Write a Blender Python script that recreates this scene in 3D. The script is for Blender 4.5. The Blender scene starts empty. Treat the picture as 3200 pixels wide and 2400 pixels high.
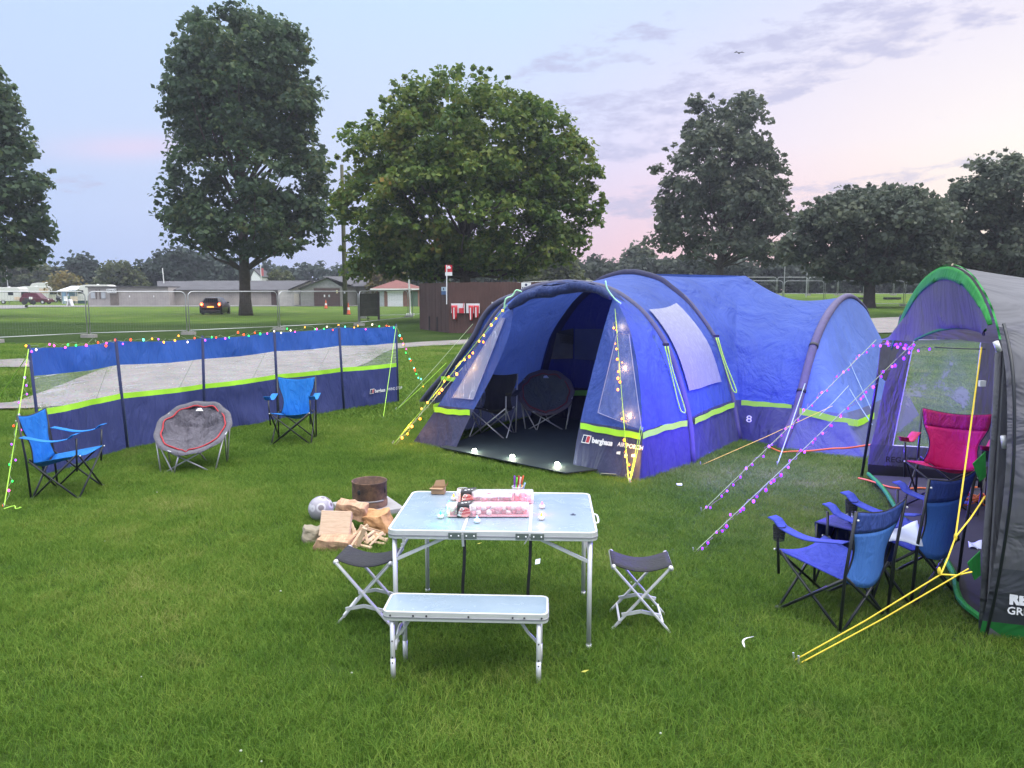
import bpy, math, random
import numpy as np
from mathutils import Vector, Matrix, noise as mnoise

C = bpy.context.scene.collection
SC = bpy.context.scene
R = math.radians

# ------------------------------------------------------------------ camera
CAM_H = 2.05; PITCH = R(6.93); F = 2404.0
cam_d = bpy.data.cameras.new('camera'); cam = bpy.data.objects.new('camera', cam_d); C.objects.link(cam)
cam.location = (0, 0, CAM_H); cam.rotation_euler = (R(90) - PITCH, 0, 0)
cam_d.sensor_fit = 'HORIZONTAL'; cam_d.sensor_width = 36.0; cam_d.lens = 36.0 * F / 3200.0
cam_d.clip_start = 0.05; cam_d.clip_end = 2000
SC.camera = cam
SC.render.resolution_x = 1024; SC.render.resolution_y = 768
SC.view_settings.view_transform = 'Standard'; SC.view_settings.look = 'None'
SC.view_settings.exposure = 0.12; SC.view_settings.gamma = 1.0
SC.render.engine = 'CYCLES'
SC.cycles.max_bounces = 6; SC.cycles.transparent_max_bounces = 16
SC.cycles.diffuse_bounces = 3; SC.cycles.glossy_bounces = 2; SC.cycles.transmission_bounces = 3
SC.cycles.use_denoising = True

SC.cycles.volume_bounces = 0
def ray(x, y):
    u = (x - 1600) / F; v = (y - 1200) / F
    return Vector((u, math.cos(PITCH) - v * math.sin(PITCH), -math.sin(PITCH) - v * math.cos(PITCH)))
def Gz(x, y, z=0.0):                       # point of a pixel ray at height z
    r = ray(x, y); t = (z - CAM_H) / r.z
    return Vector((r.x * t, r.y * t, z))
def at(x, y, Y):                           # point of a pixel ray at distance Y
    r = ray(x, y); t = Y / r.y
    return Vector((r.x * t, Y, CAM_H + r.z * t))

# ------------------------------------------------------------------ world: dusk sky
def azel(x, y):
    r = ray(x, y)
    return math.degrees(math.atan2(r.x, r.y)), math.degrees(math.atan2(r.z, math.hypot(r.x, r.y)))
world = bpy.data.worlds.new("World"); SC.world = world; world.use_nodes = True
nt = world.node_tree; N = nt.nodes; L = nt.links; N.clear()
def nd(t, **k):
    n = N.new(t)
    for a, b in k.items(): setattr(n, a, b)
    return n
def mth(op, a, b=None, c=None, clamp=False):
    n = nd('ShaderNodeMath', operation=op); n.use_clamp = clamp
    for i, v in enumerate((a, b, c)):
        if v is None: continue
        if isinstance(v, (int, float)): n.inputs[i].default_value = v
        else: L.new(v, n.inputs[i])
    return n.outputs[0]
tc = nd('ShaderNodeTexCoord'); sep = nd('ShaderNodeSeparateXYZ'); L.new(tc.outputs['Generated'], sep.inputs[0])
az = mth('MULTIPLY', mth('ARCTAN2', sep.outputs[0], sep.outputs[1]), 57.2958)
el = mth('MULTIPLY', mth('ARCSINE', sep.outputs[2]), 57.2958)
def ramp(fac, stops):
    n = nd('ShaderNodeValToRGB'); e = n.color_ramp.elements
    while len(e) < len(stops): e.new(0.5)
    for i, (p, c) in enumerate(stops):
        e[i].position = p; e[i].color = (*c, 1)
    L.new(fac, n.inputs[0]); return n.outputs[0]
def mix(fac, a, b, t='MIX'):
    n = nd('ShaderNodeMixRGB', blend_type=t)
    for i, v in enumerate((fac, a, b)):
        if isinstance(v, (int, float)): n.inputs[i].default_value = v
        elif isinstance(v, tuple): n.inputs[i].default_value = (*v, 1)
        else: L.new(v, n.inputs[i])
    return n.outputs[0]
def lin(r, g, b):
    f = lambda c: (c / 255 / 12.92) if c / 255 <= 0.04045 else ((c / 255 + 0.055) / 1.055) ** 2.4
    return (f(r), f(g), f(b))
azf = mth('MULTIPLY_ADD', az, 1 / 360.0, 0.5)          # 0..1 over the whole circle
A_ = lambda d: d / 360.0 + 0.5
low = ramp(azf, [(0, lin(150, 165, 205)), (A_(-60), lin(165, 180, 222)), (A_(-30), lin(172, 191, 232)), (A_(-12), lin(188, 196, 232)),
                 (A_(2), lin(218, 196, 215)), (A_(9), lin(238, 196, 204)), (A_(20), lin(244, 206, 204)), (A_(32), lin(255, 233, 205)), (A_(55), lin(252, 214, 190)), (1, lin(150, 165, 205))])
mid = ramp(azf, [(0, lin(160, 175, 215)), (A_(-60), lin(178, 195, 235)), (A_(-30), lin(190, 208, 240)), (A_(-10), lin(202, 213, 241)),
                 (A_(4), lin(212, 212, 242)), (A_(14), lin(232, 220, 238)), (A_(24), lin(244, 232, 234)), (A_(34), lin(252, 244, 236)), (A_(60), lin(240, 228, 228)), (1, lin(160, 175, 215))])
top = ramp(azf, [(0, lin(175, 195, 235)), (A_(-60), lin(190, 208, 245)), (A_(-30), lin(190, 213, 246)), (A_(0), lin(198, 221, 248)),
                 (A_(14), lin(206, 218, 246)), (A_(26), lin(222, 221, 242)), (A_(40), lin(230, 224, 240)), (1, lin(175, 195, 235))])
e1 = mth('SMOOTH_MIN', mth('MULTIPLY', mth('SUBTRACT', el, 2.0), 1 / 8.0, clamp=True), 1.0, 0.1)
e2 = mth('MULTIPLY', mth('SUBTRACT', el, 9.0), 1 / 10.0, clamp=True)
sky = mix(e2, mix(e1, low, mid), top)
# clouds: soft patches laid in azimuth / elevation, broken up by noise
cmb = nd('ShaderNodeCombineXYZ'); L.new(az, cmb.inputs[0]); L.new(el, cmb.inputs[1])
mp = nd('ShaderNodeMapping'); L.new(cmb.outputs[0], mp.inputs[0]); mp.inputs['Rotation'].default_value = (0, 0, R(-12)); mp.inputs['Scale'].default_value = (0.27, 0.85, 1)
ns = nd('ShaderNodeTexNoise'); L.new(mp.outputs[0], ns.inputs['Vector']); ns.inputs['Scale'].default_value = 1.0; ns.inputs['Detail'].default_value = 8; ns.inputs['Roughness'].default_value = 0.68
def blob(px, py, rx, ry, ang, w):
    a0, b0 = azel(px, py); rx, ry = rx / 42.0, ry / 42.0
    ca, sa = math.cos(R(ang)), math.sin(R(ang))
    dx = mth('SUBTRACT', az, a0); dy = mth('SUBTRACT', el, b0)
    u = mth('MULTIPLY', mth('ADD', mth('MULTIPLY', dx, ca), mth('MULTIPLY', dy, sa)), 1 / rx)
    v = mth('MULTIPLY', mth('SUBTRACT', mth('MULTIPLY', dy, ca), mth('MULTIPLY', dx, sa)), 1 / ry)
    q = mth('ADD', mth('MULTIPLY', u, u), mth('MULTIPLY', v, v))
    return mth('MULTIPLY', mth('POWER', 2.718, mth('MULTIPLY', q, -1.0)), w)
bl = [blob(1870, 160, 300, 50, 14, .85), blob(2720, 90, 500, 100, 10, 1.25), blob(2350, 240, 280, 50, 17, .9), blob(1850, 360, 260, 70, 5, .85),
      blob(2350, 300, 250, 40, 12, .7), blob(1980, 470, 190, 40, 4, .9), blob(1990, 640, 190, 55, 2, 1.1), blob(2560, 600, 300, 35, 8, .9), blob(2900, 545, 280, 22, 8, .8),
      blob(2480, 690, 200, 40, 4, .9), blob(330, 570, 260, 30, 2, .5), blob(1050, 560, 100, 60, 0, .3)]
s = bl[0]
for b in bl[1:]: s = mth('ADD', s, b)
cm = mth('MULTIPLY', mth('SUBTRACT', mth('ADD', mth('MULTIPLY', ns.outputs[0], 3.2), mth('MINIMUM', s, 0.75)), 2.12), 1.9, clamp=True)
cm = mth('MULTIPLY', cm, 0.70)
cloudc = mix(e1, ramp(azf, [(A_(0), lin(172, 172, 204)), (A_(30), lin(188, 180, 196)), (1, lin(180, 180, 200))]), lin(180, 182, 216))
sky = mix(cm, sky, cloudc)
# pink underlit streaks
pk = blob(430, 460, 190, 35, 6, .6)
sky = mix(pk, sky, lin(226, 206, 232))
# unseen upper dome and the physical sky in it
nish = nd('ShaderNodeTexSky', sky_type='NISHITA'); nish.sun_disc = False; nish.sun_elevation = R(4); nish.sun_rotation = R(48)
hi = mth('MULTIPLY', mth('SUBTRACT', el, 24.0), 1 / 25.0, clamp=True)
dome = mix(1.0, mix(0.08, (3.0, 3.1, 3.3), nish.outputs[0], 'ADD'), (1.0, 1.0, 1.0), 'MULTIPLY')
sky = mix(hi, sky, dome)
bgn = nd('ShaderNodeBackground'); L.new(sky, bgn.inputs[0]); bgn.inputs[1].default_value = 1.03
wo = nd('ShaderNodeOutputWorld'); L.new(bgn.outputs[0], wo.inputs[0])

# soft after-glow from the western side
sd = bpy.data.lights.new('sun', 'SUN'); sun = bpy.data.objects.new('sun', sd); C.objects.link(sun)
sd.energy = 1.1; sd.angle = R(25); sd.color = (1.0, 0.93, 0.86)
sun.rotation_euler = Vector((-0.45, 0.35, -0.85)).to_track_quat('-Z', 'Y').to_euler()
# the after-glow light falls steeply, from behind the camera's right shoulder

# ------------------------------------------------------------------ helpers
def tag(o, label=None, cat=None, group=None, kind=None):
    if label: o['label'] = label
    if cat: o['category'] = cat
    if group: o['group'] = group
    if kind: o['kind'] = kind
    return o
def thing(name, label, cat, loc=(0, 0, 0), rz=0.0, group=None):
    o = bpy.data.objects.new(name, None); C.objects.link(o)
    o.location = loc; o.rotation_euler = (0, 0, rz); o.empty_display_size = 0.1
    return tag(o, label, cat, group)
def origin_of(p):
    v = Vector((0, 0, 0))
    while p is not None:
        v = v + p.location; p = p.parent
    return v
class MB:
    def __init__(s): s.v = []; s.f = []; s.u = []
    def add(s, vs, fs):
        b = len(s.v); s.v += [tuple(x) for x in vs]; s.f += [tuple(i + b for i in f) for f in fs]; return s
    def quad(s, a, b, c, d): return s.add([a, b, c, d], [(0, 1, 2, 3)])
    def box(s, c, d, rot=None, tf=None):
        x, y, z = d[0] / 2, d[1] / 2, d[2] / 2
        vs = [Vector(p) for p in [(-x, -y, -z), (x, -y, -z), (x, y, -z), (-x, y, -z), (-x, -y, z), (x, -y, z), (x, y, z), (-x, y, z)]]
        if rot is not None:
            from mathutils import Euler
            m = Euler(rot).to_matrix(); vs = [m @ v for v in vs]
        vs = [v + Vector(c) for v in vs]
        return s.add(vs, [(0, 3, 2, 1), (4, 5, 6, 7), (0, 1, 5, 4), (1, 2, 6, 5), (2, 3, 7, 6), (3, 0, 4, 7)])
    def bar(s, a, b, w, h=None, up=(0, 0, 1)):
        a, b = Vector(a), Vector(b); h = h or w; d = (b - a).normalized(); u = Vector(up)
        if abs(d.dot(u)) > .98: u = Vector((0, 1, 0))
        x = d.cross(u).normalized() * w / 2; y = x.cross(d).normalized() * h / 2
        vs = [a - x - y, a + x - y, a + x + y, a - x + y, b - x - y, b + x - y, b + x + y, b - x + y]
        return s.add(vs, [(0, 3, 2, 1), (4, 5, 6, 7), (0, 1, 5, 4), (1, 2, 6, 5), (2, 3, 7, 6), (3, 0, 4, 7)])
    def tube(s, pts, r, n=8, cap=True, flat=1.0):
        pts = [Vector(p) for p in pts]; m = len(pts); rs = r if isinstance(r, (list, tuple)) else [r] * m
        ref = None; vs = []
        for i, p in enumerate(pts):
            d = (pts[min(i + 1, m - 1)] - pts[max(i - 1, 0)])
            d = d.normalized() if d.length > 1e-9 else Vector((0, 0, 1))
            if ref is None: ref = Vector((0, 0, 1)) if abs(d.z) < .9 else Vector((1, 0, 0))
            x = (ref - d * ref.dot(d)).normalized(); y = d.cross(x); ref = x
            for k in range(n):
                a = 2 * math.pi * k / n
                vs.append(p + (x * math.cos(a) * flat + y * math.sin(a)) * rs[i])
        fs = []
        for i in range(m - 1):
            for k in range(n):
                k2 = (k + 1) % n
                fs.append((i * n + k, i * n + k2, (i + 1) * n + k2, (i + 1) * n + k))
        if cap: fs += [tuple(range(n - 1, -1, -1)), tuple((m - 1) * n + k for k in range(n))]
        return s.add(vs, fs)
    def lathe(s, prof, c=(0, 0, 0), n=20, close=False):
        vs = []; c = Vector(c)
        for r, z in prof:
            for k in range(n):
                a = 2 * math.pi * k / n; vs.append(c + Vector((r * math.cos(a), r * math.sin(a), z)))
        fs = []; m = len(prof)
        for i in range(m - 1):
            for k in range(n):
                k2 = (k + 1) % n; fs.append((i * n + k, i * n + k2, (i + 1) * n + k2, (i + 1) * n + k))
        if close: fs += [tuple(range(n - 1, -1, -1)), tuple((m - 1) * n + k for k in range(n))]
        return s.add(vs, fs)
    def grid(s, fn, nu, nv, closed=False):
        vs = [fn(i / nu, j / nv) for j in range(nv + 1) for i in range(nu + 1)]
        fs = [(j * (nu + 1) + i, j * (nu + 1) + i + 1, (j + 1) * (nu + 1) + i + 1, (j + 1) * (nu + 1) + i) for j in range(nv) for i in range(nu)]
        return s.add(vs, fs)
    def prism(s, poly, off):           # polygon in space swept by a vector
        n = len(poly); off = Vector(off); poly = [Vector(p) for p in poly]
        vs = poly + [p + off for p in poly]
        return s.add(vs, [tuple(range(n - 1, -1, -1)), tuple(range(n, 2 * n))] + [(i, (i + 1) % n, n + (i + 1) % n, n + i) for i in range(n)])
    def sphere(s, c, r, n=8, m=5, sc=(1, 1, 1)):
        vs = []; c = Vector(c)
        for j in range(1, m):
            t = math.pi * j / m
            for k in range(n):
                a = 2 * math.pi * k / n
                vs.append(c + Vector((r * sc[0] * math.sin(t) * math.cos(a), r * sc[1] * math.sin(t) * math.sin(a), r * sc[2] * math.cos(t))))
        vs += [c + Vector((0, 0, r * sc[2])), c - Vector((0, 0, r * sc[2]))]
        T, B = len(vs) - 2, len(vs) - 1; fs = []
        for j in range(m - 2):
            for k in range(n):
                k2 = (k + 1) % n; fs.append((j * n + k, (j + 1) * n + k, (j + 1) * n + k2, j * n + k2))
        for k in range(n):
            k2 = (k + 1) % n; fs.append((T, k, k2)); fs.append((B, (m - 2) * n + k2, (m - 2) * n + k))
        return s.add(vs, fs)
    def build(s, name, mat, parent=None, smooth=False, world=False, bevel=0, solid=0):
        used = sorted({i for f in s.f for i in f}); mp_ = {k: j for j, k in enumerate(used)}; s.v = [s.v[i] for i in used]; s.f = [tuple(mp_[i] for i in f) for f in s.f]
        o0 = origin_of(parent) if (world and parent) else Vector((0, 0, 0))
        me = bpy.data.meshes.new(name)
        me.from_pydata([(x - o0.x, y - o0.y, z - o0.z) for x, y, z in s.v], [], s.f); me.update()
        if smooth: me.polygons.foreach_set('use_smooth', [True] * len(me.polygons))
        o = bpy.data.objects.new(name, me); C.objects.link(o)
        if mat: me.materials.append(mat)
        if parent: o.parent = parent
        if solid:
            m = o.modifiers.new('t', 'SOLIDIFY'); m.thickness = solid; m.offset = 0
        if bevel:
            m = o.modifiers.new('b', 'BEVEL'); m.width = bevel; m.segments = 2; m.limit_method = 'ANGLE'
        return o
def npmesh(name, V, Fq, mat, parent=None, smooth=False):
    me = bpy.data.meshes.new(name); V = np.asarray(V, dtype=np.float32); Fq = np.asarray(Fq, dtype=np.int32); k = Fq.shape[1]
    me.vertices.add(len(V)); me.vertices.foreach_set('co', V.ravel())
    me.loops.add(Fq.size); me.loops.foreach_set('vertex_index', Fq.ravel())
    me.polygons.add(len(Fq)); me.polygons.foreach_set('loop_start', np.arange(0, Fq.size, k, dtype=np.int32))
    me.update(calc_edges=True); me.validate()
    if smooth: me.polygons.foreach_set('use_smooth', [True] * len(me.polygons))
    me.materials.append(mat); o = bpy.data.objects.new(name, me); C.objects.link(o)
    if parent: o.parent = parent
    return o
def dup(root, loc, rz=0.0, label=None, group=None):
    r = root.copy(); C.objects.link(r); r.location = loc; r.rotation_euler = (0, 0, rz)
    if label: r['label'] = label
    if group: r['group'] = group
    for ch in list(root.children):
        c = ch.copy(); C.objects.link(c); c.parent = r
        for g in ch.children:
            d = g.copy(); C.objects.link(d); d.parent = c
    return r
def text(s, size, mat, parent, M, name='lettering', shear=0.0, bold=0.0, depth=0.0008, sx=1.0):
    cu = bpy.data.curves.new(name, 'FONT'); cu.body = s; cu.size = size; cu.extrude = depth; cu.shear = shear; cu.offset = bold
    cu.align_x = 'LEFT'; cu.resolution_u = 2
    t = bpy.data.objects.new(name, cu); C.objects.link(t); dg = bpy.context.evaluated_depsgraph_get()
    me = bpy.data.meshes.new_from_object(t.evaluated_get(dg)); bpy.data.objects.remove(t)
    o0 = origin_of(parent) if parent else Vector((0, 0, 0))
    me.transform(Matrix.Translation(-o0) @ M @ Matrix.Diagonal((sx, 1, 1, 1))); me.materials.clear(); me.materials.append(mat); me.name = name
    o = bpy.data.objects.new(name, me); C.objects.link(o); o.parent = parent
    return o
def frame(o, x, y):                         # matrix with given origin, x axis and approximate y axis
    x = Vector(x).normalized(); y = Vector(y); y = (y - x * y.dot(x)).normalized(); z = x.cross(y)
    m = Matrix((x, y, z)).transposed().to_4x4(); m.translation = Vector(o); return m
def lerp(a, b, t): return Vector(a) * (1 - t) + Vector(b) * t
def poly(pts, t):                           # point at fraction t of a polyline (by arc length)
    pts = [Vector(p) for p in pts]; ls = [(pts[i + 1] - pts[i]).length for i in range(len(pts) - 1)]; tot = sum(ls); d = t * tot
    for i, l in enumerate(ls):
        if d <= l or i == len(ls) - 1: return pts[i].lerp(pts[i + 1], max(0, min(1, d / l if l else 0)))
        d -= l
def smooth(pts, n=24):                      # catmull-rom resampling
    P = [Vector(p) for p in pts]; P = [P[0] * 2 - P[1]] + P + [P[-1] * 2 - P[-2]]; out = []; m = len(P) - 3
    for k in range(n + 1):
        t = k / n * m; i = min(int(t), m - 1); t -= i; a, b, c, d = P[i:i + 4]
        out.append(0.5 * ((2 * b) + (c - a) * t + (2 * a - 5 * b + 4 * c - d) * t * t + (3 * b - a - 3 * c + d) * t ** 3))
    return out

# ------------------------------------------------------------------ materials
class MT:
    def __init__(s, name):
        s.m = bpy.data.materials.new(name); s.m.use_nodes = True; s.t = s.m.node_tree; s.n = s.t.nodes; s.l = s.t.links
        s.p = s.n['Principled BSDF']; s.o = s.n['Material Output']
    def N(s, t, ins=None, **k):
        n = s.n.new(t)
        for a, b in k.items(): setattr(n, a, b)
        for a, b in (ins or {}).items():
            if isinstance(b, bpy.types.NodeSocket): s.l.new(b, n.inputs[a])
            else: n.inputs[a].default_value = b
        return n
    def noise(s, scale, detail=4, rough=.55, vec=None, dist=0.0):
        if vec is None: vec = s.N('ShaderNodeTexCoord').outputs['Object']
        return s.N('ShaderNodeTexNoise', {'Vector': vec, 'Scale': scale, 'Detail': detail, 'Roughness': rough, 'Distortion': dist}).outputs[0]
    def ramp(s, fac, stops):
        n = s.N('ShaderNodeValToRGB', {0: fac}); e = n.color_ramp.elements
        while len(e) < len(stops): e.new(.5)
        for i, (p, c) in enumerate(stops): e[i].position = p; e[i].color = (*c, 1)
        return n.outputs[0]
    def bump(s, h, strength=.3, dist=.01):
        b = s.N('ShaderNodeBump', {'Height': h, 'Strength': strength, 'Distance': dist}); return b.outputs[0]
def sc(c, k): return tuple(min(1, x * k) for x in c)
def plain(name, col, rough=.6, metal=0.0, var=.12, nscale=8, bump=0.0, bscale=60, spec=.5):
    m = MT(name); n = m.noise(nscale)
    col_ = m.ramp(n, [(.25, sc(col, 1 - var)), (.75, sc(col, 1 + var))]); m.l.new(col_, m.p.inputs['Base Color'])
    m.p.inputs['Roughness'].default_value = rough; m.p.inputs['Metallic'].default_value = metal; m.p.inputs['Specular IOR Level'].default_value = spec
    if bump: m.l.new(m.bump(m.noise(bscale), bump), m.p.inputs['Normal'])
    return m.m
def emis(name, col, strength):
    m = MT(name); m.p.inputs['Base Color'].default_value = (*col, 1); m.p.inputs['Emission Color'].default_value = (*col, 1); m.p.inputs['Emission Strength'].default_value = strength
    m.m.cycles.emission_sampling = 'NONE'
    return m.m
def fabric(name, col, trans=.25, wr=.5, wscale=3.0, sheen=0.0, rough=.75, var=.08):
    m = MT(name); tcn = m.N('ShaderNodeTexCoord').outputs['Object']
    n = m.noise(2.0, 3, vec=tcn); c = m.ramp(n, [(.3, sc(col, 1 - var)), (.7, sc(col, 1 + var))])
    m.l.new(c, m.p.inputs['Base Color']); m.p.inputs['Roughness'].default_value = rough
    mpn = m.N('ShaderNodeMapping', {'Vector': tcn, 'Scale': (1.6, 1.6, .45)}).outputs[0]
    w = m.noise(wscale, 5, .6, mpn, 1.2); b = m.bump(w, wr, .08); m.l.new(b, m.p.inputs['Normal'])
    if trans:
        tr = m.N('ShaderNodeBsdfTranslucent', {'Color': c, 'Normal': b}); mx = m.N('ShaderNodeMixShader', {0: trans})
        m.l.new(m.p.outputs[0], mx.inputs[1]); m.l.new(tr.outputs[0], mx.inputs[2]); m.l.new(mx.outputs[0], m.o.inputs[0])
    return m.m
def clear(name, tint=(.8, .85, .9), alpha=.35, streak=.5, scale=6, axis=(1, 1, 6), rough=.12):
    m = MT(name); tcn = m.N('ShaderNodeTexCoord').outputs['Object']
    mpn = m.N('ShaderNodeMapping', {'Vector': tcn, 'Scale': axis}).outputs[0]
    n = m.noise(scale, 6, .65, mpn, .6)
    m.p.inputs['Base Color'].default_value = (*tint, 1); m.p.inputs['Roughness'].default_value = rough
    m.l.new(m.bump(n, .6, .02), m.p.inputs['Normal'])
    a = m.ramp(n, [(.48, (alpha,) * 3), (.60, (alpha + .12,) * 3), (.66, (min(1, alpha + streak),) * 3)])
    tr = m.N('ShaderNodeBsdfTransparent'); mx = m.N('ShaderNodeMixShader', {0: a}); m.l.new(tr.outputs[0], mx.inputs[1]); m.l.new(m.p.outputs[0], mx.inputs[2]); m.l.new(mx.outputs[0], m.o.inputs[0])
    return m.m
def leafmat(name, stops, trans=.42):
    m = MT(name); g = m.N('ShaderNodeNewGeometry'); ri = g.outputs['Random Per Island']; n = m.noise(.35, 3, vec=g.outputs['Position'])
    f = m.N('ShaderNodeMath', {0: ri, 1: .45}, operation='MULTIPLY').outputs[0]; f = m.N('ShaderNodeMath', {0: n, 1: f}, operation='ADD').outputs[0]
    f = m.N('ShaderNodeMath', {0: f, 1: .2}, operation='SUBTRACT').outputs[0]
    c = m.ramp(f, stops); m.l.new(c, m.p.inputs['Base Color']); m.p.inputs['Roughness'].default_value = .55; m.p.inputs['Specular IOR Level'].default_value = .3
    tr = m.N('ShaderNodeBsdfTranslucent', {'Color': c}); mx = m.N('ShaderNodeMixShader', {0: trans}); m.l.new(m.p.outputs[0], mx.inputs[1]); m.l.new(tr.outputs[0], mx.inputs[2]); m.l.new(mx.outputs[0], m.o.inputs[0])
    return m.m
M = {}
M['alu'] = plain('aluminium', (.70, .70, .71), .42, .35, .06, 20)
M['galv'] = plain('galvanised_steel', (.5, .51, .52), .5, .6, .15, 5)
M['white'] = plain('white_plastic', (.8, .8, .8), .5, 0, .03)
M['black'] = plain('black_plastic', (.018, .018, .02), .5, 0, .1)
M['blacktube'] = plain('black_steel', (.015, .018, .022), .35, .0, .1)
M['rope_lime'] = plain('lime_cord', (.45, .8, .08), .7, 0, .1, 30)
M['rope_yellow'] = plain('yellow_cord', (.85, .62, .05), .7, 0, .1, 30)
M['rope_pale'] = plain('pale_cord', (.5, .6, .35), .7, 0, .1, 30)
M['orange'] = plain('orange_cable', (.75, .17, .03), .5, 0, .05)
M['bark'] = plain('bark', (.075, .055, .045), .9, 0, .35, 4, .6, 12)
# ------------------------------------------------------------------ terrain
def S(t): t = np.clip(t, 0, 1); return t * t * (3 - 2 * t)
def ground(x, y):
    x = np.asarray(x, float); y = np.asarray(y, float)
    return S((x + 10) / 14) * (.8 * S((y - 36) / 20) + .75 * S((y - 60) / 30))
def gr(x, y): return float(ground(x, y))
def on(px, Y, dz=0.0):                      # ground point under a pixel column at distance Y
    X = ray(px, 900).x / ray(px, 900).y * Y
    return Vector((X, Y, gr(X, Y) + dz))
ys = np.concatenate([np.linspace(-12, 30, 43), np.linspace(31, 110, 70), np.linspace(116, 300, 20)])
xs = np.concatenate([np.linspace(-220, -50, 12), np.linspace(-46, 46, 70), np.linspace(50, 220, 12)])
X_, Y_ = np.meshgrid(xs, ys); Z_ = ground(X_, Y_)
nx, ny = len(xs), len(ys)
V = np.stack([X_.ravel(), Y_.ravel(), Z_.ravel()], 1)
I = np.arange(nx * ny).reshape(ny, nx)
Fq = np.stack([I[:-1, :-1].ravel(), I[:-1, 1:].ravel(), I[1:, 1:].ravel(), I[1:, :-1].ravel()], 1)
mg = MT('lawn'); pos = mg.N('ShaderNodeNewGeometry').outputs['Position']
big = mg.noise(.35, 4, .55, pos); fine = mg.noise(14, 6, .7, pos)
mp3 = mg.N('ShaderNodeMapping', {'Vector': pos, 'Scale': (.05, .16, 1)}).outputs[0]
band = mg.noise(1.0, 3, .5, mp3)
c1 = mg.ramp(big, [(.3, (.040, .080, .012)), (.55, (.062, .112, .017)), (.75, (.095, .128, .030))])
c2 = mg.ramp(fine, [(.25, (.35, .35, .35)), (.75, (1.5, 1.5, 1.5))])
cc = mg.N('ShaderNodeMixRGB', {0: 1.0, 1: c1, 2: c2}, blend_type='MULTIPLY').outputs[0]
sp = mg.N('ShaderNodeSeparateXYZ', {0: pos})
# beyond the drive the ground colour turns paler, with a darker strip before it
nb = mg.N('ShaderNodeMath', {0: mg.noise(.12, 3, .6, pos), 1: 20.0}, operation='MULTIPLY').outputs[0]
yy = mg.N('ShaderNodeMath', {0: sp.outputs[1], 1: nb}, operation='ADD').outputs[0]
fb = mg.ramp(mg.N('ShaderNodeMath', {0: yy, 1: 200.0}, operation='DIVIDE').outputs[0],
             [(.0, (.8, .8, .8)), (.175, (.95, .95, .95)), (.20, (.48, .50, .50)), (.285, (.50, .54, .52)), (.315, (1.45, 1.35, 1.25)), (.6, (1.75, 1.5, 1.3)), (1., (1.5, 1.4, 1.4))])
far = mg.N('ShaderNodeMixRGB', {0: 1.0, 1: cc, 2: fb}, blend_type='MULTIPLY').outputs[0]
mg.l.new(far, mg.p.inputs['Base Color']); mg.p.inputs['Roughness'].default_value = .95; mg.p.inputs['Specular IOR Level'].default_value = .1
mg.l.new(mg.bump(mg.noise(40, 4, .7, pos), .8, .04), mg.p.inputs['Normal'])
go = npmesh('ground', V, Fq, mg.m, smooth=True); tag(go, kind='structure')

# gravel drive
mgv = MT('gravel'); pos = mgv.N('ShaderNodeNewGeometry').outputs['Position']
cg = mgv.ramp(mgv.noise(1.2, 5, .6, pos), [(.3, (.17, .155, .15)), (.7, (.255, .225, .215))])
vo = mgv.N('ShaderNodeTexVoronoi', {'Vector': pos, 'Scale': 28.0}).outputs['Color']
cg2 = mgv.N('ShaderNodeMixRGB', {0: .35, 1: cg, 2: vo}, blend_type='SOFT_LIGHT').outputs[0]
mgv.l.new(cg2, mgv.p.inputs['Base Color']); mgv.p.inputs['Roughness'].default_value = .95
mgv.l.new(mgv.bump(mgv.N('ShaderNodeTexVoronoi', {'Vector': pos, 'Scale': 40.0}).outputs['Distance'], .6, .02), mgv.p.inputs['Normal'])
def drape(lower, upper, name, mat, dz=.05, n=50, m=6):
    lo = [Gz(*p) for p in lower]; up = [Gz(*p) for p in upper]
    lo = smooth(lo, n); up = smooth(up, n); b = MB()
    rnd = random.Random(4)
    jl = [mnoise.noise(Vector((i * .6, 0, 0))) * .22 for i in range(n + 1)]; ju = [mnoise.noise(Vector((i * .6, 9, 0))) * .22 for i in range(n + 1)]
    def fn(u, v):
        i = round(u * n); a = Vector(lo[i]) - Vector((0, jl[i], 0)); c = Vector(up[i]) + Vector((0, ju[i], 0)); p = a.lerp(c, v); return Vector((p.x, p.y, gr(p.x, p.y) + dz))
    b.grid(fn, n, m); o = b.build(name, mat, smooth=True); tag(o, kind='structure'); return lo, up
ROADS = []
ROADS.append(drape([(-300, 1290), (60, 1283), (420, 1262), (820, 1215), (1120, 1150), (1240, 1094), (1470, 1079), (1900, 1062), (2500, 1048), (3500, 1030)],
      [(-300, 1276), (0, 1267), (112, 1240), (372, 1145), (640, 1108), (900, 1090), (1240, 1077), (1500, 1063), (2500, 1022), (3500, 1004)], 'gravel_road', mgv.m))
ROADS.append(drape([(-400, 1158), (0, 1153), (200, 1148), (560, 1122), (760, 1104)], [(-400, 1131), (0, 1128), (200, 1121), (560, 1106), (760, 1098)], 'gravel_path', mgv.m, .054, 30, 3))
ROADS2 = drape([(-900, 968), (0, 966), (90, 960), (300, 959.5), (1300, 957)], [(-900, 955), (0, 954.5), (90, 954.5), (300, 955), (1300, 954.5)], 'tarmac_lane', plain('tarmac_lane', (.20, .19, .18), .9, 0, .1, .5), .05, 30, 2)

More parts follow.
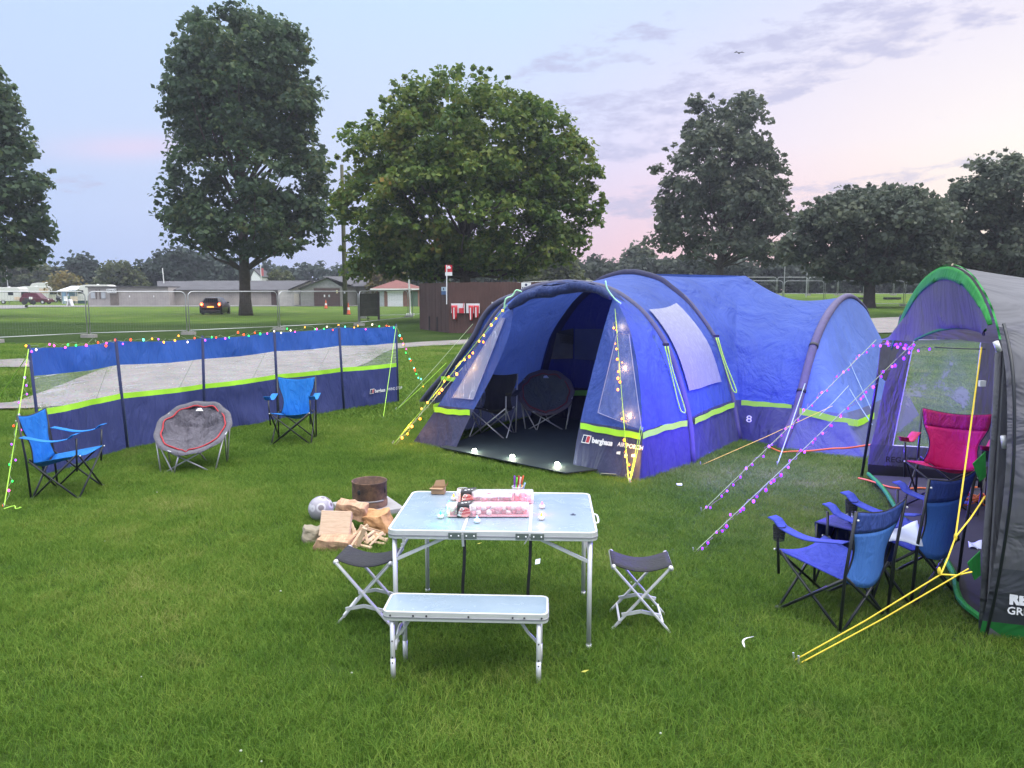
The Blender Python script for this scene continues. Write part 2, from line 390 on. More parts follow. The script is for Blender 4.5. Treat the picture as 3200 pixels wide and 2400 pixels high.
# ------------------------------------------------------------------ grass blades
def grass_patch(name, n, rad, h, w, seed, mat, tuft=.5):
    rg = np.random.default_rng(seed)
    a = rg.uniform(0, 2 * np.pi, n); r = rad * np.sqrt(rg.uniform(0, 1, n)); x = r * np.cos(a); y = r * np.sin(a)
    k = max(6, n // 60); tx = rg.uniform(-rad, rad, k); ty = rg.uniform(-rad, rad, k); pick = rg.integers(0, k, n); use = rg.uniform(0, 1, n) < tuft
    x = np.where(use, tx[pick] + rg.normal(0, .035, n), x); y = np.where(use, ty[pick] + rg.normal(0, .035, n), y)
    hh = h * rg.uniform(.4, 1.15, n); th = rg.uniform(0, 2 * np.pi, n); lean = rg.uniform(.2, 1.5, n) * hh; yaw = rg.uniform(0, 2 * np.pi, n)
    dx, dy = np.cos(yaw), np.sin(yaw); wx, wy = -np.sin(th) * w / 2, np.cos(th) * w / 2
    z = np.zeros(n)
    P = [np.stack([x - wx, y - wy, z], 1), np.stack([x + wx, y + wy, z], 1),
         np.stack([x + wx * .8 + dx * lean * .3, y + wy * .8 + dy * lean * .3, hh * .6], 1), np.stack([x - wx * .8 + dx * lean * .3, y - wy * .8 + dy * lean * .3, hh * .6], 1),
         np.stack([x + dx * lean + wx * .12, y + dy * lean + wy * .12, hh * .95], 1), np.stack([x + dx * lean - wx * .12, y + dy * lean - wy * .12, hh * .95], 1)]
    V = np.stack(P, 1).reshape(-1, 3); b = (np.arange(n) * 6)[:, None]
    Fq = np.concatenate([b + np.array([[0, 1, 2, 3]]), b + np.array([[3, 2, 4, 5]])], 0)
    o = npmesh(name, V, Fq, mat); C.objects.unlink(o); return o
mgr = MT('grass_blade'); gg = mgr.N('ShaderNodeNewGeometry'); pos = gg.outputs['Position']
f = mgr.N('ShaderNodeMath', {0: gg.outputs['Random Per Island'], 1: .5}, operation='MULTIPLY').outputs[0]
f2 = mgr.N('ShaderNodeMath', {0: mgr.noise(.5, 4, .6, pos), 1: 1.25}, operation='MULTIPLY').outputs[0]
f3 = mgr.N('ShaderNodeMath', {0: mgr.noise(3.2, 3, .5, pos), 1: .35}, operation='MULTIPLY').outputs[0]
f = mgr.N('ShaderNodeMath', {0: f, 1: f2}, operation='ADD').outputs[0]; f = mgr.N('ShaderNodeMath', {0: f, 1: f3}, operation='ADD').outputs[0]
f = mgr.N('ShaderNodeMath', {0: f, 1: .53}, operation='SUBTRACT').outputs[0]
cb = mgr.ramp(f, [(.05, (.042, .098, .012)), (.32, (.084, .178, .021)), (.58, (.155, .262, .035)), (.80, (.22, .295, .052)), (.95, (.36, .35, .12))])
wear = mgr.ramp(mgr.noise(.9, 5, .7, pos), [(.60, (0, 0, 0)), (.76, (.7, .7, .7))]); strw = mgr.N('ShaderNodeMath', {0: mgr.N('ShaderNodeSeparateColor', {0: wear}).outputs[0], 1: gg.outputs['Random Per Island']}, operation='MULTIPLY').outputs[0]
cb = mgr.N('ShaderNodeMixRGB', {0: strw, 1: cb, 2: (.26, .22, .10, 1)}).outputs[0]
mgr.l.new(cb, mgr.p.inputs['Base Color']); mgr.p.inputs['Roughness'].default_value = .65; mgr.p.inputs['Specular IOR Level'].default_value = .15
trn = mgr.N('ShaderNodeBsdfTranslucent', {'Color': cb}); mxs = mgr.N('ShaderNodeMixShader', {0: .3}); mgr.l.new(mgr.p.outputs[0], mxs.inputs[1]); mgr.l.new(trn.outputs[0], mxs.inputs[2]); mgr.l.new(mxs.outputs[0], mgr.o.inputs[0])
def inpoly(x, y, pts):
    c = np.zeros(x.shape, bool); n = len(pts); j = n - 1
    for i in range(n):
        xi, yi = pts[i][0], pts[i][1]; xj, yj = pts[j][0], pts[j][1]
        cond = ((yi > y) != (yj > y)) & (x < (xj - xi) * (y - yi) / (yj - yi + 1e-12) + xi); c ^= cond; j = i
    return c
road_polys = [[(p.x, p.y) for p in lo] + [(p.x, p.y) for p in reversed(up)] for lo, up in ROADS]
def scatter(name, ymin, ymax, dens, patches, smin, smax, zs, seed, margin=1.5, excl=(), r=0.0):
    rg = np.random.default_rng(seed); stp = 1 / math.sqrt(dens); W_ = .70 * (ymax + 1.2) + margin
    gx, gy = np.meshgrid(np.arange(-W_, W_, stp), np.arange(ymin, ymax, stp)); x = gx.ravel() + rg.uniform(-.35, .35, gx.size) * stp; y = gy.ravel() + rg.uniform(-.35, .35, gx.size) * stp
    k = np.abs(x) < .70 * (y + 1.2) + margin; x, y = x[k], y[k]
    for pl in list(road_polys) + list(excl):
        bad = inpoly(x, y, pl)
        if r:
            for dx, dy in ((r, 0), (-r, 0), (0, r), (0, -r)): bad |= inpoly(x + dx, y + dy, pl)
        x, y = x[~bad], y[~bad]
    z = ground(x, y); V = np.stack([x, y, z], 1)
    me = bpy.data.meshes.new(name); me.vertices.add(len(V)); me.vertices.foreach_set('co', V.astype(np.float32).ravel()); me.update()
    o = bpy.data.objects.new(name, me); C.objects.link(o)
    col = bpy.data.collections.new(name + '_patches')
    for p in patches: col.objects.link(p)
    ng = bpy.data.node_groups.new(name, 'GeometryNodeTree'); ng.interface.new_socket('Geometry', in_out='INPUT', socket_type='NodeSocketGeometry'); ng.interface.new_socket('Geometry', in_out='OUTPUT', socket_type='NodeSocketGeometry')
    gi = ng.nodes.new('NodeGroupInput'); gout = ng.nodes.new('NodeGroupOutput'); m2p = ng.nodes.new('GeometryNodeMeshToPoints'); ip = ng.nodes.new('GeometryNodeInstanceOnPoints')
    ci = ng.nodes.new('GeometryNodeCollectionInfo'); ci.inputs[0].default_value = col; ci.inputs['Separate Children'].default_value = True; ci.inputs['Reset Children'].default_value = True
    rv = ng.nodes.new('FunctionNodeRandomValue'); rv.data_type = 'FLOAT_VECTOR'; rv.inputs['Min'].default_value = (0, 0, 0); rv.inputs['Max'].default_value = (0, 0, 6.283)
    rs = ng.nodes.new('FunctionNodeRandomValue'); rs.data_type = 'FLOAT'; rs.inputs[2].default_value = smin; rs.inputs[3].default_value = smax
    cx = ng.nodes.new('ShaderNodeCombineXYZ'); mz = ng.nodes.new('ShaderNodeMath'); mz.operation = 'MULTIPLY'; mz.inputs[1].default_value = zs
    l = ng.links; l.new(gi.outputs[0], m2p.inputs[0]); l.new(m2p.outputs[0], ip.inputs['Points']); l.new(ci.outputs[0], ip.inputs['Instance']); ip.inputs['Pick Instance'].default_value = True
    l.new(rv.outputs['Value'], ip.inputs['Rotation']); l.new(rs.outputs[1], cx.inputs[0]); l.new(rs.outputs[1], cx.inputs[1]); l.new(rs.outputs[1], mz.inputs[0]); l.new(mz.outputs[0], cx.inputs[2]); l.new(cx.outputs[0], ip.inputs['Scale'])
    l.new(ip.outputs[0], gout.inputs[0])
    md = o.modifiers.new('grass', 'NODES'); md.node_group = ng
    return tag(o, 'green lawn grass growing over the pitch' if 'near' in name or name == 'grass' else 'green grass growing over the field', 'grass', kind='stuff')
O2 = (1.376, 8.125); TA = (.586, .81); TR = (.81, -.586)
def W(u, t, z=0.0): return Vector((O2[0] + t * TA[0] - u * TR[0], O2[1] + t * TA[1] - u * TR[1], z))
porch_floor = [W(.75, -.30), W(2.8, -.05), W(3.3, 2.9), W(.0, 2.9), W(.25, .6)]
tent_area = [W(.1, .3), W(3.3, .3), W(3.3, 3), W(5.2, 3.2), W(5.2, 6.5), W(-1.5, 6.5), W(-1.4, 3), W(0, 3)]
grey_floor = [(2.86, 4.75), (3.98, 8.25), (7, 7.5), (6, 4)]
gp = [grass_patch('grass_tuft_patch', 4300, .5, .045, .0029, i + 1, mgr.m) for i in range(4)]
gp2 = [grass_patch('grass_tuft_patch_far', 3200, 1.2, .065, .011, i + 11, mgr.m, .4) for i in range(3)]
scatter('grass', 1.6, 13.5, 4.2, gp, .8, 1.15, 1.0, 3, excl=[[(p.x, p.y) for p in porch_floor], grey_floor, [(p.x, p.y) for p in tent_area]], r=.12)
scatter('field_grass', 13.2, 28.5, 1.0, gp2, .9, 1.2, 1.0, 5, 3, excl=[[(p.x, p.y) for p in tent_area]], r=.25)
# clover flowers and odd leaves in the lawn
def bits(name, label, cat, n, mat, size, seed, group):
    rg = random.Random(seed); b = None
    for i in range(n):
        px_, py_ = rg.uniform(50, 3150), rg.uniform(1480, 2380); p = Gz(px_, py_, .045)
        if inpoly(np.array([p.x]), np.array([p.y]), grey_floor)[0]: continue
        if b is None:
            m = MB(); m.sphere((0, 0, 0), size, 6, 4, (1, 1, .7)); b = m.build(name, mat, smooth=True); b.location = p; tag(b, label, cat, group)
        else:
            o = b.copy(); C.objects.link(o); o.location = p; o.scale = [rg.uniform(.6, 1.2)] * 3
bits('clover_flower', 'tiny pale clover flower in the lawn', 'flower', 13, plain('clover_petal', (.34, .38, .26), .7), .007, 8, 'pale clover flowers scattered in the lawn')
# ------------------------------------------------------------------ trees
def leaf_cloud(centres, radii, per, size, seed, flat=.6, droop=.0):
    rg = np.random.default_rng(seed); Cn = np.repeat(np.asarray(centres, float), per, axis=0); Rr = np.repeat(np.asarray(radii, float), per)
    n = len(Cn); d = rg.normal(size=(n, 3)); d /= np.linalg.norm(d, axis=1)[:, None]; rr = rg.uniform(0, 1, n) ** .45
    P = Cn + d * (rr * Rr)[:, None] * np.array([1, 1, flat]); P[:, 2] -= droop * (d[:, 0] ** 2 + d[:, 1] ** 2) * Rr * rr
    nrm = rg.normal(size=(n, 3)) * .7 + np.array([0, 0, .7]) + d * .5; nrm /= np.linalg.norm(nrm, axis=1)[:, None]
    t = np.cross(nrm, rg.normal(size=(n, 3))); t /= np.linalg.norm(t, axis=1)[:, None]; b = np.cross(nrm, t)
    s = (size * rg.uniform(.6, 1.25, n))[:, None]
    # a pointed, slightly folded leaf spray: 5 points, 2 faces
    q = [P - t * s * .5, P + b * s * .42 + nrm * s * .12 - t * s * .02, P + t * s * .6, P - b * s * .42 + nrm * s * .12 + t * s * .05]
    V = np.stack(q, 1).reshape(-1, 3); base = (np.arange(n) * 4)[:, None]
    return V, base + np.array([[0, 1, 2, 3]])
LM = {
 'shade': leafmat('leaf_dusky', [(.15, (.040, .072, .050)), (.45, (.062, .108, .056)), (.7, (.092, .145, .055)), (.9, (.15, .16, .055))]),
 'green': leafmat('leaf_green', [(.12, (.038, .078, .022)), (.4, (.075, .14, .026)), (.62, (.15, .215, .034)), (.86, (.22, .235, .045)), (.985, (.33, .20, .045))]),
 'grey': leafmat('leaf_grey', [(.15, (.060, .080, .062)), (.5, (.092, .115, .078)), (.8, (.135, .15, .088))]),
 'olive': leafmat('leaf_olive', [(.15, (.035, .052, .018)), (.5, (.065, .085, .028)), (.8, (.11, .12, .04))]),
 'yellow': leafmat('leaf_yellowing', [(.15, (.09, .09, .025)), (.5, (.16, .14, .035)), (.8, (.24, .17, .05))]),
 'hedge': leafmat('leaf_hedge', [(.15, (.026, .038, .030)), (.5, (.042, .056, .040)), (.8, (.065, .080, .05))]),
 'blue': leafmat('leaf_dark', [(.15, (.020, .036, .032)), (.5, (.030, .050, .040)), (.8, (.045, .070, .048))]),
}
def tree(name, label, D, trunk_px, trunk_w, lobes, ncl, per, size, mat, seed, crad=(.7, 1.25), top=None, group=None, edge=.45, flat=.6, depth=1.0, branches=26):
    base = on(trunk_px, D); rg = np.random.default_rng(seed); k = D / F
    root = thing(name, label, 'tree', base, 0, group)
    cs, rr = [], []
    areas = np.array([l[2] * l[3] for l in lobes], float); areas /= areas.sum()
    Lw = [(at(l[0], l[1], D), l[2] * k, l[3] * k) for l in lobes]
    for i in rg.choice(len(lobes), ncl, p=areas):
        c, rx, rz = Lw[i]; d = rg.normal(size=3); d /= np.linalg.norm(d); q = edge + (1 - edge) * rg.uniform(0, 1) ** .5
        cs.append([c.x + d[0] * rx * q, c.y + d[1] * rx * q * depth, c.z + d[2] * rz * q]); rr.append(rg.uniform(*crad))
    core = np.array(cs); ctr = core.mean(0)
    if per > 40:                          # short outer sprays that break up the outline
        for i in rg.choice(len(lobes), int(ncl * .55), p=areas):
            c, rx, rz = Lw[i]; d = rg.normal(size=3); d /= np.linalg.norm(d); q = rg.uniform(.98, 1.16)
            cs.append([c.x + d[0] * rx * q, c.y + d[1] * rx * q * depth, c.z + d[2] * rz * q]); rr.append(rg.uniform(.28, .55) * crad[0])
    npc = np.array([per] * len(core) + [max(6, int(per * .2))] * (len(cs) - len(core))); cs = np.array(cs)
    V, Fq = leaf_cloud(np.repeat(cs - np.array(base), npc, axis=0), np.repeat(np.array(rr), npc), 1, size, seed + 1, flat, .3); cs = core
    npmesh('crown', V, Fq, mat, root)
    tw = trunk_w * k / 2; topz = (top and at(trunk_px, top, D).z or cs[:, 2].mean()) - base.z
    b = MB(); rnd = random.Random(seed); wob = [Vector((rnd.uniform(-.15, .15), rnd.uniform(-.15, .15), 0)) for _ in range(9)]
    pts = [Vector((0, 0, -.2))] + [Vector((0, 0, topz * (i + .6) / 9)) + wob[i] * (i / 5) for i in range(9)]
    rs = [tw * 1.35] + [max(.05, tw * (1.0 - .1 * i)) for i in range(9)]
    b.tube(pts, rs, 10); tr = b.build('trunk', M['bark'], root, smooth=True)
    b = MB(); order = rg.permutation(len(cs))[:branches]
    for j in order:
        e = Vector(cs[j]) - base; h = min(max(e.z * .62 - rnd.uniform(.5, 2), topz * .12 + 1.2), topz * .85); i = min(8, int(h / topz * 9)); s = Vector((0, 0, h)) + wob[i] * (i / 5)
        mpt = s.lerp(e, .5) + Vector((rnd.uniform(-.4, .4), rnd.uniform(-.4, .4), -.2 * (e - s).length * .4))
        r0 = tw * .34; b.tube([s, s.lerp(mpt, .5) + Vector((0, 0, .1)), mpt, e], [r0, r0 * .75, r0 * .5, r0 * .15], 6)
    b.build('limbs', M['bark'], root, smooth=True)
    return root
tree('maple_tree', 'tallest tree, a dark narrow one behind the black hatchback', 64, 765, 36,
     [(765, 155, 180, 110), (640, 200, 95, 120), (870, 165, 80, 100), (715, 250, 180, 115), (835, 260, 140, 125), (755, 330, 215, 145), (625, 350, 90, 110), (890, 340, 95, 125), (770, 520, 225, 145), (910, 520, 100, 125), (625, 600, 85, 150), (775, 690, 215, 110), (950, 650, 80, 90), (640, 60, 60, 50), (790, 55, 60, 45), (640, 710, 95, 70), (890, 745, 130, 45), (560, 640, 60, 80)],
     620, 74, .40, LM['shade'], 5, (.8, 1.5), 200, edge=.5, depth=.9, branches=40)
tree('maple_tree', 'broad round tree turning yellow behind the brown bin enclosure', 50, 1455, 38,
     [(1440, 420, 260, 170), (1300, 470, 170, 130), (1400, 315, 150, 75), (1620, 470, 190, 150), (1460, 640, 330, 190), (1180, 640, 130, 130), (1760, 620, 110, 190), (1200, 760, 120, 70), (1560, 780, 200, 70), (1330, 770, 170, 70), (1110, 430, 50, 40), (1790, 460, 40, 50), (1070, 560, 40, 90), (1300, 830, 120, 40), (1620, 830, 130, 40), (1480, 800, 160, 40), (1150, 830, 60, 30)],
     820, 76, .31, LM['green'], 8, (.6, 1.15), 420, edge=.5, depth=.9, branches=44)
tree('maple_tree', 'dark tree cut off by the left edge above the caravans', 60, -150, 40,
     [(-120, 420, 170, 220), (-60, 520, 165, 160), (-40, 700, 170, 150), (-100, 300, 110, 110), (60, 600, 90, 50), (30, 760, 90, 60)],
     330, 56, .44, LM['shade'], 12, (.8, 1.4), 400, edge=.45)
tree('maple_tree', 'upright grey-green tree standing alone above the blue tent roof', 75, 2247, 26,
     [(2270, 420, 120, 110), (2230, 520, 170, 130), (2330, 560, 120, 130), (2250, 660, 190, 110), (2130, 640, 70, 50), (2390, 700, 90, 70), (2100, 745, 60, 26), (2250, 780, 190, 40), (2420, 790, 60, 30), (2180, 350, 30, 40), (2330, 340, 34, 50)],
     400, 54, .46, LM['grey'], 15, (.8, 1.4), 420, edge=.5, branches=44)
tree('maple_tree', 'low wide tree rising from the fenced lawn left of the green arch', 57, 2718, 36,
     [(2720, 690, 200, 95), (2600, 690, 90, 70), (2860, 720, 120, 110), (2680, 620, 60, 40), (2780, 640, 120, 50), (2600, 800, 120, 55), (2820, 820, 150, 55), (2480, 770, 50, 40), (2700, 830, 120, 40)],
     470, 54, .36, LM['grey'], 19, (.6, 1.1), 680, edge=.4, branches=40)
tree('maple_tree', 'large tree with gaps of sky cut off by the right edge', 60, 3140, 34,
     [(3130, 600, 150, 110), (3050, 640, 90, 80), (3220, 600, 150, 130), (3100, 760, 150, 90), (3230, 780, 160, 110), (3000, 760, 60, 60)],
     350, 54, .36, LM['grey'], 23, (.6, 1.1), 560, edge=.45, branches=40)
# recognisable trees and bushes of the background
def bush(label, D, px_, lobes, ncl, mat, seed, size=.8, name='background_tree', tw=14, group=None):
    return tree(name, label, D, px_, tw, lobes, ncl, 34, size, mat, seed, (1.0, 2.0), None, group, .35, .75, .6, 8)
bush('dark blue-green round tree rising left of the toilet block', 150, 350 - 100, [(250, 850, 55, 52), (245, 890, 60, 30), (285, 880, 28, 34)], 110, LM['blue'], 31, .9)
bush('small yellow-green bush behind the caravan awning', 130, 205, [(205, 882, 38, 22)], 46, LM['yellow'], 32, .6, 'bush', 8)
bush('olive green rounded tree behind the toilet block roof', 140, 375, [(375, 865, 65, 48), (345, 885, 45, 30), (420, 885, 40, 32)], 120, LM['olive'], 33, .8)
bush('tree mass behind the caravans at far left', 150, 60, [(40, 850, 80, 55), (110, 865, 70, 42), (160, 868, 45, 34), (-30, 850, 80, 70)], 150, LM['olive'], 34, .9)
bush('large dark tree behind the left end of the long shed', 145, 560, [(560, 840, 95, 62), (490, 850, 70, 48), (620, 850, 70, 50), (450, 870, 40, 36)], 190, LM['blue'], 35, .9)
bush('dark tree beside the trunk of the tall tree, behind the shed roof', 150, 700, [(700, 850, 60, 50), (660, 840, 50, 50), (730, 870, 40, 30)], 90, LM['blue'], 36, .9)
bush('small light green bush right of the tall tree trunk, above the shed roof', 135, 880, [(880, 868, 26, 26), (860, 880, 30, 18)], 40, LM['olive'], 37, .6, 'bush', 8)
bush('tree with yellowing leaves left of the white lamp post', 110, 1215, [(1215, 850, 48, 42), (1190, 880, 30, 24), (1250, 830, 30, 34)], 90, LM['yellow'], 38, .55)
bush('olive tree between the broad yellowing tree and the blue tent', 105, 1750, [(1745, 840, 60, 55), (1700, 870, 60, 38), (1790, 880, 40, 30)], 120, LM['olive'], 39, .65)
bush('round-topped tree in the far hedge above the blue tent', 125, 1995, [(1995, 815, 46, 48), (1970, 860, 60, 36)], 90, LM['grey'], 40, .75)
# the far wood, one mass
def wood(name, label, prof, D, mat, seed, n, size=1.0, bottom=905, dd=14):
    rg = np.random.default_rng(seed); cs = []
    P = np.array(prof, float); ks = D / F
    for _ in range(n):
        px_ = rg.uniform(P[0, 0], P[-1, 0]); tp = np.interp(px_, P[:, 0], P[:, 1]); tp += 9 * math.sin(px_ * .11 + seed) + 6 * math.sin(px_ * .043)
        py_ = tp + 14 + (bottom - tp - 14) * rg.uniform(0, 1) ** 1.3; p = at(px_, py_, D + rg.uniform(0, dd)); cs.append(list(p))
    V, Fq = leaf_cloud(cs, rg.uniform(1.2, 2.4, n), 26, size, seed, .8)
    o = npmesh(name, V, Fq, mat); tag(o, label, 'woodland', kind='stuff'); return o
wood('far_wood', 'far-off dark wood along the left horizon', [(-300, 820), (0, 830), (430, 860), (640, 830), (760, 838), (1000, 826), (1100, 828), (1180, 845), (1300, 850)], 175, LM['blue'], 51, 900, 1.2, 912)
wood('far_hedge', 'tall grey-green hedge closing the field on the right', [(1270, 842), (1450, 834), (1560, 850), (1700, 830), (1830, 820), (1880, 812), (1930, 830), (2060, 815), (2200, 805), (2330, 815), (2450, 825), (2600, 840), (2900, 845), (3100, 840), (3500, 830), (4600, 830)], 118, LM['hedge'], 52, 2600, .85, 905, 12)

# ------------------------------------------------------------------ buildings
M['shedroof'] = plain('asbestos_roof', (.075, .072, .080), .9, 0, .2, .6)
M['shedwall'] = plain('boarded_wall', (.36, .32, .29), .9, 0, .14, .9)
M['block'] = plain('grey_blockwork', (.36, .325, .31), .9, 0, .12, 1.2)
M['brown'] = plain('brown_stain', (.07, .04, .036), .85, 0, .2, 1)
M['greydoor'] = plain('blue_grey_door', (.10, .115, .15), .6, 0, .1)
M['redtile'] = plain('red_tiles', (.17, .06, .05), .85, 0, .2, 2)
M['brick'] = plain('brick', (.26, .13, .10), .9, 0, .2, 2)
M['shutter'] = plain('white_shutter', (.72, .72, .76), .5, 0, .05, 1)
M['glassd'] = plain('dark_glass', (.02, .022, .03), .12, 0, .1)
M['palewin'] = plain('frosted_pane', (.42, .44, .47), .3, 0, .1)
M['navysign'] = plain('navy_ink', (.02, .03, .09), .5, 0, 0)
M['ink'] = plain('black_ink', (.02, .02, .025), .5, 0, 0)
def facing(px0, px1, D0, D1): return on(px0, D0), on(px1, D1)
def wallbox(a, b, h, depth, mat, name, parent, z0=0.0, d0=0.0):   # a wall slab from a to b, growing away from the camera
    a, b = Vector(a), Vector(b); d = (b - a); d.z = 0; n = Vector((-d.y, d.x, 0)).normalized(); m = MB()
    p = [a + n * d0 + Vector((0, 0, z0)), b + n * d0 + Vector((0, 0, z0)), b + n * (d0 + depth) + Vector((0, 0, z0)), a + n * (d0 + depth) + Vector((0, 0, z0))]
    m.prism(p, (0, 0, h)); return m.build(name, mat, parent, world=True)
def onwall(a, b, px_, h):                   # point on the wall plane a-b in the column px_ at height h
    a, b = Vector(a), Vector(b); k = ray(px_, 900); k = k.x / k.y
    s = (k * a.y - a.x) / ((b.x - a.x) - k * (b.y - a.y)); p = a.lerp(b, s); return Vector((p.x, p.y, p.z + h))
def panel(a, b, x0, x1, z0, z1, mat, name, parent, out=.03, depth=.06):
    p, q = onwall(a, b, x0, 0), onwall(a, b, x1, 0); return wallbox(p, q, z1 - z0, depth, mat, name, parent, z0, -out - depth)
# toilet block
a, b = on(274, 104), on(526, 104); T = thing('toilet_block', 'low flat-roofed grey toilet block with a TOILETS sign over its door', 'building', a)
wallbox(a, b, 2.45, 6, M['block'], 'wall', T); wallbox(a + Vector((-.2, 0, 0)), b, .16, 6.3, M['shedroof'], 'roof', T, 2.45, -.25)
for x0, x1 in ((283, 296), (316, 329)):
    w = panel(a, b, x0, x1, 1.0, 1.95, M['palewin'], 'window', T)
dr = panel(a, b, 343, 369, 0, 2.0, plain('worn_door', (.17, .14, .12), .8, 0, .2, 2), 'door', T)
for x in (300, 311): panel(a, b, x, x + 1.6, .9, 2.2, M['brown'], 'bracket', T, .05)
for x in (403, 479): panel(a, b, x, x + 2.4, 1.15, 1.4, M['white'], 'wall_lamp', T, .06)
sb_ = panel(a, b, 337, 367, 1.72, 2.28, M['white'], 'sign_board', T, .32, .05)
p0 = onwall(a, b, 338.5, 1.82); text('TOILETS', .5, M['ink'], T, frame(p0 + Vector((0, -.39, 0)), b - a, (0, 0, 1)), 'lettering', bold=.012, sx=.78)
# long shed
a, b = on(526, 106), on(912, 106); T = thing('long_shed', 'long low shed with a dark sheet roof and boarded grey wall', 'building', a)
wallbox(a, b, 2.15, 9, M['shedwall'], 'wall', T)
n = Vector((0, 1, 0)); z = Vector((0, 0, 1)); m = MB()
a2 = on(440, 108); m.add([a - n * .5 + z * 2.1 + Vector((-1.2, 0, 0)), b - n * .5 + z * 2.1 + Vector((.4, 0, 0)), b + n * 5 + z * 3.35 + Vector((2.0, 0, 0)), a2 + n * 5 + z * 3.35, b + n * 10.5 + z * 2.1, a2 + n * 10.5 + z * 2.1],
      [(0, 1, 2, 3), (3, 2, 4, 5)]); rf = m.build('roof', M['shedroof'], T, world=True, solid=.1)
m = MB()
for i in range(14):
    p = lerp(a2 + n * 5 + z * 3.42 + Vector((6, 0, 0)), b + n * 5 + z * 3.42 + Vector((1.5, 0, 0)), i / 13.6); m.box(p, (1.35, .5, .1))
m.build('ridge_cap', plain('pale_ridge', (.3, .29, .29), .9), T, world=True)
panel(a, b, 529, 540, 0, 2.0, M['greydoor'], 'door', T); panel(a, b, 847, 868, 0, 1.95, M['brown'], 'door', T)
m = MB(); m.tube([on(513, 103) + z * 3.0, on(511, 103) + z * 5.0], .06, 6); tag(m.build('flue_pipe', M['white']), 'thin white pipe standing on the roof between toilet block and long shed', 'pipe')
# gable shed (right end of the long row)
a, b = on(868, 103), on(937, 103); T = thing('gable_shed', 'pale boarded shed end with a cream door, next to the brown-doored barn', 'building', a)
wallbox(a, b, 2.1, 8, plain('pale_boards', (.42, .40, .37), .9, 0, .15, 2), 'wall', T)
m = MB(); m.prism([a + z * 2.1, b + z * 2.1 - Vector((0, 0, 0)), on(972, 103) + z * 3.2], (0, 7, 0)); 
m2 = MB(); m2.add([on(900, 102.6) + z * 2.15, on(975, 102.6) + z * 3.45, on(995, 102.6) + z * 2.5, on(995, 110) + z * 2.6, on(975, 111) + z * 3.5, on(900, 111) + z * 2.2], [(0, 1, 4, 5), (1, 2, 3, 4)])
m2.build('roof', M['shedroof'], T, world=True, solid=.12)
m3 = MB(); m3.prism([on(905, 103.05) + z * 2.1, on(990, 103.05) + z * 2.1, on(972, 103.05) + z * 3.25], (0, 3, 0)); m3.build('gable', plain('cream_boards', (.5, .44, .36), .9, 0, .15, 2), T, world=True)
panel(a, b, 919, 934, .15, 1.65, plain('cream_door', (.50, .45, .36), .7, 0, .1), 'door', T)
# brown doored barn
a, b = on(938, 101), on(1068, 101); T = thing('barn', 'grey gabled barn with wide brown doors behind the traffic cone', 'building', a)
wallbox(a, b, 2.5, 9, plain('grey_boards', (.22, .215, .20), .9, 0, .2, 3), 'wall', T)
m = MB(); m.prism([a + z * 2.5 + n * .05, b + z * 2.5 + n * .05, on(1022, 101.05) + z * 3.65], (0, 8.8, 0)); m.build('gable', plain('weathered_boards', (.27, .27, .27), .9, 0, .2, 3), T, world=True)
m = MB(); ap = on(1022, 100.7) + z * 3.75; m.add([on(932, 100.7) + z * 2.3, ap, on(1095, 100.7) + z * 2.75, on(1095, 111) + z * 2.75, ap + n * 10.5 + Vector((3, 0, 0)), on(932, 111) + z * 2.3], [(0, 1, 4, 5), (1, 2, 3, 4)])
m.build('roof', M['shedroof'], T, world=True, solid=.12)
panel(a, b, 981, 1062, 0, 2.35, M['brown'], 'barn_door', T)
panel(a, b, 1012, 1016, 1.2, 1.5, M['white'], 'notice', T, .12, .02); panel(a, b, 1026, 1031, 1.2, 1.5, M['palewin'], 'notice', T, .12, .02); panel(a, b, 1051, 1056, 1.7, 2.1, plain('yellow_notice', (.6, .55, .3), .6), 'notice', T, .12, .02)
# far barn roof and kiosk
a, b = on(1095, 112), on(1235, 112); T = thing('long_barn', 'long grey-roofed barn running behind the red-roofed kiosk', 'building', a)
wallbox(a, b, 2.6, 8, M['shedwall'], 'wall', T); m = MB(); m.add([a - n * .4 + z * 2.6, b - n * .4 + z * 2.6, b + n * 4 + z * 4.1, a + n * 4 + z * 4.1 + Vector((-5, 0, 0)), b + n * 8.5 + z * 2.6, a + n * 8.5 + z * 2.6], [(0, 1, 2, 3), (3, 2, 4, 5)]); m.build('roof', M['shedroof'], T, world=True, solid=.1)
a, b = on(1176, 100), on(1306, 100); T = thing('kiosk', 'brick kiosk with a red tiled pyramid roof and a white roller shutter', 'building', a)
wallbox(a, b, 2.3, 5.4, M['brick'], 'wall', T); ap = on(1240, 103) + z * 3.45; e = z * 2.3
m = MB(); c0, c1 = a + e + Vector((-.7, -.5, 0)), b + e + Vector((.5, -.5, 0)); c2, c3 = c1 + n * 6.4, c0 + n * 6.4; m.add([c0, c1, c2, c3, ap], [(0, 1, 4), (1, 2, 4), (2, 3, 4), (3, 0, 4), (0, 3, 2, 1)]); m.build('roof', M['redtile'], T, world=True)
wallbox(c0 - z * 2.3, c1 - z * 2.3, .18, .06, M['white'], 'fascia', T, 2.12, -.08)
s_ = panel(a, b, 1211, 1259, 0, 1.85, M['shutter'], 'roller_shutter', T, .05); panel(a, b, 1209, 1261, 1.85, 2.1, M['white'], 'shutter_box', T, .1, .15)
panel(a, b, 1182, 1200, 0, 2.1, M['palewin'], 'window', T); panel(a, b, 1283, 1305, 0, 1.95, plain('green_door', (.10, .15, .11), .7), 'door', T)
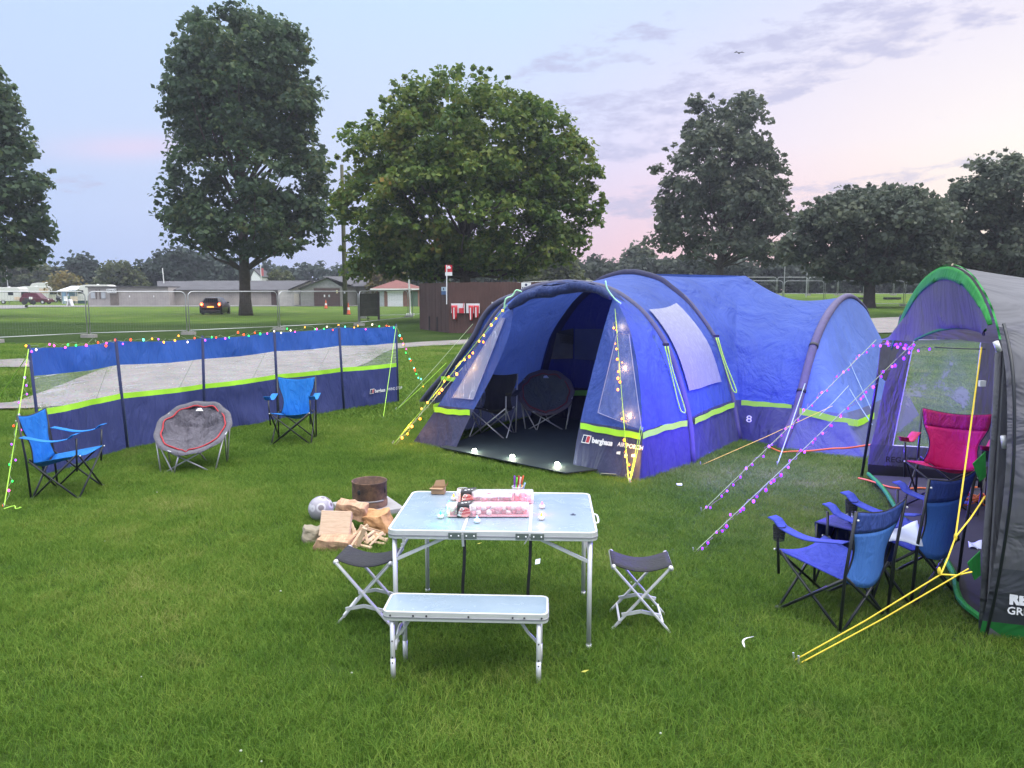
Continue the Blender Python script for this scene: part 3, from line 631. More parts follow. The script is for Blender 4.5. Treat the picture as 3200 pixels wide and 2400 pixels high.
# white gable of a far house, flag
T = thing('far_house', 'small white gable of a house peeping over the shed roof', 'house', on(795, 130))
m = MB(); p, q = on(786, 130), on(814, 130); m.prism([p, q, q + z * 4.3, lerp(p, q, .35) + z * 5.4, p + z * 4.3], (0, 6, 0)); m.build('wall', M['white'], T, world=True)
m = MB(); m.add([p + z * 4.3 - n * .1 + Vector((-.2, 0, 0)), lerp(p, q, .35) + z * 5.5 - n * .1, q + z * 4.3 - n * .1 + Vector((.3, 0, 0)), q + z * 4.3 + n * 6, lerp(p, q, .35) + z * 5.5 + n * 6, p + z * 4.3 + n * 6], [(0, 1, 4, 5), (1, 2, 3, 4)]); m.build('roof', M['shedroof'], T, world=True, solid=.15)
T = thing('flagpole', 'white flagpole with a small red and white flag beyond the shed', 'flag', on(818, 125)); m = MB(); m.tube([on(818, 125), on(817, 125) + z * 6.2], .07, 6); m.build('pole', M['white'], T, world=True)
m = MB(); m.box(on(821, 125) + z * 5.0, (.45, .03, 1.2)); m.build('flag', plain('red_flag', (.5, .12, .13), .8), T, world=True)

# ------------------------------------------------------------------ poles, posts, signs, cones
T = thing('utility_pole', 'tall wooden pole standing in front of the trees beside a traffic cone', 'pole', on(1078, 66)); p = on(1078, 66); tp = at(1068, 515, 66)
m = MB(); m.tube([p - z * .3, lerp(p, tp, .5), tp], [.21, .18, .14], 10); m.build('shaft', plain('mossy_timber', (.10, .10, .06), .9, 0, .2, 2), T, world=True, smooth=True)
m = MB(); m.box(p + Vector((0, -.2, 1.9)), (.12, .05, .2)); m.build('pole_plate', M['alu'], T, world=True)
def cone(px_, D, label, h=1.0):
    T = thing('traffic_cone', label, 'cone', on(px_, D), 0, 'traffic cones on the field')
    m = MB(); m.lathe([(.19, .04), (.13, .4 * h)], n=12).lathe([(.09, .62 * h), (.03, h), (.0, h)], n=12); m.build('cone_body', plain('cone_orange', (.75, .13, .05), .6), T)
    m = MB(); m.lathe([(.131, .4 * h), (.091, .62 * h)], n=12); m.build('reflective_sleeve', M['white'], T)
    m = MB(); m.box((0, 0, .02), (.42, .42, .04)); m.build('cone_base', M['black'], T)
cone(1017, 88, 'orange and white traffic cone in front of the brown barn doors'); cone(1087, 66, 'orange and white traffic cone at the foot of the wooden pole')
# notice board
T = thing('notice_board', 'weathered dark wooden notice board on two posts, back turned', 'board', on(1150, 52)); p, q = on(1120, 52), on(1182, 52)
wallbox(lerp(p, q, .04), lerp(p, q, .96), 1.52, .08, plain('weathered_wood', (.075, .07, .045), .9, 0, .3, 3), 'board_panel', T, .32)
for k, s_ in ((p, 0), (q, 1)):
    m = MB(); m.bar(k - z * .05, k + z * 1.95, .14); m.build('post', M['bark'], T, world=True)
m = MB(); m.bar(lerp(p, q, .45), lerp(p, q, .45) + z * .32, .05); m.bar(lerp(p, q, .38) + z * .12, lerp(p, q, .55) + z * .2, .04); m.build('brace', M['black'], T, world=True)
def post(px_, D, h, label, name='lamp_post', arm=.0, r=.05, mat=None, tpx=None, foot=False):
    p = on(px_, D); T = thing(name, label, 'post', p); t = on(tpx or px_, D) + z * h; m = MB(); m.tube([p, t], r, 8); m.build('shaft', mat or M['galv'], T, world=True)
    if arm: m = MB(); m.bar(t - Vector((.03, 0, .03)), t + Vector((arm, 0, -.03)), .1, .06); m.build('lamp_arm', M['white'], T, world=True)
    if foot: m = MB(); m.box(p + z * .1, (.6, .4, .2)); m.build('foot', M['white'], T, world=True)
    return T
post(1281, 62, 3.9, 'white post with a short arm left of the bin enclosure', arm=.75, r=.065, mat=M['white'], tpx=1277, foot=True)
post(779, 125, 4.0 + 2.2, 'thin pale pole just right of the tall tree trunk', r=.11, mat=plain('pale_timber', (.35, .3, .25), .8), tpx=777)
post(26, 120, 5.2, 'slim pale pole rising behind the caravans', r=.05, tpx=14 + 10)
post(2450, 80, 3.4, 'small lamp post in front of the far hedge', arm=.15, r=.05); post(2520, 80, 2.6, 'thin metal pole in front of the far hedge', 'pole', r=.05)

# ------------------------------------------------------------------ bin enclosure
M['fenceb'] = plain('brown_fence_stain', (.105, .055, .047), .85, 0, .22, 1.4)
def boards(a, b, h, pitch, name, parent, mat, th=.03, jit=.0):
    a, b = Vector(a), Vector(b); d = b - a; d.z = 0; L_ = d.length; u = d.normalized(); n_ = Vector((-u.y, u.x, 0)); k = int(L_ / pitch); m = MB(); rnd = random.Random(k)
    for i in range(k):
        p = lerp(a, b, (i + .04) / k); q = lerp(a, b, (i + .96) / k); off = n_ * (rnd.uniform(0, .02)); zz = z * (rnd.uniform(-1, 1) * .012 + jit * (rnd.random() < .1))
        m.prism([p + off, q + off, q + off + n_ * th, p + off + n_ * th], z * h + zz)
    m.add([a + n_ * .05, b + n_ * .05, b + n_ * .05 + z * h * .98, a + n_ * .05 + z * h * .98], [(0, 1, 2, 3)]); return m.build(name, mat, parent, world=True)
cA, cB, cC = Gz(1311, 1030), Gz(1402, 1041), Gz(1402, 1041) + (on(1900, 35.5) - Gz(1402, 1041))
T = thing('bin_enclosure', 'dark brown boarded enclosure round the bins, with signs and red fire bags on it', 'fence', cB)
boards(cA, cB, 2.42, .09, 'side_wall', T, M['brown']); boards(cB, cC, 2.44, .145, 'front_wall', T, M['fenceb'])
m = MB()
for t_ in (.35, .62): p = lerp(cA, cB, t_); m.bar(p + Vector((.02, -.05, 0)), p + Vector((.02, -.05, .75)), .06, .08)
m.build('leaning_slat', M['black'], T, world=True)
def onfence(px_, h, out=.05):
    p = onwall(cB, cC, px_, h); d = (cC - cB).normalized(); n_ = Vector((d.y, -d.x, 0)); return p + n_ * out
def signboard(name, label, x0, x1, z0, z1, mat, cat='sign', out=.05):
    p, q = onfence(x0, z0, out), onfence(x1, z0, out); T_ = thing(name, label, cat, p); m = MB(); d = (cC - cB).normalized(); n_ = Vector((d.y, -d.x, 0)); m.prism([p, q, q + z * (z1 - z0), p + z * (z1 - z0)], n_ * .02); m.build('sign_plate', mat, T_, world=True); return T_, p + n_ * .023, q + n_ * .023
hz = lambda y: (908 - y) / F * 37 + CAM_H
T_, p, q = signboard('bins_sign', 'white and navy sign reading BINS on the brown fence', 1630, 1660, hz(907), hz(884), M['white'])
m = MB(); d = (cC - cB).normalized(); pp = lerp(p, q, .08); qq = lerp(p, q, .92); m.prism([pp + z * .02, qq + z * .02, qq + z * .15, pp + z * .15], Vector((d.y, -d.x, 0)) * .003); m.build('blue_band', M['navysign'], T_, world=True)
text('BINS', .13, M['white'], T_, frame(lerp(p, q, .16) + Vector((d.y, -d.x, 0)) * .005 + z * .04, q - p, (0, 0, 1)), 'lettering', bold=.004, sx=.95)
m = MB(); c_ = lerp(p, q, .5) + z * .25; k = 16; m.prism([c_ + d * .06 * math.cos(6.283 * i / k) + z * .06 * math.sin(6.283 * i / k) for i in range(k)], Vector((d.y, -d.x, 0)) * .003); m.build('round_emblem', M['navysign'], T_, world=True)
# small blue info sign on the side wall
d2 = (cB - cA).normalized(); n2 = Vector((d2.y, -d2.x, 0)); p = lerp(cA, cB, .83) + n2 * .06 + z * (hz(921)); T_ = thing('information_sign', 'small blue and white sign at the corner of the brown fence', 'sign', p); qv = d2 * .62
m = MB(); m.prism([p, p + qv, p + qv + z * .17, p + z * .17], n2 * .02); m.build('blue_plate', plain('sign_blue', (.05, .11, .25), .5), T_, world=True)
m = MB(); m.prism([p + z * .175, p + qv + z * .175, p + qv + z * .37, p + z * .37], n2 * .02); m.build('pale_plate', plain('sign_pale', (.45, .55, .65), .5), T_, world=True)
m = MB(); m.sphere(p + qv * .5 + z * .27 + n2 * .02, .05, 8, 5, (1, .3, 1.3)); m.build('symbol', M['navysign'], T_, world=True)
# fire sign on a pole
p = Gz(1398, 1043) + Vector((0, -.25, 0)); T_ = thing('fire_sign', 'red and white fire notice on a tall thin pole at the corner of the enclosure', 'sign', p); kx = 36.5 / F
m = MB(); m.tube([p + z * (hz(950) ), at(1396, 828, 36.5)], .025, 6); m.build('pole', M['white'], T_, world=True)
a0 = at(1391, 861, 36.6); m = MB(); m.box(a0 + Vector((11 * kx, .03, 5 * kx)), (22 * kx, .03, 11 * kx)); m.build('white_plate', M['white'], T_, world=True)
redm = plain('fire_red', (.62, .035, .05), .5, 0, .08)
m = MB(); m.box(a0 + Vector((11 * kx, .03, 21.5 * kx)), (22 * kx, .03, 21.5 * kx)); m.build('red_plate', redm, T_, world=True)
m = MB(); fc = a0 + Vector((12 * kx, .005, 21 * kx)); m.prism([fc + Vector((x * kx, 0, y_ * kx)) for x, y_ in ((-5, 0), (5, 0), (6, 4), (3, 7), (0, 10), (-3, 7), (-6, 4))], (0, -.012, 0)); m.build('flame_symbol', M['white'], T_, world=True)
def firepoint(x0, x1, label, bags, extra=False):
    T_, p, q = signboard('fire_point', label, x0, x1, hz(978), hz(948), M['white'], 'fire point', .06); d = (q - p).normalized(); n_ = Vector((d.y, -d.x, 0))
    for f0, f1, low_ in bags:
        m = MB(); c0 = lerp(p, q, f0) + n_ * .04; c1 = lerp(p, q, f1) + n_ * .04; zt = z * (hz(954) - p.z); zb = z * (hz(low_) - p.z); mid = (c0 + c1) / 2
        m.grid(lambda u, v: lerp(lerp(c0 + zt, c1 + zt, u), lerp(lerp(c0, mid, .4) + zb, lerp(c1, mid, .4) + zb, u), v) + n_ * (.07 * math.sin(u * math.pi) + .02 * math.sin(u * 14 + v * 5)), 8, 6)
        m.build('red_bag', redm, T_, True, world=True, solid=.02)
        m = MB(); m.bar(lerp(mid + zt, mid + zb, .15) + n_ * .1, lerp(mid + zt, mid + zb, .95) + n_ * .09, .05, .01); m.build('white_strap', M['white'], T_, world=True)
    if extra:
        m = MB(); pp = lerp(p, q, .6) + n_ * .02 ; m.box(pp + d * .12 + z * .12, (.24, .04, .24)); m.build('red_box', redm, T_, world=True)
        m = MB(); m.bar(lerp(p, q, .9) + n_ * .05 + z * .2, lerp(p, q, .98) + n_ * .05 + z * .5, .03); m.build('beater_handle', redm, T_, world=True)
firepoint(1411, 1453, 'fire point board with one red bag and a red box, left one', [(.03, .5, 998)], True)
firepoint(1458, 1500, 'fire point board with two red bags, next to the blue tent', [(.2, .55, 1000), (.58, .98, 992)])
signboard('white_notice', 'white notice half hidden behind the blue tent on the brown fence', 1537, 1560, hz(975), hz(943), M['white'])

# ------------------------------------------------------------------ temporary fence panels
mm = MT('fence_mesh'); pos = mm.N('ShaderNodeTexCoord').outputs['UV']
mm.p.inputs['Base Color'].default_value = (.35, .36, .38, 1); mm.p.inputs['Roughness'].default_value = .5; mm.p.inputs['Metallic'].default_value = .5
M['wire'] = plain('dull_wire', (.16, .17, .17), .6, .2, .1)
def panel_fence(a, b, label, h=2.0, group='temporary steel fence panels', dense=True, gap=.06):
    a, b = Vector(a), Vector(b); d = b - a; L_ = Vector((d.x, d.y, 0)).length; u = d.normalized(); T_ = thing('fence_panel', label, 'fence', a, 0, group)
    p, q = a + u * gap, b - u * gap; r = .24; zb = .12
    fr = MB(); top_ = [p + z * zb, p + z * (h - r)]
    for i in range(1, 6): t_ = i / 6 * math.pi / 2; top_.append(p + u * (r - r * math.cos(t_)) + z * (h - r + r * math.sin(t_)))
    top_.append(p + u * r + z * h); bot = [q - u * r + z * h]
    for i in range(1, 6): t_ = i / 6 * math.pi / 2; bot.append(q - u * (r - r * math.sin(t_)) + z * (h - r + r * math.cos(t_)))
    bot += [q + z * (h - r), q + z * zb]
    fr.tube(top_ + bot, .024, 6); fr.tube([p + z * .2, q + z * .2], .019, 6); fr.build('tube_frame', M['galv'], T_, smooth=True, world=True)
    w = MB(); k = int(L_ / (.11 if dense else .2))
    for i in range(1, k):
        s_ = lerp(p, q, i / k); zt = h - (.0 if r < (s_ - p).length < (q - p).length - r else .2); w.bar(s_ + z * .2, s_ + z * zt, .0026)
    for hh in (.55, .95, 1.35, 1.7): w.bar(p + z * hh, q + z * hh, .003)
    w.build('wire_mesh', M['wire'], T_, world=True)
    f_ = MB()
    f_.box(a + z * .07 + Vector((0, 0, 0)), (.62, .24, .14)); f_.build('foot_block', plain('concrete_foot', (.33, .31, .29), .9), T_, world=True)
    return T_
# row beside the drive, left
pts = [on(-30, 30.4), on(268, 33.7), on(582, 36.0), on(868, 40), on(1120, 45), on(1290, 52)]
nm = ['cut off by the left edge', 'in front of the toilet block', 'in front of the black hatchback and tall tree', 'in front of the brown barn doors', 'left of the bin enclosure']
for i in range(5): panel_fence(pts[i], pts[i + 1], 'see-through steel fence panel ' + nm[i])
# rows behind the enclosure and to the right
xs_ = [1130, 1276, 1430, 1581, 1722, 1860, 1990, 2105]
for i in range(7): panel_fence(on(xs_[i], 57 + i * .8), on(xs_[i + 1], 57.8 + i * .8), 'steel fence panel rising behind the bin enclosure, ' + ['left end by the white post', 'left of the broad tree trunk', 'behind the broad tree trunk', 'above the BINS sign', 'where the blue tent meets it', 'just above the porch roof', 'above the middle of the blue roof'][i], dense=False)
xs_ = [2105, 2220, 2330, 2427, 2525, 2618, 2700, 2793, 2880, 2960]
for i in range(9): panel_fence(on(xs_[i], 86), on(xs_[i + 1], 86), 'far fence panel in the back row, ' + ['left of the lone grey tree', 'under the lone grey tree', 'right of the lone grey tree', 'behind the blue roof slope', 'left of the low wide tree', 'touching the low wide tree trunk on its left', 'right of the low wide tree trunk', 'left of the green arch', 'behind the green arch'][i], dense=False)
xs_ = [2320, 2449, 2577, 2707, 2828, 2950]
for i in range(5): panel_fence(on(xs_[i], 62), on(xs_[i + 1], 60.5 + (i % 2)), 'nearer steel fence panel, ' + ['behind the roof peak of the blue tent', 'above the blue tent roof slope', 'above the purple arch of the blue tent', 'right of the low wide tree trunk', 'behind the green arch'][i], dense=False)
for x, D in ((2695, 75), (2790, 75)):
    m = MB(); m.box((0, 0, .12), (1.5, .5, .2)); o = m.build('picnic_plank', M['black']); o.location = on(x, D); tag(o, 'low dark block on the fenced lawn ' + ('left of the trunk' if x < 2700 else 'right of the trunk'), 'block')

# ------------------------------------------------------------------ vehicles
CW = plain('caravan_white', (.70, .68, .64), .4, 0, .04, .5); CG = plain('caravan_cream', (.72, .55, .40), .5, 0, .1, .5)
def extrude_profile(m, prof, y0, y1): m.prism([(x, y0, zz) for x, zz in prof], (0, y1 - y0, 0))
def wheel(T_, x, y, r=.32, w=.2):
    m = MB(); m.tube([(x, y - w / 2, r), (x, y + w / 2, r)], r, 16); o = m.build('wheel', M['black'], T_); m = MB(); m.tube([(x, y - w / 2 - .01, r), (x, y + w / 2 + .01, r)], r * .6, 12); c = m.build('hub', M['alu'], T_); c.parent = o
def caravan(px_, D, Lx, label, rz=0, h=2.5, wins=((.15, .3), (.55, .75)), front=True, name='caravan', cream=None):
    T_ = thing(name, label, 'caravan', on(px_, D), rz, 'caravans and motorhomes across the field'); m = MB(); s = Lx
    extrude_profile(m, [(0, .45), (0, h * .75), (.12 * s, h * .96), (.3 * s, h), (.9 * s, h), (.98 * s, h * .93), (s, h * .6), (.97 * s, .45)], 0, 2.1); m.build('body', CW, T_, bevel=.04)
    for a_, b_ in wins: m = MB(); m.box(((a_ + b_) / 2 * s, -.012, h * .62), ((b_ - a_) * s, .02, .5)); m.build('window', M['glassd'], T_)
    m = MB(); m.box((s * 1.0, 1.05, h * .62), (.05, 1.7, .62)); m.build('end_window', M['glassd'], T_)
    if cream: m = MB(); m.box(((cream[0] + cream[1]) / 2 * s, -.02, cream[2]), ((cream[1] - cream[0]) * s, .015, cream[3])); m.build('locker_panel', CG, T_)
    m = MB(); m.tube([(s * .55, .9, h), (s * .55, .9, h + .12)], .18, 10); m.build('roof_vent', M['white'], T_)
    wheel(T_, s * .45, .1); return T_
caravan(-40, 118, 5.0, 'white touring caravan at the left edge with a big dark front window', .0, 2.55, ((.62, .78),), cream=(.8, .97, .85, .5))
m = MB(); T_ = bpy.data.objects['caravan']
caravan(46, 132, 5.8, 'grey-white caravan behind the dark red car, with a cream end panel', 0, 2.75, ((.32, .44),), cream=(.72, .98, 2.0, .8))
caravan(90, 145, 5.2, 'tall white motorhome behind the black car', 0, 3.5, ((.55, .72),), cream=(.82, .98, 2.9, .9), name='motorhome')
caravan(238, 122, 5.4, 'white caravan left of the toilet block, under the awning edge', 0, 2.95, ((.05, .2), (.42, .68)))
def car(px_, D, label, col, name='parked_car', Lx=4.3, h=1.5, rz=0.0, group=None):
    T_ = thing(name, label, 'car', on(px_, D), rz, group); m = MB(); pm = plain('car_paint', col, .3, .2, .05); s = Lx
    lower = [(0, .3), (0, .72), (.06 * s, .82), (.28 * s, .92), (.98 * s, .98), (s, .6), (s, .3)]
    m.prism([(x, 0, zz) for x, zz in lower], (0, 1.75, 0)); m.build('body', pm, T_, bevel=.05)
    m = MB(); c = [(.24 * s, .93), (.42 * s, h - .04), (.55 * s, h), (.86 * s, h - .03), (.97 * s, .99)]
    m.add([(x, .1 + (zz - .9) * .18, zz) for x, zz in c] + [(x, 1.65 - (zz - .9) * .18, zz) for x, zz in c], [(0, 1, 2, 3, 4), (9, 8, 7, 6, 5)] + [(i + 5, i + 6, i + 1, i) for i in range(4)]); m.build('cabin', pm, T_, bevel=.03)
    for a_, b_ in ((.36, .52), (.54, .7), (.73, .86)):
        m = MB(); m.box(((a_ + b_) / 2 * s, .13, 1.2), ((b_ - a_) * s, .06, .34)); m.build('side_window', M['glassd'], T_)
    m = MB(); m.box((.33 * s, .87, 1.2), (.04, 1.35, .6), (0, R(38), 0)); m.build('windscreen', M['glassd'], T_)
    for y_ in (.18, 1.57): m = MB(); m.sphere((.02, y_, .66), .1, 8, 5, (.6, 1.4, 1)); m.build('headlight', M['white'], T_)
    for x, y_ in ((.19, .08), (.19, 1.67), (.81, .08), (.81, 1.67)): wheel(T_, x * s, y_, .31)
    return T_
car(147, 117, 'dark red people carrier parked beside the touring caravan', (.10, .008, .02), 'people_carrier', 4.3, 1.72, R(180) + .0)
o = car(186, 136, 'black car parked between the motorhome and the awning', (.012, .014, .02), 'parked_car', 4.2, 1.5, R(180))
for o_ in bpy.data.objects:
    if o_.name in ('people_carrier', 'parked_car'): o_.location.y += 1.7
# awning with plastic chairs
T_ = thing('awning', 'pale blue awning with a white pitched roof beside the caravan', 'awning', on(180, 121)); p, q = on(178, 121), on(236, 121)
m = MB(); m.add([p + z * 2.0, q + z * 2.0 + Vector((0, 0, .1)), q + n * 2.5 + z * 2.75, lerp(p, q, .3) + n * 2.5 + z * 2.75, p + n * 4 + z * 2.0], [(0, 1, 2, 3), (0, 3, 4)]); m.build('roof', M['white'], T_, world=True, solid=.04)
for t_ in (.22, .5, .97): m = MB(); m.bar(lerp(p, q, t_), lerp(p, q, t_) + z * 2.0, .1); m.build('pole', M['galv'], T_, world=True)
m = MB(); m.add([lerp(p, q, .25), lerp(p, q, .45), lerp(p, q, .45) + z * 1.95, lerp(p, q, .25) + z * 1.95], [(0, 1, 2, 3)]); ab_ = plain('awning_blue', (.20, .33, .45), .7); m.build('side_panel', ab_, T_, world=True, solid=.02); m = MB(); m.add([p + n * 3, q + n * 3, q + n * 3 + z * 2.2, p + n * 3 + z * 2.0], [(0, 1, 2, 3)]); m.build('rear_panel', ab_, T_, world=True, solid=.02)
for i, (x, lab) in enumerate(((200, 'white garden chair under the middle of the awning'), (220, 'cream garden chair under the right end of the awning'), (231, 'cream garden chair touching the white caravan'))):
    T_ = thing('garden_chair', lab, 'chair', on(x, 119.5), 0, 'plastic garden chairs by the awning'); cmt = M['white'] if i == 0 else plain('cream_plastic', (.6, .52, .4), .5)
    m = MB(); m.box((0, 0, .45), (.55, .5, .06)); m.build('seat', cmt, T_); m = MB(); m.box((0, .27, .8), (.6, .06, .75)); m.build('backrest', cmt, T_)
    for sx in (-.25, .25):
        for sy in (-.2, .22): m = MB(); m.bar((sx, sy, 0), (sx, sy, .45), .06); m.build('leg', cmt, T_)
# a-frame board by the lane
T_ = thing('a_frame_sign', 'small white A-frame board standing beside the lane', 'sign', on(216, 103)); 
for sgn in (-1, 1): m = MB(); m.bar((sgn * .33, 0, 0), (0, 0, .95), .1, .5) if False else m.prism([(sgn * .38, -.3, 0), (sgn * .24, -.3, 0), (sgn * -.02, -.3, .9), (sgn * .1, -.3, .9)], (0, .6, 0)); m.build('board_leaf', M['white'], T_)
T_ = thing('motorcycle', 'dark motorcycle parked between the touring caravan and the red car', 'motorcycle', on(72, 112))
for x in (0, 1.35): m = MB(); m.tube([(x, -.06, .32), (x, .06, .32)], .32, 16); m.build('wheel', M['black'], T_)
m = MB(); m.box((.6, 0, .62), (.75, .25, .35)); m.bar((.9, 0, .8), (1.35, 0, .35), .08); m.build('frame', M['black'], T_, bevel=.03); m = MB(); m.box((.35, 0, .9), (.7, .26, .12)); m.build('saddle', M['black'], T_, bevel=.03); m = MB(); m.box((1.0, 0, .95), (.3, .4, .35)); m.build('fairing', M['white'], T_, bevel=.04)

# hatchback driving past, tail lights on
p = on(655, 66); T_ = thing('hatchback_car', 'black hatchback seen from behind with its red tail lights lit', 'car', p, R(8)); pm = plain('black_paint', (.032, .018, .024), .28, .1, .05)
def hatch(sec):          # rows of cross-sections from rear (y=0) to front
    m = MB(); vs = []; fs = []
    prof = lambda w, h, sh, zb: [(-w * .94, zb), (-w * 1.0, sh * .6), (-w * .95, sh), (-w * .68, h * .95), (-w * .36, h), (w * .36, h), (w * .68, h * .95), (w * .95, sh), (w, sh * .6), (w * .94, zb)]
    for y_, w, h, sh, zb in sec: vs += [(x, y_, zz) for x, zz in prof(w, h, sh, zb)]
    k = 10
    for j in range(len(sec) - 1):
        for i in range(k): i2 = (i + 1) % k; fs.append((j * k + i, j * k + i2, (j + 1) * k + i2, (j + 1) * k + i))
    fs += [tuple(range(k)), tuple(range((len(sec) - 1) * k, len(sec) * k))]
    return m.add(vs, fs)
hatch([(0, .86, .60, .5, .14), (.05, .93, .98, .84, .12), (.2, .94, 1.08, .92, .12), (.5, .95, 1.40, .96, .12), (.8, .95, 1.47, .96, .12), (2.0, .95, 1.49, .95, .12), (2.7, .86, 1.25, .95, .22), (3.1, .85, .98, .92, .22), (4.0, .78, .75, .68, .25)]).build('body', pm, T_, smooth=True)
m = MB(); m.add([(-.66, .12, 1.03), (.66, .12, 1.03), (.5, .42, 1.37), (-.5, .42, 1.37)], [(0, 1, 2, 3)]); m.build('rear_window', M['glassd'], T_, solid=.02)
m = MB(); m.box((0, .34, 1.4), (1.1, .25, .03)); m.build('roof_spoiler', pm, T_, bevel=.01)
tl = emis('tail_light_red', (1.0, .10, .03), 6.0); tlo = emis('tail_light_glow', (1.0, .45, .12), 9.0)
for sx in (-1, 1):
    m = MB(); m.sphere((sx * .72, .03, .88), .12, 10, 6, (1.0, .6, 1.2)); o = m.build('tail_light', tl, T_, smooth=True); m = MB(); m.sphere((sx * .72, -.04, .86), .06, 8, 5); c = m.build('bulb', tlo, T_, smooth=True); c.parent = o
m = MB(); m.box((0, -.035, .66), (.56, .02, .13)); m.build('number_plate', emis('lit_number_plate', (1.0, .62, .12), .8), T_)
m = MB(); m.box((0, -.02, .28), (1.78, .1, .26)); m.build('bumper', M['black'], T_, bevel=.03)
for sx in (-1, 1): m = MB(); m.box((sx * .95, 2.4, 1.0), (.18, .1, .12)); m.build('wing_mirror', pm, T_, bevel=.02)
for sx in (-.78, .78):
    for y_ in (.62, 3.2): m = MB(); m.tube([(sx - .1, y_, .3), (sx + .1, y_, .3)], .3, 16); m.build('wheel', M['black'], T_)
tpl = bpy.data.lights.new('tail_glow', 'POINT'); tpl.energy = 12; tpl.color = (1, .15, .05); tpl.shadow_soft_size = .08; to = bpy.data.objects.new('tail_glow', tpl); C.objects.link(to); to.parent = T_; to.location = (0, -.25, .85)
# bird
T_ = None; m = MB(); m.add([(0, 0, 0), (.5, 0, .22), (1.1, .05, .02), (.5, .12, .1), (-.55, 0, .3), (-1.0, .05, -.05), (-.4, .12, .12), (0, .3, .0)], [(0, 1, 2, 3), (0, 6, 5, 4), (0, 3, 7), (0, 7, 6)]); m.sphere((0, .08, -.02), .14, 8, 5, (1, 2.4, .9)); o = m.build('bird', M['black'], solid=.03); o.location = at(2310, 165, 90); o.scale = (.6,) * 3; tag(o, 'tiny dark bird flying high in the sky', 'bird')
# ------------------------------------------------------------------ blue tent
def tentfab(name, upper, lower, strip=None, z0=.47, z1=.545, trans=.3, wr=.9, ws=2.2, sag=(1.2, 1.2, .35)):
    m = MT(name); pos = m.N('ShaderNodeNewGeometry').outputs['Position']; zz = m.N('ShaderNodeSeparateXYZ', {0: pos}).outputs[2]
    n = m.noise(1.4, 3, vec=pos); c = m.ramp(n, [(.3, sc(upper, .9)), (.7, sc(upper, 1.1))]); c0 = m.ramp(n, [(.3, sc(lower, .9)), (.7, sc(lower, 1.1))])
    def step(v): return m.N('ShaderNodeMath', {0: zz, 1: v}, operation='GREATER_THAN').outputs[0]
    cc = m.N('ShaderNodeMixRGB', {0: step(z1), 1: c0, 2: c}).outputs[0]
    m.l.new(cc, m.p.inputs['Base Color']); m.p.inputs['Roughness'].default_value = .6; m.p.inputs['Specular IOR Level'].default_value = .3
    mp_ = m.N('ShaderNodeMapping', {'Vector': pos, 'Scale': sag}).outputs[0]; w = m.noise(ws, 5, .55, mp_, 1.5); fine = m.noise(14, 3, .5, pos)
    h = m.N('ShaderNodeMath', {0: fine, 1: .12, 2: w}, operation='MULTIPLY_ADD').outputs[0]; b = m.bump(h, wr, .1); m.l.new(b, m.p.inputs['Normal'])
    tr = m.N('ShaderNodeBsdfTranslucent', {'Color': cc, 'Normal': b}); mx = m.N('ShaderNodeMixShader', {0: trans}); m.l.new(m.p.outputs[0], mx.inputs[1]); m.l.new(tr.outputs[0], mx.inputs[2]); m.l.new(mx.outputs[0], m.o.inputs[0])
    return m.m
BLUE = (.062, .115, .42); NAVY = (.028, .036, .105); SLATE = (.070, .078, .165)
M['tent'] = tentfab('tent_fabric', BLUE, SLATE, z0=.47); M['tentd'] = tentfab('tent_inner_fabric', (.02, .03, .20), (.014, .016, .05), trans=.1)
M['sleeve'] = fabric('beam_sleeve', (.085, .085, .14), 0, .3, 6); M['roll'] = fabric('rolled_door', (.014, .034, .14), 0, 1.0, 5)
M['lime'] = plain('lime_band', (.40, .82, .04), .6, 0, .08, 4, .2, 20); M['limed'] = plain('lime_band_dull', (.15, .42, .06), .7, 0, .08, 4)
M['win'] = clear('tent_window', (.62, .68, .86), .35, .5, 5, (3, 3, .7)); M['win2'] = clear('tent_window_clear', (.45, .52, .85), .12, .25, 4, (4, 4, .8))
M['winw'] = clear('tent_window_milky', (.33, .34, .42), .80, .2, 5, (5, 5, .8), .3)
M['white_ink'] = plain('white_print', (.8, .8, .82), .6, 0, 0); M['red_ink'] = plain('red_print', (.5, .03, .05), .6, 0, 0)
TENT = thing('air_tent', 'large blue inflatable tent with an open porch, navy rolled door and lime bands', 'tent', W(1.7, 2.5))
rightA = [(-.13, 0), (-.08, .46), (.03, .87), (.23, 1.36), (.51, 1.73), (.78, 1.94), (1.02, 2.06), (1.28, 2.12), (1.65, 2.15)]
rightB = [(-.08, 0), (.04, .55), (.19, 1.07), (.34, 1.42), (.69, 1.86), (.98, 2.09), (1.18, 2.21), (1.49, 2.29), (1.65, 2.30)]
def arch(half, t, c=1.65, w=1.0): 
    p = half + [(2 * c - u, zz) for u, zz in reversed(half[:-1])]; return smooth([W(u, t, zz) for u, zz in p], 48)
AA, AB = arch(rightA, 1.14), arch(rightB, 2.9)
def wob(p, k, s=1.0): return p + Vector((mnoise.noise(p * 1.3 * s) * k, mnoise.noise(p * 1.3 * s + Vector((7, 3, 1))) * k, mnoise.noise(p * 1.3 * s + Vector((1, 9, 4))) * k))
def loft(c1, c2, m_=10, sag=0.0, k=.02, i0=0, i1=None, cen=None):
    n_ = len(c1) - 1; i1 = n_ if i1 is None else i1; cen = cen or W(1.65, 2.5, .3)
    def fn(u, v):
        i = i0 + u * (i1 - i0); a = int(min(i, n_ - 1e-6)); f = i - a; p = c1[a].lerp(c1[a + 1], f); q = c2[a].lerp(c2[a + 1], f); r = p.lerp(q, v)
        e = 4 * v * (1 - v); d = (cen - r); d = d.normalized() if d.length > .01 else d
        return wob(r, k * e) + d * sag * e * min(1, r.z * 1.2)
    return fn
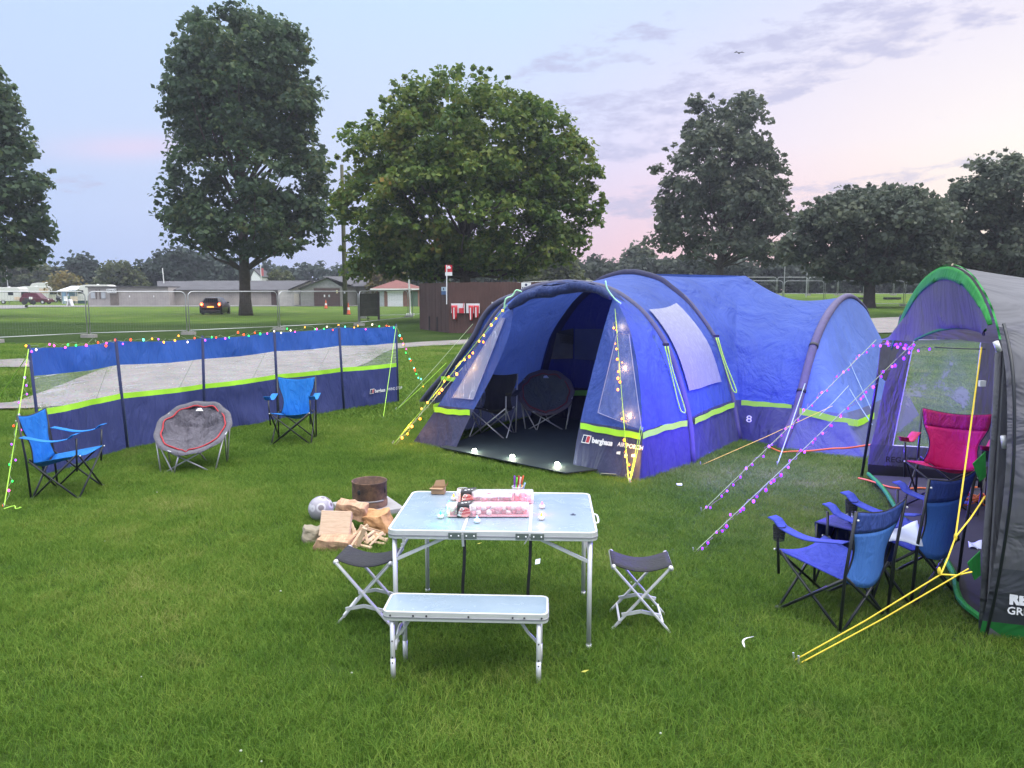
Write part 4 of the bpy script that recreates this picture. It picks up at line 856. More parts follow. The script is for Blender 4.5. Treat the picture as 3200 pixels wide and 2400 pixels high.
b = MB(); b.grid(loft(AA, AB, sag=.05), 72, 14); b.build('porch_side_and_roof', M['tent'], TENT, True, world=True)
def sleeve(c, r, name, mat, out=.0, flat=1.0): m = MB(); m.tube(c, r, 10); return m.build(name, mat, TENT, True, world=True)
sleeve(AA, .042, 'beam_sleeve', M['sleeve']); sleeve(AB, .036, 'beam_sleeve', M['sleeve'])
# inner beam tubes seen through the opening
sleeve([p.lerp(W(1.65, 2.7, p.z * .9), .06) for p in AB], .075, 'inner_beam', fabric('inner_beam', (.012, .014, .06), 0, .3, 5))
# canopy in front of the first beam
Fr = smooth([W(.68, .60, 1.97), W(.95, .62, 2.09), W(1.25, .60, 2.14), W(1.55, .57, 2.10), W(1.82, .51, 2.0), W(2.04, .45, 1.86)], 30)
AAc = [poly(AA[13:37], i / 30) for i in range(31)]
b = MB(); b.grid(lambda u, v: wob(Fr[min(30, round(u * 30))].lerp(AAc[min(30, round(u * 30))], v), .03 * v * (1 - v)), 30, 8); b.build('canopy', M['tent'], TENT, True, world=True)
rp, rr = [], []
for i in range(41):
    t_ = i / 40; p = Fr[0].lerp(Fr[0], 0); p = poly(Fr, t_); s_ = math.sin(t_ * math.pi)
    rp.append(p + Vector((-.02, -.05, -.01 - .03 * s_ - .02 * t_)) + Vector((0, 0, .02 * math.sin(t_ * 9)))); rr.append(.028 + .032 * s_ + .010 * math.sin(t_ * 23) + .015 * t_)
m = MB(); m.tube(rp, rr, 14)
for i, v_ in enumerate(m.v): q = Vector(v_); m.v[i] = tuple(q + (Vector((0, 0, 1)) * .02 + Vector((0, .01, 0))) * mnoise.noise(q * 7))
m.build('rolled_door', M['roll'], TENT, True, world=True)
# folded door cloth spreading from the roll up onto the roof edge
m = MB(); m.grid(lambda u, v: wob(poly(Fr, .02 + .96 * u).lerp(poly(AAc, .03 + .94 * u), v * .55) + Vector((0, 0, .02 + .010 * math.sin(u * 40 + v * 6) * (1 - v))), .03, 3), 60, 8); m.build('door_fold', M['roll'], TENT, True, world=True)
for t_, zz in ((.03, .0), (.97, 0)):
    p = poly(rp, t_); m = MB(); q = p + Vector((.0, -.12, .12)); m.tube(smooth([q + Vector((-.06, 0, .06)), q + Vector((-.04, -.02, -.03)), q + Vector((.04, -.03, -.14)), q + Vector((.12, -.02, -.2))] if t_ < .5 else [q + Vector((.12, 0, .05)), q + Vector((.05, 0, .07)), q + Vector((0, 0, 0)), q + Vector((-.08, -.02, -.04)), q + Vector((-.1, 0, -.2))], 12), .009, 6); m.build('toggle_loop', plain('toggle_cord', (.45, .85, .55), .6), TENT, True, world=True)
# front wings
def wing(inner, crease, k=1.0):
    I_, C_ = smooth(inner, 20), smooth(crease, 20); return lambda u, v: wob(I_[min(20, round(v * 20))].lerp(C_[min(20, round(v * 20))], u), .012 * math.sin(u * math.pi))
inR = [W(.90, .09, 0), W(.87, .17, .45), W(.82, .33, 1.0), W(.75, .48, 1.55), W(.68, .60, 1.97)]
crR = [W(0, 0, 0), W(0, .05, .45), W(.12, .22, 1.0), W(.36, .45, 1.55), W(.66, .62, 1.975)]
inL = [W(2.66, .07, 0), W(2.48, .17, .45), W(2.20, .28, 1.0), W(2.02, .37, 1.48), W(2.0, .45, 1.83)]
crL = [W(3.44, .11, 0), W(3.10, .17, .45), W(2.76, .26, .96), W(2.40, .36, 1.46), W(2.04, .46, 1.85)]
for nm_, I_, C_ in (('front_wing', inR, crR), ('front_wing', inL, crL)):
    m = MB(); m.grid(wing(I_, C_), 10, 20); m.build(nm_, M['tent'], TENT, True, world=True)
# wing side parts back to the first beam
AR = [poly(AA[0:14], i / 20) for i in range(21)]; AL = [poly(list(reversed(AA))[0:14], i / 20) for i in range(21)]
for C_, A_2 in ((crR, AR), (crL, AL)):
    c = smooth(C_, 20); m = MB(); m.grid(lambda u, v: wob(c[min(20, round(v * 20))].lerp(A_2[min(20, round(v * 20))], u), .035 * math.sin(u * math.pi)), 12, 20); m.build('wing_return', M['tent'], TENT, True, world=True)
# lime bands (thin tapes 4 mm proud of the cloth)
def band(pts, name='lime_band', w=.07, out=(0, -1, 0), mat=None, wave=.004):
    P = [Vector(p) for p in pts]; o_ = Vector(out).normalized() * .012; m = MB(); n_ = 24
    def fn(u, v): p = poly(P, u); return p + o_ + Vector((0, 0, (v - .5) * w + wave * math.sin(u * 17)))
    m.grid(fn, n_, 1); return m.build(name, mat or M['lime'], TENT, world=True, solid=.003)
band([W(.84, .17, .5), W(.45, .10, .49), W(.02, .05, .49)], out=(-.6, -.8, .1)); band([W(.01, .06, .49), W(-.04, .5, .52), W(-.07, 1.06, .5)], out=(.8, -.55, .1))
band([W(2.48, .17, .5), W(2.8, .17, .48), W(3.08, .17, .49)], out=(-.6, -.8, .1))
band([W(-.10, 1.22, .5), W(-.03, 2.0, .50), W(.0, 2.82, .50)], out=(.8, -.55, .1)); band([W(3.36, 2.85, .5), W(3.4, 1.2, .5)], out=(1, -.6, 0), mat=M['lime']); band([W(3.14, .22, .5), W(3.32, .7, .5), W(3.46, 1.10, .5)], out=(-.9, .4, 0))
# print on the right wing
pl = lambda u, zz: wing(inR, crR)(u, 0) .lerp(wing(inR, crR)(u, 1), 0)
q0 = W(.80, .135, .325); xd = (W(.0, .035, .325) - W(.9, .15, .325)); off = Vector((-.55, -.8, .15)).normalized() * .02
up_ = (inR[1] - inR[0]); fm = frame(q0 + off, xd, up_)
m = MB(); fr_ = lambda x, y, zz=0: (fm @ Vector((x, y, zz)))
m.prism([fr_(.0, -.01), fr_(.115, -.01), fr_(.135, .085), (fr_(.02, .085))], (fm.to_3x3() @ Vector((0, 0, .001)))); m.build('badge', M['white_ink'], TENT, world=True)
m = MB(); m.prism([fr_(.012, .0, .002), fr_(.056, .0, .002), fr_(.072, .075, .002), fr_(.028, .075, .002)], (fm.to_3x3() @ Vector((0, 0, .001)))); m.build('badge_dark', M['navysign'], TENT, world=True)
m = MB(); m.prism([fr_(.064, .0, .002), fr_(.106, .0, .002), fr_(.122, .075, .002), fr_(.08, .075, .002)], (fm.to_3x3() @ Vector((0, 0, .001)))); m.build('badge_red', M['red_ink'], TENT, world=True)
text('berghaus', .085, M['white_ink'], TENT, fm @ Matrix.Translation((.15, .01, .002)), bold=.004, sx=.92)
text('AIR PORCH', .068, M['white_ink'], TENT, fm @ Matrix.Translation((.50, .018, .002)), shear=.1, bold=.001, sx=.95)
m = MB()
for k_, x in enumerate((.50, .60, .70)):
    m = MB(); m.prism([fr_(x, -.07), fr_(x + .05, -.07), fr_(x + (.05 if k_ != 1 else .025), -.035 if k_ != 1 else -.02), fr_(x + (0 if k_ != 1 else .02), -.045)], (fm.to_3x3() @ Vector((0, 0, .001)))); m.build('print_symbol', M['white_ink'], TENT, world=True)
# windows: laid over the cloth, a centimetre proud
def window(corners, name, mat, out, n_=8, k=.01):
    a_, b_, c_, d_ = [Vector(p) for p in corners]; o_ = Vector(out).normalized(); m = MB()
    m.grid(lambda u, v: lerp(lerp(a_, b_, u), lerp(d_, c_, u), v) + o_ * (.02 + k * math.sin(u * 3.14) * math.sin(v * 3.14)), n_, n_); m.build(name, mat, TENT, True, world=True)
    m = MB(); pts_ = [p + o_ * .021 for p in (a_, b_, c_, d_, a_)]; m.tube(pts_, .006, 5); m.build('window_seam', plain('seam', (.25, .27, .5), .6), TENT, world=True)
wR, wL = wing(inR, crR), wing(inL, crL)
window([wR(.28, .33), wR(1.0, .31) , wR(.95, .74), wR(.55, .77)], 'wing_window', M['win2'], (-.5, -.8, .3))
window([wL(.14, .33), wL(.72, .33), wL(.85, .90), wL(.5, .91)], 'wing_window', M['win'], (-.5, -.8, .3), k=.02)
sideP = loft(AA, AB, sag=.05)
def sp(u, v): return sideP(u, v)
m = MB(); m.grid(lambda u, v: sp(.118 + .150 * v - .02 * u * (1 - v), .10 + u * (.74 - .10 * v) + .03 * v) + Vector((.8, -.55, .35)).normalized() * .03, 14, 10); m.build('side_window', M['winw'], TENT, True, world=True)
m = MB(); m.grid(lambda u, v: sp(.136 + .044 * v, -.0 + .12 + u * .2) , 1, 1)
# back wall of the porch, closed
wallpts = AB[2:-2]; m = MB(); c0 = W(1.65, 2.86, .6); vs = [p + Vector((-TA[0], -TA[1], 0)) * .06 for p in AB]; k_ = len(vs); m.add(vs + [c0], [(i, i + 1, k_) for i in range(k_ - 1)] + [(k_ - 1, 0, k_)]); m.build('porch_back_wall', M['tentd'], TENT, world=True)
def onback(px_, py_): 
    r = ray(px_, py_); kk = (2.80 + O2[0] * TA[0] + O2[1] * TA[1]) / (r.x * TA[0] + r.y * TA[1]); return Vector((r.x * kk, r.y * kk, CAM_H + r.z * kk))
band([onback(1650, 1225), onback(1860, 1229)], out=(0, -1, 0), mat=M['limed'], w=.08)
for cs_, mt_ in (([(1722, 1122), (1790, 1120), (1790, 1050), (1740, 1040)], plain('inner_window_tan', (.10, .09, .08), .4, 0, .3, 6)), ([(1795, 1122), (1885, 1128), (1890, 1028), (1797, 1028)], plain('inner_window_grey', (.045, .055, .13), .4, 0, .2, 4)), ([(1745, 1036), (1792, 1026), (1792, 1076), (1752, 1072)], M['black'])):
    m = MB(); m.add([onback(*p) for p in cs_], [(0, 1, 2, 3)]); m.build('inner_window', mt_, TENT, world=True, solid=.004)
# main room: behind the second beam
APX = Vector((3.609, 12.0, 2.275))
AG = smooth([W(u, 5.0, zz) for u, zz in [(-.1, 0), (0, .6), (.1, 1.2), (.25, 1.75), (.46, 2.18), (1.0, 2.24), (1.65, 2.26), (2.3, 2.22), (2.9, 2.0), (3.2, 1.4), (3.35, .7), (3.4, 0)]], 48)
Sm = smooth([Vector((3.15, 10.43, 0)), at(2306, 1200, 10.62), at(2300, 1050, 10.95), at(2303, 950, 11.4), at(2322, 888, 11.8), APX], 24)
# narrow side strip and roof between second beam and the seam
half = 22; m = MB(); m.grid(lambda u, v: wob(AB[0:][round(u * half)].lerp(Sm[round(u * 24)], v), .03 * v * (1 - v)), 1, 1) if False else None
ABh = [poly(AB[0:25], i / 24) for i in range(25)]
m.grid(lambda u, v: ABh[round(u * 24)].lerp(Sm[round(u * 24)], v) + Vector((-.6, .4, -.9)) * (.10 * v * (1 - v) * 4 * (u ** 2) * .35), 24, 10); m.build('main_roof', M['tent'], TENT, True, world=True)
# roof behind: from the left half of the second beam and the apex back to the rear beam
m = MB(); back = [poly(AB[24:], i / 24) for i in range(25)]; rear = smooth([APX, W(1.2, 5.2, 2.24), W(2.2, 5.2, 2.2), W(3.0, 5.2, 1.8), W(3.3, 5.2, .9), W(3.4, 5.2, 0)], 24)
m.grid(lambda u, v: back[round(u * 24)].lerp(rear[round(u * 24)], v), 24, 8); m.build('main_roof', M['tent'], TENT, True, world=True)
m = MB(); rear2 = smooth([W(.3, 7.0, 0), W(1.0, 7.0, 0), W(1.6, 7.0, 0), W(2.4, 7, 0), W(3, 7, 0), W(3.4, 6.2, 0)], 24); m.grid(lambda u, v: rear[round(u * 24)].lerp(rear2[round(u * 24)], v), 24, 8); m.build('rear_wall', M['tent'], TENT, True, world=True)
# right-hand pod
Dc = smooth([W(-.72, 2.6, 0), at(2487, 1290, 10.03), at(2503, 1230, 10.12), at(2545, 1075, 10.45), at(2590, 978, 10.9), at(2638, 928, 11.5), at(2680, 938, 12.0), at(2716, 1000, 12.5), W(-.85, 6.3, .8), W(-.8, 6.6, 0)], 40)
farC = smooth([APX, W(.3, 5.6, 1.9), W(.1, 6.3, 1.2), W(0, 6.8, .5), W(0, 7.0, 0)], 20)
Cc = [poly(Sm, i / 20) for i in range(21)] + farC[1:]
def podsag(u, v):
    i = min(40, round(u * 40)); p = Cc[i].lerp(Dc[i], v); e = math.sin(v * math.pi); top_ = math.exp(-((u - .5) / .22) ** 2)
    return wob(p, .03 * e) + Vector((0, 0, -1)) * .17 * e * top_ * (1 - .2 * v) + Vector((.25, .5, 0)) * .12 * e * (1 - top_) * (1 if u < .5 else -1)
m = MB(); m.grid(podsag, 40, 16); m.build('pod_wall', M['tent'], TENT, True, world=True)
m = MB(); m.tube(Dc, [.055 if i < 18 else max(.02, .055 - (i - 18) * .003) for i in range(len(Dc))], 12); m.build('pod_beam_sleeve', fabric('purple_sleeve', (.10, .085, .17), 0, .3, 6), TENT, True, world=True)
for py_ in (1090, 1215):
    p = min(Dc[:16], key=lambda q: abs((1200 + F * -((q - Vector((0, 0, CAM_H))).y * math.sin(PITCH) + (q.z - CAM_H) * math.cos(PITCH)) / ((q.y) * math.cos(PITCH) - (q.z - CAM_H) * math.sin(PITCH))) - py_)); j = Dc.index(p); m = MB(); m.tube([Dc[j], Dc[j].lerp(Dc[j + 1], .25)], .063, 12); m.build('sleeve_strap', M['black'], TENT, True, world=True)
cor1, cor2 = Vector((4.308, 9.165, 0)), W(-1.77, 6.6, 0)
base = [cor1] * 12 + [cor1.lerp(cor2, i / 16) for i in range(17)] + [cor2] * 12
m = MB(); m.grid(lambda u, v: wob(Dc[min(40, round(u * 40))].lerp(base[min(40, round(u * 40))], v), .04 * math.sin(v * math.pi)), 40, 14)
m.build('pod_end_panel', tentfab('pale_tent_fabric', (.115, .20, .58), (.11, .13, .28), z1=.50, trans=.3, wr=.6), TENT, True, world=True)
# bands on the pod
def onseg(a_, b_, px_, h, out=.02):
    p = onwall(a_, b_, px_, 0); return Vector((p.x, p.y, h)) + Vector((0, -out, 0))
pa, pb = Vector((3.14, 10.43, 0)), W(-.72, 2.6, 0)
pp = [podsag(.14, v) for v in (.06, .3, .55, .8, .93)]
def lev(fn, u0, u1, v, zt):          # find the height zt along a curve of the pod
    a_ = fn(u0, v)
    for i in range(1, 41):
        p = fn(i / 40, v)
        if p.z >= zt: return a_.lerp(p, (zt - a_.z) / max(1e-6, p.z - a_.z))
        a_ = p
    return p
band([lev(podsag, 0, .5, v, .51) for v in (.04, .2, .4, .6, .8, .90)], out=(.2, -1, .1))
ef = lambda u, v: Dc[min(40, round(u * 40))].lerp(base[min(40, round(u * 40))], v)
p0 = lerp(Dc[0], Dc[6], .5); e1 = Dc[5].lerp(cor1, .1)
g0, g1 = at(2500, 1285, 10.0), at(2676, 1322, 9.55)
g0 = lerp(at(2497, 1285, 10.02), at(2497, 1285, 10.02), 0)
band([at(2497, 1285, 9.93), at(2590, 1306, 9.72), at(2678, 1324, 9.48), at(2730, 1298, 10.2)], out=(.2, -1, .1), w=.085)
# print '8' and symbol near the seam
fm = frame(at(2326, 1316, 10.28) + Vector((0, -.06, 0)), (1, -.62, 0), (0, .15, 1)); text('8', .13, M['white_ink'], TENT, fm, sx=1.3); text('AIR', .13, M['white_ink'], TENT, fm @ Matrix.Translation((-.48, 0, -.05)), sx=1.1) if False else None
# left-hand pod
Lc = smooth([W(5.9, 2.95, 0), W(5.65, 2.95, .26), W(5.19, 2.95, .69), W(4.68, 2.95, 1.22), W(4.4, 2.95, 1.64), W(4.06, 2.95, 1.88), W(3.5, 3.0, 2.02), W(2.6, 3.1, 2.1)], 24)
L2 = [p + Vector((TA[0], TA[1], 0)) * 3.2 for p in Lc]
m = MB(); m.grid(lambda u, v: Lc[round(u * 24)].lerp(L2[round(u * 24)], v), 24, 6); m.build('pod_wall', M['tent'], TENT, True, world=True)
m = MB(); k0 = W(3.3, 2.95, 0); m.add(Lc + [k0], [(i, i + 1, 25) for i in range(24)]); m.build('pod_front_wall', M['tent'], TENT, world=True)
m = MB(); m.tube(Lc[:20], .05, 8); m.build('beam_sleeve', M['sleeve'], TENT, True, world=True)
band([W(5.35, 2.9, .5), W(4.5, 2.9, .5)], out=(-.4, -1, 0))
# white care label under the right wing
m = MB(); p = Gz(1876, 1484, .02); q = Gz(1928, 1488, .02); m.prism([p, q, q + Vector((-.02, -.05, .035)), p + Vector((.0, -.05, .03))], (0, 0, .004)); m.build('care_label', M['white'], TENT, world=True)
# groundsheet
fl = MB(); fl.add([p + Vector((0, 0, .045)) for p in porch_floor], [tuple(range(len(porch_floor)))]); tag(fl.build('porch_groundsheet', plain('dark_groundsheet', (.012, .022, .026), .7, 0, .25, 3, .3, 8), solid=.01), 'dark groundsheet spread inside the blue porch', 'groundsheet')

# ------------------------------------------------------------------ guy ropes
def guy(a_, b_, label, mat, r=.004, peg=True, group='tent guy ropes', tail=True, bright=None):
    a_, b_ = Vector(a_), Vector(b_); T_ = thing('guy_rope', label, 'rope', b_, 0, group); m = MB(); m.tube([a_, lerp(a_, b_, .5) - Vector((0, 0, .012)), b_], r, 5); m.build('cord', mat, T_, world=True)
    if peg: m = MB(); m.tube([b_ + Vector((0, 0, .05)), b_ + Vector((.01, 0, -.05))], .006, 5); m.build('peg', M['galv'], T_, world=True)
    return T_
LM_, YM_, PM_ = M['rope_lime'], M['rope_yellow'], M['rope_pale']
PORCH_L_TOP, PORCH_L_PEG = poly(rp, .98) + Vector((-.05, -.05, .02)), Gz(1226, 1392)
PORCH_R_TOP, PORCH_R_PEG = W(.66, .55, 1.98) + Vector((.06, -.08, -.1)), Gz(1965, 1510)
PORCH_R_TOP = at(1922, 965, 8.95)
guy(PORCH_L_TOP, PORCH_L_PEG, 'pale cord wrapped with amber lights at the left edge of the porch opening', LM_)
guy(PORCH_R_TOP, PORCH_R_PEG, 'pale cord wrapped with amber lights in front of the right porch wing', LM_)
guy(at(1590, 985, 10.2), Gz(1230, 1388), 'second pale cord beside the amber lights, left of the porch', PM_, .003)
for i, (x, y) in enumerate(((2002, 1332), (2009, 1335))): guy(at(x, y, 8.12), Gz(1966 + i * 3, 1508), 'short lime cord at the front corner of the porch, ' + ('left strand' if i == 0 else 'right strand'), LM_)
guy(at(1478, 1012, 13.3), Gz(1238, 1282), 'pale cord from the left side of the blue tent to the far peg, upper one', PM_, .004); guy(at(1395, 1134, 13.0), Gz(1236, 1284), 'lime cord from the left side of the blue tent, lower one', LM_, .006)
guy(at(1463, 1055, 12.9), at(1310, 1300, 12.4) , 'pale cord down the left flank of the blue tent', PM_, .004)
guy(Dc[10] + Vector((0, -.05, 0)), Gz(2428, 1455), 'pale taut cord standing against the purple tent beam', plain('pale_strap', (.40, .52, .55), .6), .006)
guy(at(2610, 1030, 11.0), at(2728, 1290, 10.1), 'pale cord crossing the light blue end panel, upper one', plain('pale_strap', (.35, .5, .6), .6), .005, False); guy(at(2655, 1215, 9.8), at(2726, 1328, 9.5), 'pale cord crossing the light blue end panel, lower one', plain('pale_strap', (.35, .5, .6), .6), .006, False)
guy(Vector((4.0, 9.5, .62)), Gz(2188, 1455), 'thin yellow cord running low over the grass between the tent and the purple lights', YM_, .003)
guy(at(2652, 1205, 9.9), at(2560, 1300, 9.5), 'thin cord behind the purple lights', PM_, .003, False)
# folded guy bundles hanging on the beams
def bundle(px0, py0, px1, py1, D, label, w=.06):
    a_, b_ = at(px0, py0, D), at(px1, py1, D - .1); T_ = thing('folded_guy_rope', label, 'rope', a_); m = MB(); s_ = Vector((w / 2, 0, 0))
    m.tube(smooth([a_ - s_ * .5, lerp(a_, b_, .35) - s_ * .7, lerp(a_, b_, .9) - s_, b_ - s_ * .2, lerp(a_, b_, .95) + s_, lerp(a_, b_, .4) + s_ * .1, a_ + s_ * .6], 20), .008, 5); m.build('cord', LM_, T_, True, world=True)
    m = MB(); m.box(a_ + Vector((0, .03, .02)), (.07, .04, .03)); m.build('strap', M['black'], T_, world=True)
bundle(2082, 1082, 2135, 1288, 8.95, 'lime cord folded up and hanging from the middle porch beam'); bundle(2240, 1055, 2297, 1225, 10.3, 'lime cord folded up and hanging from the second beam', .05)

# ------------------------------------------------------------------ windbreak
wbf = [Vector((-5.189, 8.36, 0)), Vector((-4.983, 9.8, 0)), Vector((-4.43, 10.93, 0)), Vector((-3.70, 12.03, 0)), Vector((-2.87, 13.0, 0)), Vector((-2.08, 13.95, 0))]
tops = [at(x, y, p.y + dy) for (x, y), p, dy in zip([(90, 1087), (361, 1066), (633, 1057), (857, 1037), (1059, 1023), (1238, 1018)], wbf, (0, 0, 0, 0, 0, 0))]
WB = thing('windbreak', 'long five-panel windbreak, royal blue over clear over navy with a lime band', 'windbreak', wbf[0])
M['wbblue'] = fabric('windbreak_blue', (.035, .125, .50), .25, 1.0, 2.5); M['wbnavy'] = fabric('windbreak_navy', (.038, .052, .19), .12, 1.0, 2.2)
M['wbclear'] = clear('windbreak_window', (.72, .74, .76), .20, .8, 4.2, (.5, .5, 11), .2)
def wbp(i, u, h, k=.09):
    a_, b_ = wbf[i], wbf[i + 1]; c_, d_ = tops[i], tops[i + 1]; ht = lerp(c_, d_, u); lo = lerp(a_, b_, u); p = lerp(lo, ht, h); e = math.sin(u * math.pi)
    n_ = Vector((.8, -.5, 0)); p = p + n_ * (k * e * (mnoise.noise(Vector((u * 2.2 + i * 5, h * 2.5, i))) + .35 * mnoise.noise(Vector((u * 7, h * 6 + u * 5, i * 3.0)))))
    p.z += -.012 * e * h * 2 + (.01 + .012 * e if h < .02 else 0); return p
for i in range(5):
    w = .018
    for nm_, h0, h1, mt_ in (('blue_band', .785, 1.0, M['wbblue']), ('clear_band', .525, .785, M['wbclear']), ('lime_band', .475, .525, M['lime']), ('navy_band', 0, .475, M['wbnavy'])):
        m = MB(); m.grid(lambda u, v: wbp(i, w + (1 - 2 * w) * u, h0 + (h1 - h0) * v), 22, 10 if h1 - h0 > .1 else 1); m.build(nm_, mt_, WB, True, world=True)
for i in range(6):
    m = MB(); m.tube([wbf[i] - Vector((0, 0, .1)), tops[i] + Vector((0, 0, .035))], .016 if i in (0, 5) else .021, 8); m.build('post', fabric('post_sleeve', (.02, .03, .10), 0, .2), WB, True, world=True)
a_, b_ = wbp(4, .45, .19), wbp(4, .9, .19); fm = frame(a_ + Vector((.03, -.05, -.02)), b_ - a_, (0, 0, 1))
m = MB(); fr_ = lambda x, y, zz=0: (fm @ Vector((x, y, zz))); ez = fm.to_3x3() @ Vector((0, 0, .001))
m.prism([fr_(0, 0), fr_(.09, 0), fr_(.11, .085), fr_(.02, .085)], ez); m.build('badge', M['white_ink'], WB, world=True)
m = MB(); m.prism([fr_(.01, .01, .002), fr_(.045, .01, .002), fr_(.06, .075, .002), fr_(.025, .075, .002)], ez); m.build('badge_dark', M['navysign'], WB, world=True); m = MB(); m.prism([fr_(.052, .01, .002), fr_(.085, .01, .002), fr_(.1, .075, .002), fr_(.067, .075, .002)], ez); m.build('badge_red', M['red_ink'], WB, world=True)
text('berghaus', .085, M['white_ink'], WB, fm @ Matrix.Translation((.12, .012, .002)), bold=.003, sx=.75); text('WIND STOP', .075, M['white_ink'], WB, fm @ Matrix.Translation((.42, .015, .002)), sx=.8)
wg = 'windbreak guy ropes'
guy(tops[0], Gz(12, 1590), 'lime cord from the left windbreak post to the peg nearest the camera', LM_, .005, group=wg); guy(tops[0] - Vector((0, 0, .06)), Gz(-40, 1290), 'lime cord from the left windbreak post leaving the picture on the left', LM_, .005, group=wg)
guy(tops[5], Gz(1197, 1310), 'pale lime cord from the right windbreak post to the peg in front', LM_, .005, group=wg); guy(tops[5], Gz(1326, 1212), 'lime cord with coloured bulbs from the right windbreak post to the right', LM_, .005, group=wg)
for i in (1, 2, 3, 4):
    guy(tops[i] - Vector((0, 0, .05)), wbf[i] + Vector((-.9, .5, 0)), 'thin cord behind the windbreak, seen through its clear band ' + ['', 'in panel one', 'in panel two', 'in panel three', 'in panel four'][i], PM_, .003, group=wg)
m = MB(); p = Gz(12, 1590, .03); m.tube(smooth([p, p + Vector((.08, .03, .02)), p + Vector((.13, -.03, .01)), p + Vector((.2, -.06, .03)), p + Vector((.16, -.02, .02))], 12), .005, 5); tag(m.build('cord_end', LM_), 'loose lime cord end by the peg nearest the left edge', 'rope')

# ------------------------------------------------------------------ string lights
BC = {'red': (1, .05, .01), 'amber': (1, .32, .02), 'green': (.02, 1, .12), 'teal': (.1, 1, .75), 'pink': (1, .06, .5), 'violet': (.36, .06, 1), 'warm': (1, .33, .05), 'gold': (1, .24, .01), 'purple': (.20, .02, 1), 'cool': (.85, 1, .8), 'cream': (1, .8, .55)}
EM = {}
def em(c, s): 
    k = (c, s)
    if k not in EM: EM[k] = emis('bulb_' + c, BC[c], s)
    return EM[k]
bulbmesh = {}
def bulb(p, r, c, s, parent):
    k = (c, s, r)
    if k not in bulbmesh: m = MB(); m.sphere((0, 0, 0), r, 8, 6, (1, 1, 1.25)); o = m.build('bulb', em(c, s), parent, True); bulbmesh[k] = o
    else: o = bulbmesh[k].copy(); C.objects.link(o); o.parent = parent
    o.location = Vector(p) - origin_of(parent); return o
def lightstring(label, path, cols, n, r, s, seed, jit=.02, sagg=.02, wire=None, cluster=0.0, size=None):
    P = [Vector(p) for p in path]; T_ = thing('string_lights', label, 'fairy lights', P[-1]); rnd = random.Random(seed); w = []
    for i in range(n * 3 + 1):
        t_ = i / (n * 3); w.append(poly(P, t_) + Vector((rnd.uniform(-jit, jit), rnd.uniform(-jit, jit), rnd.uniform(-jit, jit * .6) - sagg * abs(math.sin(t_ * n * 1.1)))))
    m = MB(); m.tube(w, .0022, 4); m.build('wire', wire or plain('clear_wire', (.25, .3, .2), .4), T_, world=True)
    for i in range(n):
        t_ = (i + rnd.uniform(.2, .8)) / n; c = cols[i % len(cols)] if cluster == 0 else rnd.choice(cols); p = w[min(len(w) - 1, int(t_ * n * 3))]
        bulb(p + Vector((0, 0, -.012)), r * (1.3 if rnd.random() < .25 else 1), c, s, T_)
    return T_
def glow(p, col, e, size=.05, name='bulb_glow', parent=None):
    l_ = bpy.data.lights.new(name, 'POINT'); l_.energy = e; l_.color = col; l_.shadow_soft_size = size; o = bpy.data.objects.new(name, l_); C.objects.link(o); o.location = Vector(p) - (origin_of(parent) if parent else Vector((0, 0, 0))); o.parent = parent; return o
top_ = [t_ + Vector((.02, -.02, .05)) for t_ in tops]
lightstring('multicoloured fairy lights looped along the top edge of the windbreak', top_, ['red', 'green', 'pink', 'amber', 'teal', 'cream', 'violet', 'red', 'amber', 'green'], 56, .0105, 4.0, 4, .035, .05, cluster=1)
lightstring('multicoloured fairy lights hanging down the left windbreak cord', [tops[0], lerp(tops[0], Gz(12, 1590), .98)], ['green', 'red', 'violet', 'green', 'pink'], 15, .009, 3.0, 5, .03, .03, cluster=1)
lightstring('multicoloured fairy lights hanging down the right windbreak cord', [tops[5], lerp(tops[5], Gz(1326, 1212), .98)], ['teal', 'amber', 'red', 'pink', 'green', 'amber'], 17, .012, 3.6, 6, .04, .06, cluster=1)
wl = lightstring('amber fairy lights wound down the cord at the left side of the porch opening', [PORCH_L_TOP, PORCH_L_PEG], ['warm', 'gold', 'warm'], 22, .0125, 4.5, 7, .04, .04)
for t_, e in ((.42, 2.6), (.62, 2.0), (.88, 4.0)): glow(lerp(PORCH_L_TOP, PORCH_L_PEG, t_) + Vector((.04, -.06, .02)), (1, .5, .12), e, .03, parent=wl)
wr_ = lightstring('amber fairy lights wound down the cord in front of the right porch wing', [PORCH_R_TOP, PORCH_R_PEG], ['warm', 'gold', 'warm', 'gold'], 26, .0105, 4.5, 8, .035, .02)
for t_, e in ((.1, 1.6), (.35, 1.6), (.62, 2.0), (.85, 3.6), (.93, 2.2)): glow(lerp(PORCH_R_TOP, PORCH_R_PEG, t_) + Vector((.03, -.08, 0)), (1, .5, .12), e, .03, parent=wr_)
